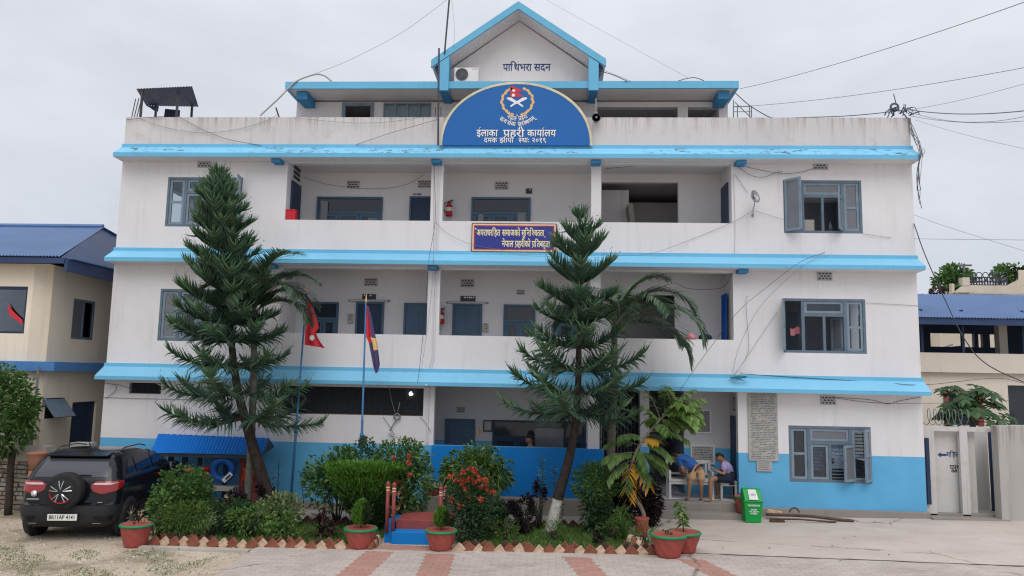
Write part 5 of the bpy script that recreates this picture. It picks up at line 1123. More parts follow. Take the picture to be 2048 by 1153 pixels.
# low brick ledge under the rack
q0_, q1_ = at(402,972,YK-.3), at(464,1000,YK-.3); t = thing('brick_ledge', 'small brick ledge with a stone top under the blue tube', 'ledge', (q0_.x, YK-.3, zk)); b = MB(); b.box(q0_.x, q1_.x+.05, YK-.35, YK-.05, q0_.z-.1, q0_.z); b.build('top_slab', M['stone'], t, bevel=.01); b = MB()
for k in range(6):
    z = zk+k*.09
    if z+.08 < q0_.z-.1: b.box(q1_.x-.17+.01*(k % 2), q1_.x+.03, YK-.33, YK-.1, z, z+.08)
b.build('brick_pier', M['brickpale'], t, bevel=.008); b = MB(); b.box(q0_.x+.02, q0_.x+.15, YK-.33, YK-.1, zk, q0_.z-.102); b.build('brick_pier', M['brickdark'], t, bevel=.008)
# ================================================================== CAR
def car():
    wl, wr = gr(70,1070), gr(244,1070)
    fwd = Vector((-.13, 1, 0)).normalized(); rt = Vector((fwd.y, -fwd.x, 0))
    mid = (wl+wr)/2; g_ = gz(mid.x); o_ = mid-fwd*.62; o_.z = g_
    t = thing('parked_car', 'black compact SUV with a spare wheel on its tailgate parked on the dirt', 'car', (0,0,0))
    SC = 1.0
    RG = [(.24,.14,3.48,.74,.2),(.34,.03,3.63,.84,.24),(.52,-.02,3.68,.872,.26),(.66,-.02,3.68,.88,.27),(.70,.05,3.66,.882,.24),(.90,.07,3.61,.886,.24),(1.04,.09,3.54,.88,.24),(1.11,.12,3.43,.868,.24),(1.14,.14,2.68,.845,.23),(1.25,.20,2.43,.815,.22),(1.38,.30,2.18,.765,.21),(1.49,.41,1.93,.70,.2),(1.54,.47,1.78,.665,.2),(1.585,.6,1.58,.6,.2),(1.60,.8,1.38,.45,.2)]
    def ringpar(z):
        for a, c in zip(RG[:-1], RG[1:]):
            if a[0] <= z <= c[0]:
                k = (z-a[0])/(c[0]-a[0]); return [a[i]+(c[i]-a[i])*k for i in range(5)]
        return list(RG[-1] if z > RG[-1][0] else RG[0])
    def pt(z, d, off=0):                                      # d: arc length from the rear centre line, positive to the right
        _, yr, yf, hw, r = ringpar(z); s_ = 1 if d >= 0 else -1; d = abs(d); st = hw-r; q = PI/2*r
        if d < st: return Vector((s_*d, yr-off, z))
        if d < st+q: a = (d-st)/r; return Vector((s_*(st+(r+off)*math.sin(a)), yr+r-(r+off)*math.cos(a), z))
        return Vector((s_*(hw+off), yr+r+(d-st-q), z))
    P = []; NR = 44
    for z, yr, yf, hw, r in RG:
        ring = []
        for cx_, cy_, a0 in ((hw-r, yr+r, -PI/2), (hw-r, yf-r, 0), (-hw+r, yf-r, PI/2), (-hw+r, yr+r, PI)):
            for i in range(11): a = a0+PI/2*i/10; ring.append((cx_+r*math.cos(a), cy_+r*math.sin(a), z))
        P.append(ring)
    b = MB(); b.v = [p for r in P for p in r]; n = 44
    for i in range(len(P)-1):
        for j in range(n): b.f.append([i*n+j, i*n+(j+1)%n, (i+1)*n+(j+1)%n, (i+1)*n+j]); b.m.append(0)
    b.f.append(list(range(n))[::-1]); b.m.append(0); b.f.append([(len(P)-1)*n+j for j in range(n)]); b.m.append(0)
    body = b.build('body', M['carblack'], t, smooth=True); body.modifiers.new('edges', 'EDGE_SPLIT').split_angle = math.radians(38)
    def patch(name, mt, zd, nz=6, nd=10, off=.008, par=None, thick=0):
        """zd: list of (z, dmin, dmax) rows"""
        b = MB(); rows = []
        for k in range(nz+1):
            f = k/nz*(len(zd)-1); i = min(int(f), len(zd)-2); u = f-i; z, a, c = [zd[i][q]+(zd[i+1][q]-zd[i][q])*u for q in range(3)]
            rows.append([pt(z, a+(c-a)*j/nd, off) for j in range(nd+1)])
        b.v = [tuple(p) for r in rows for p in r]; w_ = nd+1
        b.f = [[i*w_+j, i*w_+j+1, (i+1)*w_+j+1, (i+1)*w_+j] for i in range(nz) for j in range(nd)]; b.m = [0]*len(b.f)
        return b.build(name, mt, par or t, smooth=True)
    patch('rear_window', M['carglass'], [(1.15,-.67,.67),(1.25,-.64,.64),(1.465,-.56,.56)])
    patch('bumper', M['cladding'], [(.26,-1.05,1.05),(.4,-1.12,1.12),(.655,-1.12,1.12)], 8, 26, .012)
    for s_ in (-1, 1):
        rows = [(.86,.56,.80),(.90,.44,1.04),(.97,.37,1.18),(1.04,.39,1.24),(1.085,.50,1.2)]
        lamp = patch('tail_light', M['lampred'], [(z, s_*(a+.02), s_*c*.82) for z, a, c in rows], 8, 16, .016)
        patch('clear_lens', M['lampclear'], [(1.02,s_*.44,s_*.74),(1.055,s_*.47,s_*.88)], 2, 8, .021, lamp)
        patch('bumper_insert', M['carblack'], [(.38,s_*.56,s_*.8),(.46,s_*.5,s_*.86)], 2, 6, .02)
        patch('reflector', M['lampclear'], [(.32,s_*.5,s_*.64),(.335,s_*.5,s_*.64)], 1, 4, .02)
        # side windows
        def dz(z, y): _, yr, yf, hw, r = ringpar(z); return hw-r+PI/2*r+(y-yr-r)
        def sidewin(name, rows, m_='carglassd'): patch(name, M[m_], [(z, s_*dz(z, a), s_*dz(z, c)) for z, a, c in rows], 5, 5, .009)
        sidewin('side_window', [(1.17,.55,.86),(1.27,.6,.86),(1.42,.74,.88)]); sidewin('side_window', [(1.16,.98,1.72),(1.28,1.0,1.72),(1.46,1.03,1.70)]); sidewin('side_window', [(1.16,1.82,2.62),(1.28,1.82,2.42),(1.46,1.80,2.1)])
        patch('door_trim', M['cladding'], [(.36,s_*dz(.4,1.15),s_*dz(.4,2.75)),(.50,s_*dz(.5,1.15),s_*dz(.5,2.75))], 2, 8, .014)
        patch('door_handle', M['carblack'], [(.90,s_*dz(.9,1.15),s_*dz(.9,1.34)),(.925,s_*dz(.92,1.15),s_*dz(.92,1.34))], 1, 3, .03); patch('door_handle', M['carblack'], [(.90,s_*dz(.9,2.0),s_*dz(.9,2.2)),(.925,s_*dz(.92,2.0),s_*dz(.92,2.2))], 1, 3, .03)
        b = MB(); b.tube([(s_*.60,.75,1.585),(s_*.615,.9,1.635),(s_*.62,1.6,1.64),(s_*.6,1.95,1.58)], .012, 8); b.build('roof_rail', M['darksteel'], t, smooth=True)
        b = MB(); b.lathe([(.0,-.09),(.07,-.08),(.1,-.02),(.09,.03),(0,.05)], (s_*1.0,2.45,1.1), 14, axis='y'); b.build('side_mirror', M['carblack'], t, smooth=True)
        for yw in (.68, 2.95):
            b = MB(); b.torus((s_*.80,yw,.36), .365, .05, 'x', 26, 8); b.lathe([(.37,-.1),(.37,.085)], (s_*.80,yw,.36), 26, axis='x'); b.build('wheel_arch', M['cladding'], t, smooth=True)
            w = MB(); w.lathe([(.2,-.1),(.30,-.105),(.328,-.085),(.335,-.04),(.335,.04),(.328,.085),(.30,.105),(.2,.1)], (s_*.815,yw,.335), 36, axis='x'); wo = w.build('wheel', M['rubber'], t, smooth=True)
            b = MB(); b.lathe([(.0,.09*s_),(.2,.09*s_)], (s_*.815,yw,.335), 24, axis='x')
            for k in range(10): a = 2*PI*k/10; b.obox((s_*.918,yw+.11*math.cos(a),.335+.11*math.sin(a)), (.006,0,0), (0,.1*math.cos(a),.1*math.sin(a)), (0,-.012*math.sin(a),.012*math.cos(a)), 1)
            b.build('rim', [M['cladding'], M['steel']], wo)
    b = MB(); b.prismx([(.30,1.535),(.36,1.50),(.5,1.50),(.62,1.585)], -.56, .56); b.build('spoiler', M['carblack'], t, bevel=.012)
    b = MB(); c0 = (.0,-.06,.93); w = MB(); w.lathe([(.20,-.09),(.29,-.1),(.33,-.07),(.335,.0),(.33,.1),(.25,.14)], c0, 40, axis='y'); so = w.build('spare_wheel', M['rubber'], t, smooth=True)
    c0 = (c0[0], c0[1]-.118, c0[2]); b = MB(); b.lathe([(0,.02),(.215,.02),(.22,.035)], c0, 32, axis='y'); b.torus((c0[0],c0[1]-.02,c0[2]), .205, .012, 'y', 24, 5, 2, a0=PI*1.05, a1=PI*1.75)
    for k in range(5):
        for dv in (-.2, .2):
            a = PI/2+2*PI*k/5+dv; a2 = PI/2+2*PI*k/5+dv*.5; p_ = Vector((c0[0]+.05*math.cos(a2), c0[1]-.05, c0[2]+.05*math.sin(a2))); q_ = Vector((c0[0]+.2*math.cos(a), c0[1]-.04, c0[2]+.2*math.sin(a))); b.tube([p_, p_+(q_-p_)*.4+Vector((0,-.01,0)), q_], .010, 5, 1)
    b.lathe([(0,-.05),(.04,-.05),(.045,-.02)], c0, 12, axis='y'); b.build('rim', [M['cladding'], M['chrome'], M['redbright']], so)
    b = MB(); b.box(-.26,.26,-.085,-.06,.395,.51); pl = b.build('number_plate', M['plate'], t, bevel=.004)
    b = MB(); b.box(-.268,.268,-.062,-.03,.385,.52); b.build('plate_frame', M['rubber'], t)
    lettering('BR11AP 4141', 'lettering', pl, M['blackp'], -.235, .235, .422, .487, -.0875, bold=.02)
    b = MB(); b.lathe([(0,-.012),(.055,-.008),(.06,0)], (-.60,.055,.855), 18, axis='y'); b.build('badge', M['chrome'], t, smooth=True)
    b = MB(); b.box(-.72,-.5,.045,.07,.75,.77); b.build('badge_strip', M['chrome'], t); b = MB(); b.box(.56,.64,.03,.07,.70,.715); b.build('badge_strip', M['chrome'], t)
    b = MB(); b.tube([(.02,.135,1.17),(.22,.125,1.19),(.36,.135,1.185)], .012, 5); b.build('wiper', M['rubber'], t)
    b = MB(); b.tube([(0,.85,1.60),(-.03,.72,1.83)], .008, 5); b.lathe([(.03,0),(.02,.03),(0,.04)], (0,.85,1.595), 10); b.build('antenna', M['rubber'], t)
    t.location = o_; t.rotation_euler = (0, 0, math.atan2(-fwd.x, fwd.y)); t.scale = (SC, SC, SC)
car()
# ================================================================== GARDEN EDGING, STEPS, POTS
def brick_proto(name, mt, s, seed):
    r_ = random.Random(seed); bm = bmesh.new(); bmesh.ops.create_cube(bm, size=1)
    for v in bm.verts: v.co = Vector((v.co.x*s, v.co.y*.085, v.co.z*s))
    bmesh.ops.bevel(bm, geom=bm.edges[:], offset=.008, segments=1, affect='EDGES')
    bmesh.ops.subdivide_edges(bm, edges=[e for e in bm.edges if e.calc_length() > .05], cuts=2, use_grid_fill=True)
    for v in bm.verts: v.co += Vector((r_.uniform(-1,1), r_.uniform(-1,1), r_.uniform(-1,1)))*.006
    bmesh.ops.rotate(bm, verts=bm.verts, cent=(0,0,0), matrix=Matrix.Rotation(PI/4, 3, 'Y'))
    me = bpy.data.meshes.new(name); bm.to_mesh(me); bm.free(); me.materials.append(mt); return me
BP = {'red': [brick_proto('edging_brick', M['brick'], .185, 20+i) for i in range(3)], 'pale': [brick_proto('edging_brick', M['brickpale'], .165, 30+i) for i in range(3)], 'dark': [brick_proto('edging_brick', M['brickdark'], .19, 40+i) for i in range(3)]}
def edge_brick(x, y, kind, label, rz=0, dz=0):
    o = bpy.data.objects.new('edging_brick', rnd.choice(BP[kind])); COL.objects.link(o)
    o.location = (x, y, gz(x)+.05+rnd.uniform(-.015,.015)+dz); o.rotation_euler = (rnd.uniform(-.12,.12), rnd.uniform(-.12,.12), rz+rnd.uniform(-.15,.15)); s_ = rnd.uniform(.92,1.1); o.scale = (s_, rnd.uniform(.8,1.2), s_)
    return tag(o, label, 'brick', 'bricks edging the garden bed')
fl = lambda x: -3.86   # front edge line of the bed
i = 0; x = -7.2
while x < 1.95:
    if not -3.5 < x < -1.72:
        k = 'pale' if i % 2 else 'red'
        edge_brick(x, fl(x)+rnd.uniform(-.015,.015), k, ('pale worn' if k == 'pale' else 'rust red')+' brick set on its corner in the front edging '+('left' if x < -2.4 else 'right')+' of the steps')
        if rnd.random() < .6: edge_brick(x+.09, fl(x)+.13, 'dark' if rnd.random() < .6 else 'red', 'brick half hidden behind the front edging row '+('left' if x < -2.4 else 'right')+' of the steps', dz=.01)
    x += .180+rnd.uniform(-.006,.006); i += 1
x = -6.3
while x < 1.1:
    if not -3.3 < x < -1.6: edge_brick(x, -1.62, 'dark', 'dark brick in the rear edging row of the garden bed')
    x += .2
for k in range(11):
    t_ = k/10; edge_brick(1.2+.5*t_, -1.25-2.4*t_, 'pale' if k % 2 else 'red', ('pale' if k % 2 else 'red')+' brick in the side edging row near the twin pots', rz=1.2)
for k in range(4): edge_brick(-3.2, -3.8+.16*k, 'pale' if k % 2 else 'red', ('pale' if k % 2 else 'red')+' brick beside the pot left of the steps', rz=1.5)
# steps and railed footbridge
sA = gr(782,1089); sB = gr(868,1089); yS_ = sA.y
stp = thing('garden_steps', 'small red and blue painted steps between two potted plants', 'steps', ((sA.x+sB.x)/2, yS_, gz(sA.x)))
x0, x1 = sA.x, sB.x+.25; g_ = gz(x0); z1 = at(820,1065,yS_).z; z2_ = at(820,1041,yS_+.28).z
b = MB(); b.box(x0, x1, yS_, yS_+.3, g_-.1, z1); b.build('lower_step', M['deep'], stp, bevel=.008)
b = MB(); b.box(x0+.02, x1, yS_+.302, yS_+1.2, g_-.1, z2_); b.build('upper_step', M['redpaint'], stp, bevel=.008)
b = MB(); b.box(x0-.16, x0-.002, yS_+.12, yS_+1.0, g_-.1, z2_-.03); b.build('side_wall', M['deep'], stp, bevel=.006)
cp = [(at(773,1068,yS_+.1),965), (at(785,1075,yS_+.05),967), (at(803,1030,yS_+1.4),958), (at(880,1060,yS_+.12),972), (at(890,1035,yS_+.5),970)]
posts = []
for q, pyt in cp:
    zt = None; Y = q.y; zt = at(800, pyt, Y).z; zb_ = z1-.02 if Y < yS_+.3 else z2_
    t = thing('railing_post', 'x', 'post', (q.x, Y, zb_), 'red posts of the garden footbridge'); b = MB(); b.tube([(q.x,Y,zb_-.02),(q.x,Y,zt-.05)], .036, 10); b.lathe([(.04,zt-.05),(.044,zt-.03),(.025,zt),(0,zt+.02)], (q.x,Y,0), 10); b.build('shaft', M['redpaint'], t, smooth=True)
    b = MB()
    for k in (.1,.15): b.lathe([(.038,zt-k-.01),(.04,zt-k),(.038,zt-k+.01)], (q.x,Y,0), 10)
    b.build('painted_ring', M['bannerpale'], t); posts.append((t, Vector((q.x,Y,zt)), zb_))
for (t, *_), lb_ in zip(posts, ('red post at the outer left of the garden steps','red post at the front left corner of the garden steps','red post at the rear left of the garden steps','red post at the front right of the garden steps behind a pot','red post at the rear right of the garden steps')): t['label'] = lb_
for (a, c, lb_) in ((0,2,'outer'),(1,2,'inner')):
    for dzz in (.12,.4):
        P = [posts[a][1].lerp(posts[c][1], i/10)+Vector((0,0,-dzz-.16*math.sin(PI*i/10))) for i in range(11)]; o = MB().tube(P, .014, 5).build('rope', M['ropey'], None, org=posts[a][1]); tag(o, f"{'upper' if dzz < .2 else 'lower'} sagging rope on the {lb_} left side of the garden steps", 'rope')
P = [posts[3][1].lerp(posts[4][1], i/8)+Vector((0,0,-.12-.12*math.sin(PI*i/8))) for i in range(9)]; o = MB().tube(P, .012, 5).build('rope', M['ropey'], None, org=posts[3][1]); tag(o, 'sagging rope on the right side of the garden steps', 'rope')

# ---- foliage builders
G1 = leafmat('bush_leaf', (.04,.10,.028), (.095,.20,.048), (.21,.34,.085)); G2 = leafmat('dark_leaf', (.024,.06,.026), (.052,.115,.046), (.10,.19,.07))
G3 = leafmat('fresh_leaf', (.06,.13,.03), (.13,.24,.055), (.27,.38,.11)); G4 = leafmat('thuja_leaf', (.06,.16,.02), (.115,.27,.032), (.18,.36,.055), .6); G4D = leafmat('thuja_shaded_leaf', (.016,.04,.012), (.03,.07,.018))  # dark thuja copy paints shade into the leaf colour
GP = leafmat('purple_leaf', (.03,.012,.016), (.075,.03,.036), (.12,.05,.05)); GPD = leafmat('dark_purple_leaf', (.012,.008,.012), (.03,.016,.022), (.05,.028,.03)); GY = leafmat('yellow_leaf', (.5,.26,.03), (.66,.36,.05), None, .5, .3)
GV = leafmat('variegated_leaf', (.16,.24,.09), (.34,.42,.2), (.5,.52,.3)); GN = leafmat('pine_needle', (.032,.082,.056), (.06,.13,.078), (.12,.17,.085), .55, .12); GNL = leafmat('pine_tip', (.055,.125,.07), (.09,.19,.09), (.17,.22,.10), .5, .15)
GPA = leafmat('palm_leaflet', (.05,.105,.06), (.095,.16,.085), (.19,.23,.14), .45, .2); RED = leafmat('red_petal', (.45,.05,.025), (.6,.09,.04), (.62,.16,.08)); PINK = leafmat('pink_petal', (.5,.08,.06), (.6,.16,.1)); GRS = leafmat('grass_blade', (.06,.14,.025), (.11,.22,.045), (.18,.27,.07), .6, .2); STEM = M['barkpale']
rg = np.random.default_rng(11)
def unit(v): return v/np.maximum(np.linalg.norm(v, axis=1, keepdims=True), 1e-9)
def leaves(name, P, D, Ln, Wd, mats, parent=None, fold=.25, droop=.25, mi=None, org=None, upv=None):
    """one bent leaf (two quads) per point: base P, direction D"""
    n = len(P); D = unit(D); Ln = np.broadcast_to(Ln, n).reshape(-1,1); Wd = np.broadcast_to(Wd, n).reshape(-1,1)
    A = rg.normal(size=(n,3)) if upv is None else np.tile(np.array(upv, float), (n,1))+rg.normal(size=(n,3))*.5
    Sd = unit(np.cross(D, A)); Nn = np.cross(Sd, D)
    tip = P+D*Ln+np.array([0,0,-1])*Ln*droop*rg.uniform(.3,1.3,(n,1)); midp = P+D*Ln*.48
    l_ = midp+Sd*Wd*.5+Nn*Wd*fold; r_ = midp-Sd*Wd*.5+Nn*Wd*fold
    V = np.stack([P, l_, tip, r_], 1).reshape(-1,3); k = np.arange(n)[:,None]*4
    Fc = np.concatenate([k+0, k+1, k+2, k+3], 1)
    F3 = np.concatenate([np.concatenate([k, k+1, k+2], 1), np.concatenate([k, k+2, k+3], 1)], 1).reshape(-1,3)
    m2 = None if mi is None else np.repeat(mi, 2)
    return npmesh(name, V, F3, mats, parent, m2, org=org)
def blob_points(c, r, n, clumps=40, spread=.22, shell=.62, flat=0):
    c = np.array(c); r = np.array(r); d = unit(rg.normal(size=(clumps,3)))*rg.uniform(shell,1.06,(clumps,1))
    if flat: d[:,2] = np.clip(d[:,2], -1, flat)
    k = rg.integers(0, clumps, n); p = d[k]+rg.normal(size=(n,3))*spread; q = p*1.0; nn = np.linalg.norm(q, axis=1, keepdims=True); p = np.where(nn > 1.12, p/nn*1.12, p); sh = rg.uniform(0,1,n) < .07; ks = d[rg.integers(0, clumps, n)]; ks[:,2] = np.abs(ks[:,2])+.15; p = np.where(sh[:,None], unit(ks)*rg.uniform(.85,1.2,(n,1))+rg.normal(size=(n,3))*.035, p)
    return c+p*r, unit(p/np.maximum(r/r.max(), .2)+rg.normal(size=(n,3))*.55+np.array([0,0,.35]))
def stems(parent, base, c, r, n=9, rad=.012, mt=None):
    b = MB()
    for i in range(n):
        e = Vector((c[0]+rnd.uniform(-.6,.6)*r[0], c[1]+rnd.uniform(-.6,.6)*r[1], c[2]+rnd.uniform(-.3,.5)*r[2])); s_ = Vector((base[0]+rnd.uniform(-.06,.06), base[1]+rnd.uniform(-.06,.06), base[2])); b.tube([s_, s_.lerp(e,.5)+Vector((rnd.uniform(-.05,.05),0,.03)), e], [rad*1.5, rad, rad*.4], 5)
    return b.build('stem', mt or M['bark'], parent, smooth=True)
def pxr(px0, py0, px1, py1, Y):                              # box in the picture -> centre, radii
    r = rect(px0, py0, px1, py1, Y); return [(r[0]+r[1])/2, Y, (r[2]+r[3])/2], [(r[1]-r[0])/2, None, (r[3]-r[2])/2]
def bush(name, box, Y, ry, n, ln, wd, mat_, label, cat='shrub', clumps=45, extra=None, droop=.25, core=True, stem=True, group=None, base=None, spread=.22):
    if base is None: Y = Y*.82
    c, r = pxr(*box, Y); r[1] = ry; g_ = gz(c[0]); t = thing(name, label, cat, base or (c[0], Y, g_), group)
    P, D = blob_points(c, r, n, clumps, spread); keep = P[:,2] > g_+.02; P, D = P[keep], D[keep]
    leaves('foliage', P, D, rg.uniform(.7,1.25,len(P))*ln, rg.uniform(.75,1.2,len(P))*wd, mat_, t, droop=droop)
    if core:
        P2, D2 = blob_points(c, [q*.68 for q in r], int(n*.2), 20, .3, .1); P2 = P2[P2[:,2] > g_+.02]; leaves('inner_foliage', P2, rg.normal(size=P2.shape), ln*1.25, wd*1.3, (G2 if mat_ is G2 else G1) if mat_ not in (GPD, GP) else GPD, t)
    if stem: stems(t, base or (c[0], Y, g_), c, r)
    return t, c, r
def flowers(t, c, r, n, size, mat_, top=-.2, name='flower', front=True, pts=None):
    for i in range(n):
        if pts: p = np.array(pts[i])
        else:
            while True:
                d = unit(rg.normal(size=(1,3)))[0]
                if d[2] > top and d[1] < .1: break
            p = np.array(c)+d*np.array(r)*1.0
        k = 16; ds = unit(rg.normal(size=(k,3))+np.array([0,-.8,.4])); leaves(name, np.tile(p,(k,1))+rg.normal(size=(k,3))*size*.25, ds, size, size*.7, mat_, t, droop=.1)
bush('round_bush', (312,940,420,1058), -3.75, .46, 2600, .085, .06, G1, 'round dark green bush with broad leaves beside the car'); _t, _c, _r = bpy.context.scene, None, None
cb, rbq = pxr(303,928,432,1058,-3.1); rbq[1] = .55; tt = [o for o in COL.objects if o.name.startswith('round_bush')][0]; p = at(352,974,-3.5); flowers(tt, None, None, 1, .06, GV, pts=[tuple(p)])
t_, c_, r_ = bush('feathery_bush', (322,1008,420,1068), -4.35, .28, 3000, .075, .014, G3, 'bright feathery green plant in front of the round bush', 'plant', 60)
t_, c_, r_ = bush('leafy_sapling', (303,990,335,1075), -4.5, .12, 160, .11, .05, G3, 'thin yellow green sapling beside the leftmost pot', 'plant', 12, core=False)
bush('mixed_bush', (425,1003,505,1062), -3.5, .35, 900, .09, .05, G2, 'dark green low bush behind the bricks near the palm trunk', 'shrub', 30)
bush('mixed_bush', (460,1012,540,1064), -3.9, .3, 600, .085, .035, G3, 'loose light green low bush left of the pine trunk', 'shrub', 25)
bush('pale_leaf_bush', (520,992,600,1052), -2.4, .34, 750, .11, .055, GV, 'pale variegated bush around the left pine trunk', 'shrub', 25)
bush('pale_leaf_bush', (540,1020,590,1088), -4.2, .18, 420, .10, .05, G3, 'small upright light green plant in front of the pale bush', 'plant', 14)
bush('leafy_bush', (618,904,735,1020), -2.2, .55, 1900, .12, .05, G1, 'tall leafy bush left of the clipped conifer', 'shrub', 50)
bush('sprig_bush', (700,882,752,975), -1.9, .3, 700, .085, .04, G2, 'dark slender sprigs rising behind the clipped conifer', 'shrub', 22, core=False)
t_, c_, r_ = bush('flowering_bush', (746,886,856,1035), -2.2, .6, 3000, .095, .05, G1, 'large leafy bush with a few red flowers behind the steps', 'shrub', 60)
flowers(t_, c_, r_, 6, .07, PINK, pts=[tuple(at(787,917,-2.4)), tuple(at(816,926,-2.4)), tuple(at(820,951,-2.4)), tuple(at(820,915,-2.4)), tuple(at(795,965,-2.4)), tuple(at(758,957,-2.4))])
bush('drooping_bush', (897,898,1018,985), -1.7, .5, 2000, .16, .045, G3, 'light green bush with long drooping leaves before the deep blue wall', 'shrub', 45, droop=.6)
t_, c_, r_ = bush('flowering_bush', (897,944,990,1078), -3.7, .45, 3300, .07, .035, G2, 'dark bush covered in orange red flower heads right of the steps', 'shrub', 60)
fc = [at(x, y, -3.45) for x, y in ((938,937),(925,948),(950,950),(935,960),(960,957),(945,968),(922,968),(958,975),(972,962),(912,962),(930,980),(900,952),(985,985),(902,1000),(935,998),(962,1000),(918,1012),(950,940))]; flowers(t_, None, None, 18, .062, RED, pts=[tuple(p+Vector((0,rnd.uniform(-.1,.25),0))) for p in fc]); flowers(t_, c_, r_, 8, .05, RED, top=.0)
bush('two_tone_bush', (1149,930,1230,1000), -2.6, .4, 2000, .08, .03, G1, 'rounded green shrub in the bed right of the right pine trunk', 'shrub', 40)
bush('dark_green_bush', (1165,990,1222,1060), -2.7, .3, 1000, .085, .04, G2, 'dark lower shrub under the rounded green shrub', 'shrub', 30)
bush('purple_bush', (1226,955,1268,1055), -1.9, .28, 1300, .11, .035, GPD, 'dark purple bush beside the right palm trunk', 'shrub', 24); bush('purple_bush', (1275,958,1318,1045), -1.7, .3, 1300, .11, .035, GPD, 'dark purple bush just left of the entrance steps', 'shrub', 24)
bush('purple_plant', (1035,995,1062,1060), -3.0, .16, 420, .12, .03, GPD, 'dark purple upright plant in the middle of the lawn bed', 'plant', 10, core=False); bush('purple_plant', (1012,1010,1036,1064), -3.2, .14, 320, .11, .028, GPD, 'smaller dark purple plant left of the upright one', 'plant', 8, core=False)
bush('purple_plant', (1068,965,1090,1035), -2.4, .13, 320, .10, .025, GPD, 'dark purple plant against the plinth near the right pine', 'plant', 8, core=False); bush('purple_plant', (522,955,545,1010), -2.3, .14, 260, .13, .03, GPD, 'dark purple plant beside the left pine trunk', 'plant', 8, core=False)
bush('purple_plant', (450,985,490,1030), -3.0, .2, 420, .12, .03, GPD, 'dark purple plant below the blue rubber ring', 'plant', 10, core=False)
bush('low_leafy_plant', (975,1005,1025,1050), -2.9, .25, 420, .12, .05, G2, 'dark leafy plant right of the orange flowered bush', 'plant', 12)
bush('dark_tuft', (1184,1068,1208,1092), -4.05, .1, 260, .07, .018, GPD, 'small dark tuft near the bricks left of the twin pots', 'plant', 6, core=False, stem=False)
for bx_, Y, lb_ in (((990,1035,1035,1075),-3.7,'small feathery weed in the lawn by the orange flowered bush'), ((1085,1040,1130,1085),-3.6,'small feathery weed at the foot of the right pine'), ((1200,1035,1250,1080),-3.3,'small feathery weed in the right corner of the lawn'), ((1270,1050,1312,1090),-3.8,'feathery weed beside the twin pots')):
    bush('feathery_weed', bx_, Y, .2, 420, .08, .014, G3, lb_, 'plant', 16, core=False)
# sparse twig plants
def sprig(px, pyt, pyb, Y, label, n=26, mat_=G2, ln=.1, wd=.03, lean=0):
    Y = Y*.82 if px > 100 else -.1; a, c = at(px, pyb, Y), at(px+lean, pyt, Y); a.z = max(a.z, gz(a.x)); t = thing('sprig_plant', label, 'plant', a); b = MB(); b.tube([a, a.lerp(c,.5)+Vector((.02,0,0)), c], [.01,.008,.004], 5); b.build('stem', M['bark'], t)
    k = np.linspace(.15,1,n); P = np.array([tuple(a.lerp(c, float(q))) for q in k]); an = np.arange(n)*2.4; D = np.stack([np.cos(an), np.sin(an), np.full(n,.5)], 1); leaves('foliage', P, D, ln, wd, mat_, t)
sprig(608,945,1030,-1.9,'thin twiggy plant left of the left flagpole',18,G2,.07,.02,-8); sprig(553,922,1010,-1.9,'thin sprig rising behind the left pine trunk',22,G2,.07,.02,4); sprig(1084,916,1040,-2.1,'tall bright green stalk before the deep blue wall',60,G3,.13,.03); sprig(1108,935,1040,-2.0,'second shorter green stalk before the deep blue wall',46,G3,.12,.03); sprig(1123,1000,1050,-2.6,'thin dark sprig right of the right pine trunk',12,G2,.1,.03); sprig(70,772,886,-1.75,'thin bare sapling against the cream house',6,G2,.06,.02,-6)
# clipped fan-shaped conifer
def topiary():
    Y = -2.4; zt = at(722,934,Y).z; xs = (at(652,940,Y).x, at(793,940,Y).x); xb = (at(712,1045,Y).x, at(768,1045,Y).x); g_ = gz(-3.5); t = thing('clipped_conifer', 'flat topped fan shaped clipped conifer left of the steps', 'shrub', ((xb[0]+xb[1])/2, Y, g_))
    n = 11000; u = rg.uniform(0,1,n)**.7; th = rg.uniform(0,2*PI,n); rr = np.sqrt(rg.uniform(.35,1,n)); cx_ = (xb[0]+xb[1])/2+((xs[0]+xs[1])/2-(xb[0]+xb[1])/2)*u; hw = (xb[1]-xb[0])/2*.8+((xs[1]-xs[0])/2-(xb[1]-xb[0])/2*.8)*u**.75
    topc = rg.uniform(0,1,n) < .35; u = np.where(topc, 1-.03*rg.uniform(0,1,n), u); rr = np.where(topc, np.sqrt(rg.uniform(0,1,n)), rr); hw = np.where(topc, (xs[1]-xs[0])/2, hw)
    lump = 1+.05*np.sin(th*7+u*5)+.04*np.sin(th*13+2); zc_ = g_+.12+(zt-g_-.12)*u+.03*np.sin(th*9)+np.where(topc, .03*np.sin(rr*17+th*5), 0)
    P = np.stack([cx_+hw*rr*np.cos(th)*lump, Y+hw*.75*rr*np.sin(th)*lump, zc_], 1); D = np.stack([np.cos(th)*.6, np.sin(th)*.6, np.full(n,.9)], 1)+rg.normal(size=(n,3))*.25
    top = u > .55+rg.normal(size=n)*.12; leaves('foliage', P, D, rg.uniform(.06,.12,n), .026, [G4, G4D], t, droop=0, mi=np.where(top,0,1)); stems(t, ((xb[0]+xb[1])/2, Y, g_), ((xs[0]+xs[1])/2, Y, zt-.45), (.6,.4,.25), 12, .016)  # lower leaves take the dark copy, painting the shaded underside
topiary()
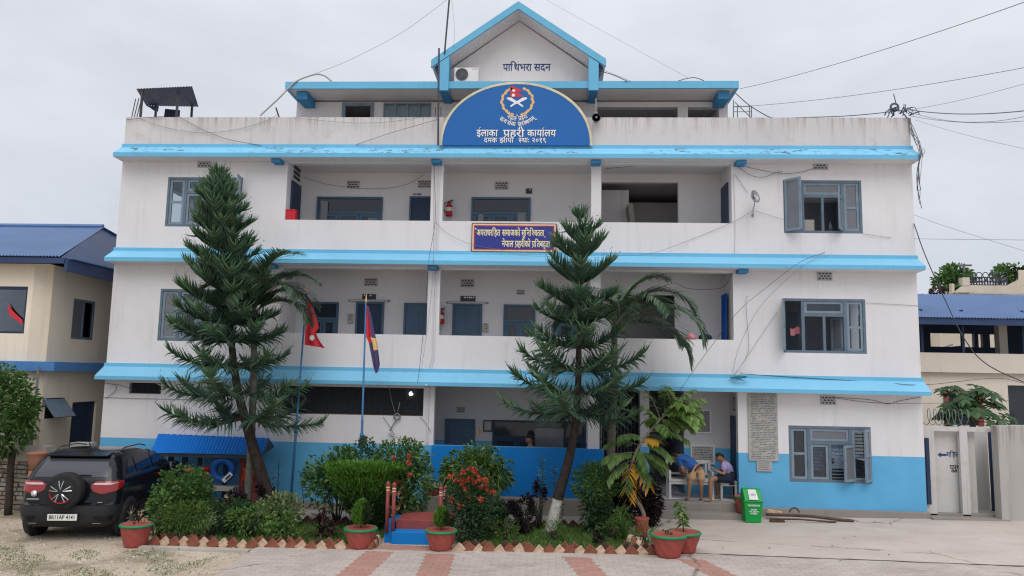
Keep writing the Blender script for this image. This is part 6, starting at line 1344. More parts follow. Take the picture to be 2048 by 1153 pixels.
def strap_plant(name, px, pyb, Y, n, ln, wd, mat_, label, up=.6, droop=1.0, stemh=0, cat='plant'):
    a = gr(px, pyb); t = thing(name, label, cat, a); V, F_ = [], []
    for i in range(n):
        an = i*2.399+rnd.random()*.5; el = rnd.uniform(.15,1.2)*up+.2; d = Vector((math.cos(an)*math.cos(el), math.sin(an)*math.cos(el), math.sin(el))); p = Vector((a.x,a.y,a.z+.03+stemh*(i/n)**.8)); L_ = ln*rnd.uniform(.7,1.15); sd_ = d.cross(Vector((0,0,1))).normalized(); k = len(V); m_ = 6
        for j in range(m_+1):
            u = j/m_; w_ = wd*(.55+.9*u-1.45*u*u)+.002; V += [p+sd_*w_, p-sd_*w_]; p = p+d*(L_/m_); d = (d+Vector((0,0,-droop*.22))).normalized()
        F_ += [(k+2*j, k+2*j+1, k+2*j+3, k+2*j+2) for j in range(m_)]
    npmesh('foliage', np.array([tuple(v) for v in V]), np.array(F_), mat_, t)
    if stemh: MB().tube([(a.x,a.y,a.z-.02),(a.x,a.y,a.z+stemh)], .025, 7).build('stem', M['barkpale'], t)
strap_plant('cordyline', 641, 1082, -4.15, 60, .42, .024, GP, 'purple strap leaved cordyline left of the steps', 1.0, 1.5, .42); strap_plant('cordyline', 662, 1080, -4.05, 34, .34, .022, GP, 'smaller purple cordyline beside the larger one', .9, 1.6, .25)
strap_plant('spiky_agave', 1247, 1085, -3.0, 34, .5, .022, G1, 'grey green spiky agave in the right end of the bed', 1.1, .15); strap_plant('spiky_agave', 912, 1072, -4.0, 16, .3, .018, GV, 'small pale spiky plant behind the pot right of the steps', 1.2, .2)
bush('leafy_plant', (1225,1018,1265,1070), -3.0, .2, 420, .1, .035, G3, 'bright leafy plant behind the agave', 'plant', 14, core=False)
# lawn
n = 26000; xx = rg.uniform(-6.4,1.75,n); yy = rg.uniform(0,1,n); y0_ = np.array([fl(x) for x in xx])+.12; y1_ = -1.6+0*xx; yv = y0_+(y1_-y0_)*yy
ok = ~((xx > -3.2) & (xx < -1.55)); ok &= xx < 1.1+(-1.2-yv)*.2; P = np.stack([xx, yv, np.array([gz(x) for x in xx])+.01], 1)[ok]; D = np.stack([rg.normal(size=len(P))*.35, rg.normal(size=len(P))*.35, np.ones(len(P))], 1)
o = leaves('lawn_grass', P, D, rg.uniform(.05,.13,len(P)), .014, GRS, droop=.2); tag(o, 'short green lawn grass in the garden bed', 'grass', kind='stuff')
bed = MB(); Pb = [(-7.2,-3.85),(-3.35,-3.85),(-3.35,-1.45),(-6.9,-1.5)]; Pc = [(-1.6,-3.85),(1.72,-3.85),(1.2,-1.35),(-1.6,-1.35)]
for Q in (Pb, Pc): bed.add([(x,y,gz(x)+.012) for x, y in Q], [(0,1,2,3)])
tag(bed.build('garden_soil', pmat('garden_soil', (.12,.085,.055), .95, .35, 3, .6, 25)), kind='structure')
n = 9000; A = rg.uniform(0,1,(n,2)); xx = -10.5+5.6*A[:,0]; yv = -6.2+2.6*A[:,1]; dens = np.sin(xx*2.1+1)*np.sin(yv*3.3)+.6*np.sin(xx*5.3+yv*4)
ok = (dens > .15) & (yv < -4.35) & ((xx < p1.x-.4) | (yv > p1.y)); P = np.stack([xx, yv, np.array([gz(x) for x in xx])+.002], 1)[ok]; D = np.stack([rg.normal(size=len(P))*.8, rg.normal(size=len(P))*.8, np.ones(len(P))], 1)
o = leaves('sparse_grass', P, D, rg.uniform(.02,.055,len(P)), .011, GRS, droop=.2); tag(o, 'sparse low grass on the dirt in front of the car', 'grass', kind='stuff')
n = 2200; xx = rg.uniform(-11.5,-4.9,n); yv = rg.uniform(-7,-2.4,n); s_ = rg.uniform(.008,.03,n); V, F_ = [], []
Pp = np.stack([xx, yv, np.array([gz(x) for x in xx])], 1); octa = np.array([(1,0,0),(0,1,0),(-1,0,0),(0,-1,0),(0,0,.7),(0,0,-.4)]); V = (Pp[:,None,:]+octa[None]*s_[:,None,None]*rg.uniform(.7,1.3,(n,6,1))).reshape(-1,3); of = np.array([(0,1,4),(1,2,4),(2,3,4),(3,0,4)]); F_ = (np.arange(n)[:,None,None]*6+of[None]).reshape(-1,3)
o = npmesh('scattered_gravel', V, F_, leafmat('gravel_stone', (.2,.17,.14), (.42,.37,.32), (.6,.56,.5), .9, 0)); tag(o, 'small loose stones scattered over the dirt', 'gravel', kind='stuff')
# dry leaves and dirt flecks on the yard
n = 90; xx = rg.uniform(-10,8,n); yv = rg.uniform(-6.6,-1.2,n); ok = ~((xx > -7.4) & (xx < 2.2) & (yv > -4.0)); P = np.stack([xx, yv, np.array([gz(x) for x in xx])+.045], 1)[ok]; D = np.stack([rg.normal(size=len(P)), rg.normal(size=len(P)), np.full(len(P),.1)], 1)
o = leaves('leaf_litter', P, D, rg.uniform(.02,.07,len(P)), .018, leafmat('dry_leaf', (.05,.035,.02), (.13,.085,.045), (.22,.15,.08), .9, 0), droop=.0); tag(o, 'scattered dry leaves on the yard', 'litter', kind='stuff')

# ---- pots
def pot(px, pyt, pyb, wpx, label, plantfn=None, base=None, name='potted_plant', Y=None):
    if base is None: q = gr(px, pyb-3); q.z = gz(q.x)+(.034 if q.x > -4.9 else 0)
    else: q = Vector(base)
    t0 = at(px, pyt+5, q.y); h_ = t0.z-q.z; R_ = wpx*.5*(17.7+q.y)/1500; t = thing(name, label, 'potted plant', q, 'terracotta coloured pots with green rims')
    b = MB(); N = 10; prof = [(R_*(.62+.33*(i/N)**.9), h_*.93*i/N) for i in range(N+1)]; b.lathe([(r, z+q.z) for r, z in prof]+[(R_*.85, q.z+h_*.93), (R_*.82, q.z+h_*.8)], (q.x,q.y,0), 40, flute=.04, fn=9, twist=2.2); b.build('pot', M['pot'], t, smooth=True)
    b = MB(); b.torus((q.x,q.y,q.z+h_*.96), R_*.96, R_*.085, 'z', 36, 10); rim = b.build('pot_rim', M['potrim'], t, smooth=True); b = MB(); b.lathe([(R_*.98,q.z+h_*.99),(R_*.9,q.z+h_*1.02),(R_*.86,q.z+h_*1.0)], (q.x,q.y,0), 36); b.build('inner_rim', M['pot'], t, smooth=True)
    b = MB(); b.lathe([(0,q.z+h_*.94),(R_*.88,q.z+h_*.92)], (q.x,q.y,0), 24); b.build('soil', M['soil'], t)
    if plantfn: plantfn(t, Vector((q.x,q.y,q.z+h_*.94)), R_)
    return t
def conifer(hh, wd, dark=False):
    def f(t, p, R_):
        n = 1500; u = rg.uniform(0,1,n)**.9; th = rg.uniform(0,2*PI,n); rr = wd*(np.sin(np.pi*np.clip(u*.8+.16,0,1))**.8)*np.sqrt(rg.uniform(.1,1,n)); P = np.stack([p.x+rr*np.cos(th), p.y+rr*np.sin(th), p.z+.06+hh*u], 1); D = np.stack([np.cos(th)*.5, np.sin(th)*.5, np.ones(n)], 1)+rg.normal(size=(n,3))*.3
        leaves('foliage', P, D, rg.uniform(.05,.1,n), .02, [G4, G4D], t, droop=0, mi=(rr*np.cos(th) > .05).astype(int)); MB().tube([p, p+Vector((0,0,hh*.6))], [.015,.006], 6).build('stem', M['bark'], t)  # right-hand leaves take the dark copy, a painted shaded side
    return f
def leafy(hh, wd, n, mat_, ln=.09, w_=.045):
    def f(t, p, R_):
        stems(t, p, (p.x, p.y, p.z+hh*.7), (wd,wd,hh*.4), 4, .008); P, D = blob_points((p.x,p.y,p.z+hh*.65), (wd,wd,hh*.45), n, 10, .25); leaves('foliage', P, D, ln, w_, mat_, t, droop=.4)
    return f
pot(270,1043,1096,62,'round pot with a small pale plant in front of the car', leafy(.2,.16,26,leafmat('pinkish_leaf', (.3,.2,.12), (.5,.4,.28)),.08,.04))
pot(720,1051,1102,64,'pot with a small bushy conifer left of the garden steps', conifer(.42,.17)); pot(881,1055,1106,62,'pot with a small upright conifer right of the garden steps', conifer(.32,.13))
pot(1337,1064,1120,68,'front one of the twin pots at the right end of the bed', leafy(.12,.05,5,G2)); pot(1368,1059,1111,64,'rear one of the twin pots with a thin leafy sapling', lambda t, p, R_: (MB().tube([p, p+Vector((-.03,0,.28)), p+Vector((-.07,0,.5))], [.012,.009,.005], 6).build('stem', M['bark'], t), leaves('foliage', *(lambda P, D: (P, D))(np.array([(p.x-.07*k, p.y, p.z+.52*k) for k in np.linspace(.25,1,26)]), np.stack([np.cos(np.arange(26)*2.4), np.sin(np.arange(26)*2.4), np.full(26,.1)], 1)), .15, .07, G3, t, droop=.7)))
q = at(860,997,-.5); pot(860,968,998,35,'pot with a pale leafy plant on the plinth before the blue wall', leafy(.16,.2,160,GV,.11,.05), base=(q.x,-.22,.255)); q = gr(1461,1022); pot(1461,987,1020,34,'pot at the right end of the entrance steps', leafy(.05,.1,8,G2,.06,.03), base=(q.x,-.42,.085))
o = MB().lathe([(.1,-.14),(.14,.25),(.15,.28),(.12,.28)], (at(1283,1030,-2.4).x,-2.4,0), 16).build('clay_pot', M['pot'], None, smooth=True, org=(at(1283,1030,-2.4).x,-2.4,-.1)); tag(o, 'plain clay pot at the foot of the yellow leaved sapling', 'pot')
# ---- bin
q = gr(1503,1036); q.y = -.72; x = at(1503,1036,q.y).x; z0 = gz(x)+.034; zt = at(1503,977,q.y).z; hh = zt-z0; w_ = 36*(17.7+q.y)/1500/2
t = thing('litter_bin', 'green plastic litter bin with a white swing flap beside the entrance', 'bin', (x, q.y, z0))
b = MB(); sec = [(.78,0),(.98,.60),(1.06,.605),(1.06,.65),(.98,.655)]
def ringsq(b, w0, w1, za, zb, yc): b.add([(x-w0,yc-w0,za),(x+w0,yc-w0,za),(x+w0,yc+w0,za),(x-w0,yc+w0,za),(x-w1,yc-w1,zb),(x+w1,yc-w1,zb),(x+w1,yc+w1,zb),(x-w1,yc+w1,zb)], [(0,3,2,1),(4,5,6,7),(0,1,5,4),(1,2,6,5),(2,3,7,6),(3,0,4,7)])
ringsq(b, w_*.80, w_*.98, z0, z0+hh*.62, q.y); ringsq(b, w_*1.06, w_*1.06, z0+hh*.62, z0+hh*.67, q.y); b.build('body', M['bin'], t, bevel=.02)
b = MB(); b.prismx([(q.y-w_*1.0, z0+hh*.67),(q.y+w_*1.0, z0+hh*.67),(q.y+w_*.55, z0+hh*.98),(q.y+w_*.2, z0+hh),(q.y-w_*.1, z0+hh*.98)], x-w_*.95, x+w_*.95); b.build('lid', M['bin'], t, bevel=.018)
b = MB(); yb0, yb1 = q.y-w_*1.0, q.y-w_*.1; b.add([(x-w_*.45,yb0-.012,z0+hh*.70),(x+w_*.5,yb0-.012,z0+hh*.70),(x+w_*.42,yb1-.014,z0+hh*.97),(x-w_*.4,yb1-.014,z0+hh*.97)], [(0,1,2,3)]); b.add([(x-w_*.2,yb0+.15*(yb1-yb0)+.02,z0+hh*.85),(x+w_*.28,yb0+.15*(yb1-yb0)+.02,z0+hh*.85),(x+w_*.26,yb0+.4*(yb1-yb0)-.0,z0+hh*.9),(x-w_*.18,yb0+.4*(yb1-yb0)-.0,z0+hh*.9)], [(0,1,2,3)], 1); b.build('flap', [M['binlid'], M['steel']], t)
lf = q.y-w_*.955; 
for s_, za, zb_, wa in (('कार्यालय',.5,.55,.62),('सुरक्षा',.38,.42,.3),('ना हाल',.32,.36,.5),('फोहर',.26,.30,.36)):
    f0 = lambda k: q.y-(w_*.80+(w_*.18)*k/.62)-.012
    lettering(s_, 'lettering', t, M['letter'], x-w_*wa, x+w_*wa, z0+hh*za, z0+hh*zb_, 0, bold=.02, map3=lambda p: (p[0], f0((p[2]-z0)/hh)-.002, p[2]))
# ---- scrap bars on the ground
a, c = gr(1530,1027), gr(1708,1043); a.y = c.y = -.55; b = MB(); b.tube([at(1533,1029,-.5), at(1620,1033,-.5), at(1708,1043,-.62)], .035, 6); o = b.build('scrap_pole', M['rust'], None, org=at(1620,1033,-.5)); tag(o, 'long rusty pole lying along the foot of the right wall', 'pole')
b = MB(); b.tube([at(1540,1038,-.75), at(1600,1039,-.75), at(1672,1045,-.75)], .02, 5); b.box(at(1540,1036,-.75).x, at(1568,1036,-.75).x, -.8,-.7, gz(5)+.035, gz(5)+.09); o = b.build('scrap_plank', M['rust'], None, org=at(1600,1039,-.75)); tag(o, 'thin rusty bar lying in front of the long pole', 'bar')
b = MB(); q = at(1588,1030,-.55); b.torus((q.x,-.58,q.z+.05), .1, .018, 'y', 16, 6, a0=0, a1=PI); o = b.build('scrap_hoop', M['rust'], None, org=q); tag(o, 'bent rusty hoop on the scrap pole', 'hoop')
q = gr(1530,1022); o = MB().obox((at(1547,1016,-.35).x,-.35,.1), (.16,0,-.02), (0,.06,0), (0.02,0,.05)).build('brick_fragment', M['brickpale'], None, org=q, bevel=.01); tag(o, 'pale brick fragment against the plinth right of the bin', 'brick')
q = gr(1478,1034); o = MB().lathe([(.0,0),(.05,.0),(.07,.03),(.05,.06),(0,.07)], (q.x,q.y,q.z+.03), 9, flute=.25, fn=3).build('crumpled_paper', M['white'], None, org=q); tag(o, 'crumpled white paper left of the green bin', 'paper')
q = at(975,994,-.3); o = MB().box(q.x-.1, q.x+.1, -.33, -.22, .252, .31).build('loose_brick', M['brickpale'], None, org=q, bevel=.008); tag(o, 'loose brick lying on the plinth before the blue wall', 'brick')
# ================================================================== TREES
def curve_pts(pts, n):
    """Catmull-Rom through the given points"""
    P = [Vector(p) for p in pts]; P = [P[0]*2-P[1]]+P+[P[-1]*2-P[-2]]; out_ = []
    for i in range(n+1):
        f = i/n*(len(P)-3); k = min(int(f), len(P)-4); t = f-k; a, b_, c, d = P[k:k+4]
        out_.append(.5*((2*b_)+(c-a)*t+(2*a-5*b_+4*c-d)*t*t+(3*b_-a-3*c+d)*t**3))
    return out_
def ropes(P, D, U, Ln, R0, seg=4):
    """tapered three-sided shoots: base P, start direction D, bending towards U"""
    n = len(P); V = []; p = P.copy(); d = unit(D); rings = []
    for j in range(seg+1):
        u = j/seg; r = (R0*(1-.85*u**2.2))[:,None] if hasattr(R0, '__len__') else R0*(1-.85*u**2.2)
        a = unit(np.cross(d, np.array([.31,.22,.93])+0*d)); c = np.cross(d, a)
        rings.append(np.stack([p+a*r, p+(-.5*a+.866*c)*r, p+(-.5*a-.866*c)*r], 1)); p = p+d*(Ln/seg)[:,None]; d = unit(d+U/seg)
    V = np.stack(rings, 1).reshape(n, -1, 3); base = np.arange(n)[:,None,None]*(3*(seg+1))
    f = np.array([(3*j+i, 3*j+(i+1)%3, 3*(j+1)+(i+1)%3, 3*(j+1)+i) for j in range(seg) for i in range(3)])
    return V.reshape(-1,3), (base+f[None]).reshape(-1,4)
def pine(name, label, trunk_px, Y0, whorls, seed, trunk_r, lime=0, axis_px=None):
    """trunk_px: (px,py) from the ground up; whorls: (py, left reach px, right reach px, branches, start elevation, end elevation)"""
    r_ = np.random.default_rng(seed); tp = [at(px, py, Y) for px, py, Y in trunk_px]; tp[0].z = gz(tp[0].x)-.03
    pts = curve_pts(tp, 60); t = thing(name, label, 'tree', tp[0]); N = len(pts)
    rad = [trunk_r*(1-.93*(i/(N-1))**.9)+.006 for i in range(N)]
    b = MB(); b.tube(pts, rad, 10)
    for i, p in enumerate(pts[:-6]):                           # old branch scars: small knobs
        if i % 2 == 0 and i < 30: an = i*2.4; b.lathe([(.03,-.02),(.022,.03),(.008,.05)], p+Vector((math.cos(an), math.sin(an), 0))*rad[i]*.85, 5)
    nl = 0
    o = b.build('trunk', [M['bark'], M['lime']], t, smooth=True)
    if lime:
        for f in o.data.polygons:
            if f.center.z < lime and f.center.length < 3: f.material_index = 1
    sc = lambda Y: (17.7+Y)/1500
    def ontrunk(py):
        best = min(pts, key=lambda p: abs((576.5-FPX*((p-CAM)@cU)/((p-CAM)@cF))-py)); return best
    BP_, BD, BU, BL_, BR_ = [], [], [], [], []; MI = []
    bm_ = MB()
    for w, (py, lr, rr_, nb, e0, e1) in enumerate(whorls):
        p0 = ontrunk(py); a0 = r_.uniform(0, 2*PI)
        for i in range(nb):
            az = a0+2*PI*i/nb+r_.normal()*.12; cs = math.cos(az); reach = (rr_ if cs > 0 else lr)*abs(cs)+(lr+rr_)/2*(1-abs(cs))
            L_ = max(.08, reach*sc(p0.y)-.2)*r_.uniform(.88,1.08); hd = np.array([math.cos(az), math.sin(az), 0]); sd = np.array([-math.sin(az), math.cos(az), 0]); m_ = 14; p = np.array(p0); bp = [p.copy()]; dirs = []
            ea, eb = math.radians(e0+r_.normal()*5), math.radians(e1+r_.normal()*6)
            for j in range(m_):
                e = ea+(eb-ea)*((j/m_)**1.3); d = hd*math.cos(e)+np.array([0,0,1])*math.sin(e); dirs.append(d); p = p+d*L_/m_; bp.append(p.copy())
            dirs.append(dirs[-1]); bm_.tube([tuple(q) for q in bp], [max(.006, (.012+.012*L_)*(1-.8*j/m_)) for j in range(m_+1)], 5, caps=False)
            ns = int(L_*36)+9; low = float(np.interp(py, [620, 760], [0., .62]))
            for s in range(ns):
                u = .14+.86*(s+r_.uniform(.2,.8))/ns; k = min(int(u*m_), m_-1); q = bp[k]+(bp[k+1]-bp[k])*(u*m_-k); d = dirs[k]; side = 1 if s % 2 else -1
                ll = (.42*(1-.5*u)+.13)*r_.uniform(.8,1.15)*min(1, .5+L_*.4)
                dn = r_.uniform() < low and u < .93
                BP_.append(q); BD.append(d*.55+sd*side*r_.uniform(.75,1.05)+np.array([0,0,1])*(r_.uniform(-.25,.1) if dn else r_.uniform(.0,.3))); BU.append(np.array([0,0,-1])*r_.uniform(.7,1.3)+d*.2 if dn else np.array([0,0,1])*r_.uniform(.8,1.3)+d*.3); BL_.append(ll); BR_.append(.0185*r_.uniform(.8,1.25)); MI.append(0 if u < .8 else 1)
            for s in range(5): BP_.append(bp[-2]); BD.append(dirs[-1]+r_.normal(size=3)*.28); BU.append(np.array([0,0,.5])); BL_.append(.24*r_.uniform(.8,1.2)); BR_.append(.022); MI.append(1)
    # leader shoots at the very top
    for s in range(10): BP_.append(np.array(pts[-4])); BD.append(np.array([0,0,1])+r_.normal(size=3)*.25); BU.append(np.array([0,0,.3])); BL_.append(.3*r_.uniform(.6,1.1)); BR_.append(.018); MI.append(1)
    bm_.build('branch', M['bark'], t, smooth=True)
    P_, D_, U_, L__, R__ = np.array(BP_), np.array(BD), np.array(BU), np.array(BL_), np.array(BR_)
    V, F_ = ropes(P_, D_, U_, L__, R__, 4); npmesh('crown', V, F_, [GN, GNL], t, np.repeat(np.array(MI), 12))
    # fine needles standing off every shoot
    n = len(P_); k = 6; idx = np.repeat(np.arange(n), k); u = r_.uniform(.05,1,(n*k,1)); Dn = unit(D_)[idx]; Lx = L__[idx][:,None]; pos = P_[idx]+Dn*Lx*u+U_[idx]*Lx*u*u*.42; nd = unit(unit(Dn+U_[idx]*u*.9)*.9+r_.normal(size=(n*k,3))*.55); nw = unit(np.cross(nd, r_.normal(size=(n*k,3))))*.0055
    V = np.stack([pos-nw, pos+nw, pos+nd*r_.uniform(.025,.05,(n*k,1))], 1).reshape(-1,3); npmesh('needles', V, np.arange(n*k*3).reshape(-1,3), [GN, GNL], t, np.repeat(np.array(MI), k))
    return t
def whl(ys, lf, rf, nb, ef):
    return [(y, lf(y), rf(y), nb(y), *ef(y)) for y in ys]
itp = lambda xs, ys: (lambda v: float(np.interp(v, xs, ys)))
ysL = [352,366,384,404,426,450,476,504,532,562,592,622,654,690,730,780,834]
lfL = itp([350,380,430,520,600,672,735,842],[18,42,80,96,116,130,168,180]); rfL = itp([350,380,430,520,600,672,750,842],[18,40,72,86,100,112,138,190])
pine('norfolk_pine', 'larger dense dark green tiered pine with a leaning trunk left of the flagpoles', [(553,1050,-1.77),(520,940,-1.85),(497,862,-1.9),(472,760,-1.9),(455,600,-1.9),(442,450,-1.9),(437,345,-1.9)], -2, [(y, lfL(y), rfL(y), 6 if y > 690 else 8, float(np.interp(y,[350,500,700,842],[48,26,-4,-14])), float(np.interp(y,[350,500,700,842],[55,42,40,34]))) for y in ysL], 5, .15)
ysR = [440,486,528,570,612,652,694,738,782,822]
lfR = itp([440,486,526,580,640,700,740,822],[24,62,84,102,116,130,155,182]); rfR = itp([440,486,526,580,660,740,800,822],[24,70,88,96,112,148,150,140])
pine('norfolk_pine', 'open tiered pine with a limewashed trunk base right of the steps', [(1100,1066,-2.05),(1118,990,-2.1),(1142,900,-2.2),(1155,800,-2.3),(1158,650,-2.3),(1160,500,-2.3),(1160,425,-2.3)], -2.3, [(y, lfR(y), rfR(y), 6 if y > 500 else 5, float(np.interp(y,[430,520,600,720,822],[55,40,20,4,-10])), float(np.interp(y,[430,520,600,720,822],[58,48,40,38,34]))) for y in ysR], 9, .125, lime=.72)
def frond(V, F_, p0, az, L_, e0, drop, nl, ll, rbm, lw=.021):
    p = Vector(p0); e = e0; hd = Vector((math.cos(az), math.sin(az), 0)); sd = Vector((-math.sin(az), math.cos(az), 0)); P = [p.copy()]; m_ = 16; D_ = []
    for j in range(m_):
        d = hd*math.cos(e)+Vector((0,0,1))*math.sin(e); D_.append(d); p = p+d*(L_/m_); P.append(p.copy()); e -= drop/m_*(.5+j/m_)
    rbm.tube(P, [.022*(1-.85*j/m_) for j in range(m_+1)], 5, caps=False); D_.append(D_[-1])
    for s in range(nl):
        u = .12+.88*s/(nl-1); k = min(int(u*m_), m_-1); q = P[k].lerp(P[k+1], u*m_-k); d = D_[k]; l_ = ll*(math.sin(PI*(.12+.80*u)))**.6*rnd.uniform(.85,1.1)
        for side in (-1, 1):
            dd = (sd*side*.9+d*.75+Vector((0,0,rnd.uniform(.1,.45)))).normalized(); a = q.copy(); k0 = len(V); g_ = dd.cross(Vector((0,0,1))).normalized()
            for j in range(5):
                w_ = lw*(1-.8*(j/4)**1.5); V.append(a+g_*w_); V.append(a-g_*w_); a = a+dd*(l_/4); dd = (dd+Vector((0,0,-.22))).normalized()
            F_ += [(k0+2*j, k0+2*j+1, k0+2*j+3, k0+2*j+2) for j in range(4)]
def palm(label, base, crown, fr, seed, tr):
    global rnd
    t = thing('palm_tree', label, 'tree', base); b = MB(); N = 40; P = [base.lerp(crown, i/N)+Vector((.05*math.sin(3*i/N),0,0)) for i in range(N+1)]; b.tube(P, [tr*(1+.07*(i % 2))*(1-.3*i/N)+(.05*math.exp(-i*.8)) for i in range(N+1)], 12); b.build('trunk', M['palmtrunk'], t, smooth=True)
    V, F_, rb_ = [], [], MB()
    for az, L_, e0, dr in fr: frond(V, F_, crown+Vector((0,0,rnd.uniform(-.05,.1))), math.radians(az), L_, math.radians(e0), math.radians(dr), 60, .62, rb_)
    rb_.build('frond_stalk', M['barkpale'], t, smooth=True); npmesh('crown', np.array([tuple(v) for v in V]), np.array(F_), GPA, t); return t
yl_ = -1.7
palm('slender palm behind the larger tiered pine', Vector((at(494,1015,yl_).x, yl_, gz(-6))), at(508,622,yl_), [(10,1.75,74,120),(-25,1.6,58,135),(40,1.6,50,120),(-60,1.5,62,120),(100,1.6,60,110),(160,1.5,55,110),(200,1.4,66,120),(-5,1.5,38,125),(-100,1.3,48,130),(65,1.6,75,100),(-30,1.9,82,110)], 1, .085)
yr_ = -1.6
palm('palm with long drooping fronds behind the open tiered pine', Vector((at(1212,1012,yr_).x, yr_, gz(1))), at(1228,655,yr_), [(0,2.2,62,140),(-20,2.4,42,140),(25,2.1,30,110),(-50,1.9,55,130),(60,2.1,50,120),(180,1.9,60,130),(150,1.8,45,120),(-140,1.7,50,130),(-90,1.7,45,130),(100,1.8,66,100),(-8,2.0,16,110),(10,1.8,78,100)], 2, .09)
# sapling with compound leaves, some yellow
Ys = -2.3; sp_ = [at(px, py, Ys) for px, py in ((1284,1062),(1287,1028),(1266,990),(1259,960),(1268,915),(1290,875),(1322,838),(1345,818))]; sp_[0].z = gz(sp_[0].x)
t = thing('young_tree', 'crooked young tree with compound leaves and a few yellow ones before the entrance', 'tree', sp_[0]); pts = curve_pts(sp_, 40); MB().tube(pts, [.04*(1-.7*i/40)+.006 for i in range(41)], 8).build('trunk', M['barkpale'], t, smooth=True)
def compound(V, F_, p0, d0, L_, nl, ll, lw, stalk, sag=.7):
    p = Vector(p0); d = Vector(d0).normalized(); P = [p.copy()]; m_ = 9; Ds = []
    for j in range(m_): Ds.append(d.copy()); p = p+d*(L_/m_); P.append(p.copy()); d = (d+Vector((0,0,-sag/m_))).normalized()
    stalk.tube(P, [.009*(1-.7*j/m_) for j in range(m_+1)], 4, caps=False); Ds.append(d)
    for s in range(nl):
        u = .22+.78*s/(nl-1); k = min(int(u*m_), m_-1); q = P[k].lerp(P[k+1], u*m_-k); dd = Ds[k]; sv = dd.cross(Vector((0,0,1))).normalized()
        for side in (-1, 1):
            ld = (sv*side*.8+dd*.55+Vector((0,0,-.35+rnd.uniform(-.2,.15)))).normalized(); g_ = ld.cross(Vector((rnd.uniform(-.2,.2),rnd.uniform(-.2,.2),1))).normalized(); l_ = ll*rnd.uniform(.85,1.1)*(1-.25*abs(u-.5)); k0 = len(V)
            V += [q, q+ld*l_*.3+g_*lw, q+ld*l_*.7+g_*lw*.8+Vector((0,0,-.02)), q+ld*l_+Vector((0,0,-.05)), q+ld*l_*.7-g_*lw*.8+Vector((0,0,-.02)), q+ld*l_*.3-g_*lw]; F_ += [(k0,k0+1,k0+2,k0+5), (k0+2,k0+3,k0+4,k0+5)]
V, F_, V2, F2, V3, F3, stk = [], [], [], [], [], [], MB()
LV = [(.58,(-1,-.3,.45),.75),(.62,(-.9,-.6,.2),.8),(.66,(-1,.3,.5),.75),(.70,(-.9,-.5,.6),.7),(.55,(-.8,-.5,-.1),.8),(.62,(.9,-.4,.2),.7),(.68,(.8,-.6,.1),.8),(.75,(1,-.2,.3),.85),(.8,(.3,-.9,.3),.7),(.72,(.6,.6,.4),.7),(.5,(-.3,-.9,-.2),.7),(.57,(.5,-.8,-.1),.75),(.84,(-.5,-.3,.9),.55),(.64,(.2,-.9,.0),.8),(.6,(.8,.3,-.1),.8)]
for u, d, L_ in LV: compound(V, F_, pts[int(u*40)], d, L_*.9, 10, .21, .036, stk, 1.0)
for u in (.86,.9,.93,.96,.98,1,1):
    for k in range(4): compound(V3, F3, pts[int(u*40)], (rnd.uniform(-.2,1), rnd.uniform(-.8,.5), rnd.uniform(-.1,.9)), rnd.uniform(.5,.8), 10, .2, .036, stk, .9)
for u, d, L_ in ((.55,(.5,-.7,-.5),.62),(.52,(-.15,-.6,-.7),.6),(.5,(.2,-.6,-.8),.55),(.57,(-.3,-.8,-.4),.4),(.7,(.8,-.6,.3),.3)): compound(V2, F2, pts[int(u*40)], d, L_, 5, .26, .036, stk, .6)
npm = lambda n_, V, F_, mt: npmesh(n_, np.array([tuple(v) for v in V]), np.array(F_), mt, t)
stk.build('leaf_stalk', M['barkpale'], t); npm('crown', V, F_, leafmat('sapling_leaf', (.06,.13,.035), (.12,.21,.055), (.2,.28,.08))); npm('crown', V3, F3, leafmat('sapling_top_leaf', (.09,.18,.04), (.17,.29,.07), (.3,.4,.12))); npm('yellow_leaves', V2, F2, GY)
# left edge broadleaf tree
Y = -1.6; base = Vector((at(18,1010,Y).x, Y, -.2)); t = thing('broadleaf_tree', 'leafy broadleaf tree cut by the left edge of the photo', 'tree', base); b = MB(); top = at(5,800,Y); b.tube(curve_pts([base, at(22,930,Y), at(25,900,Y), at(5,840,Y), top], 20), [.07*(1-.7*i/20)+.01 for i in range(21)], 8)
for px, py in ((60,770),(45,840),(-20,790),(30,900)): b.tube([at(15,870,Y), at((px+15)/2,(py+860)/2,Y), at(px,py,Y)], [.03,.018,.006], 5)
b.build('trunk', M['bark'], t, smooth=True)
c, r = pxr(-75,765,42,915,Y); r[1] = .7; P, D = blob_points(c, r, 2300, 34, .24, .45); c2, r2 = pxr(25,768,70,880,Y); r2[1] = .3; P2, D2 = blob_points(c2, r2, 800, 12, .3, .3); c3, r3 = pxr(-40,730,35,800,Y); r3[1] = .4; P3, D3 = blob_points(c3, r3, 600, 12, .3, .3)
P = np.concatenate([P,P2,P3]); D = np.concatenate([D,D2,D3]); leaves('crown', P, D, rg.uniform(.10,.17,len(P)), .055, G1, t, droop=.4)
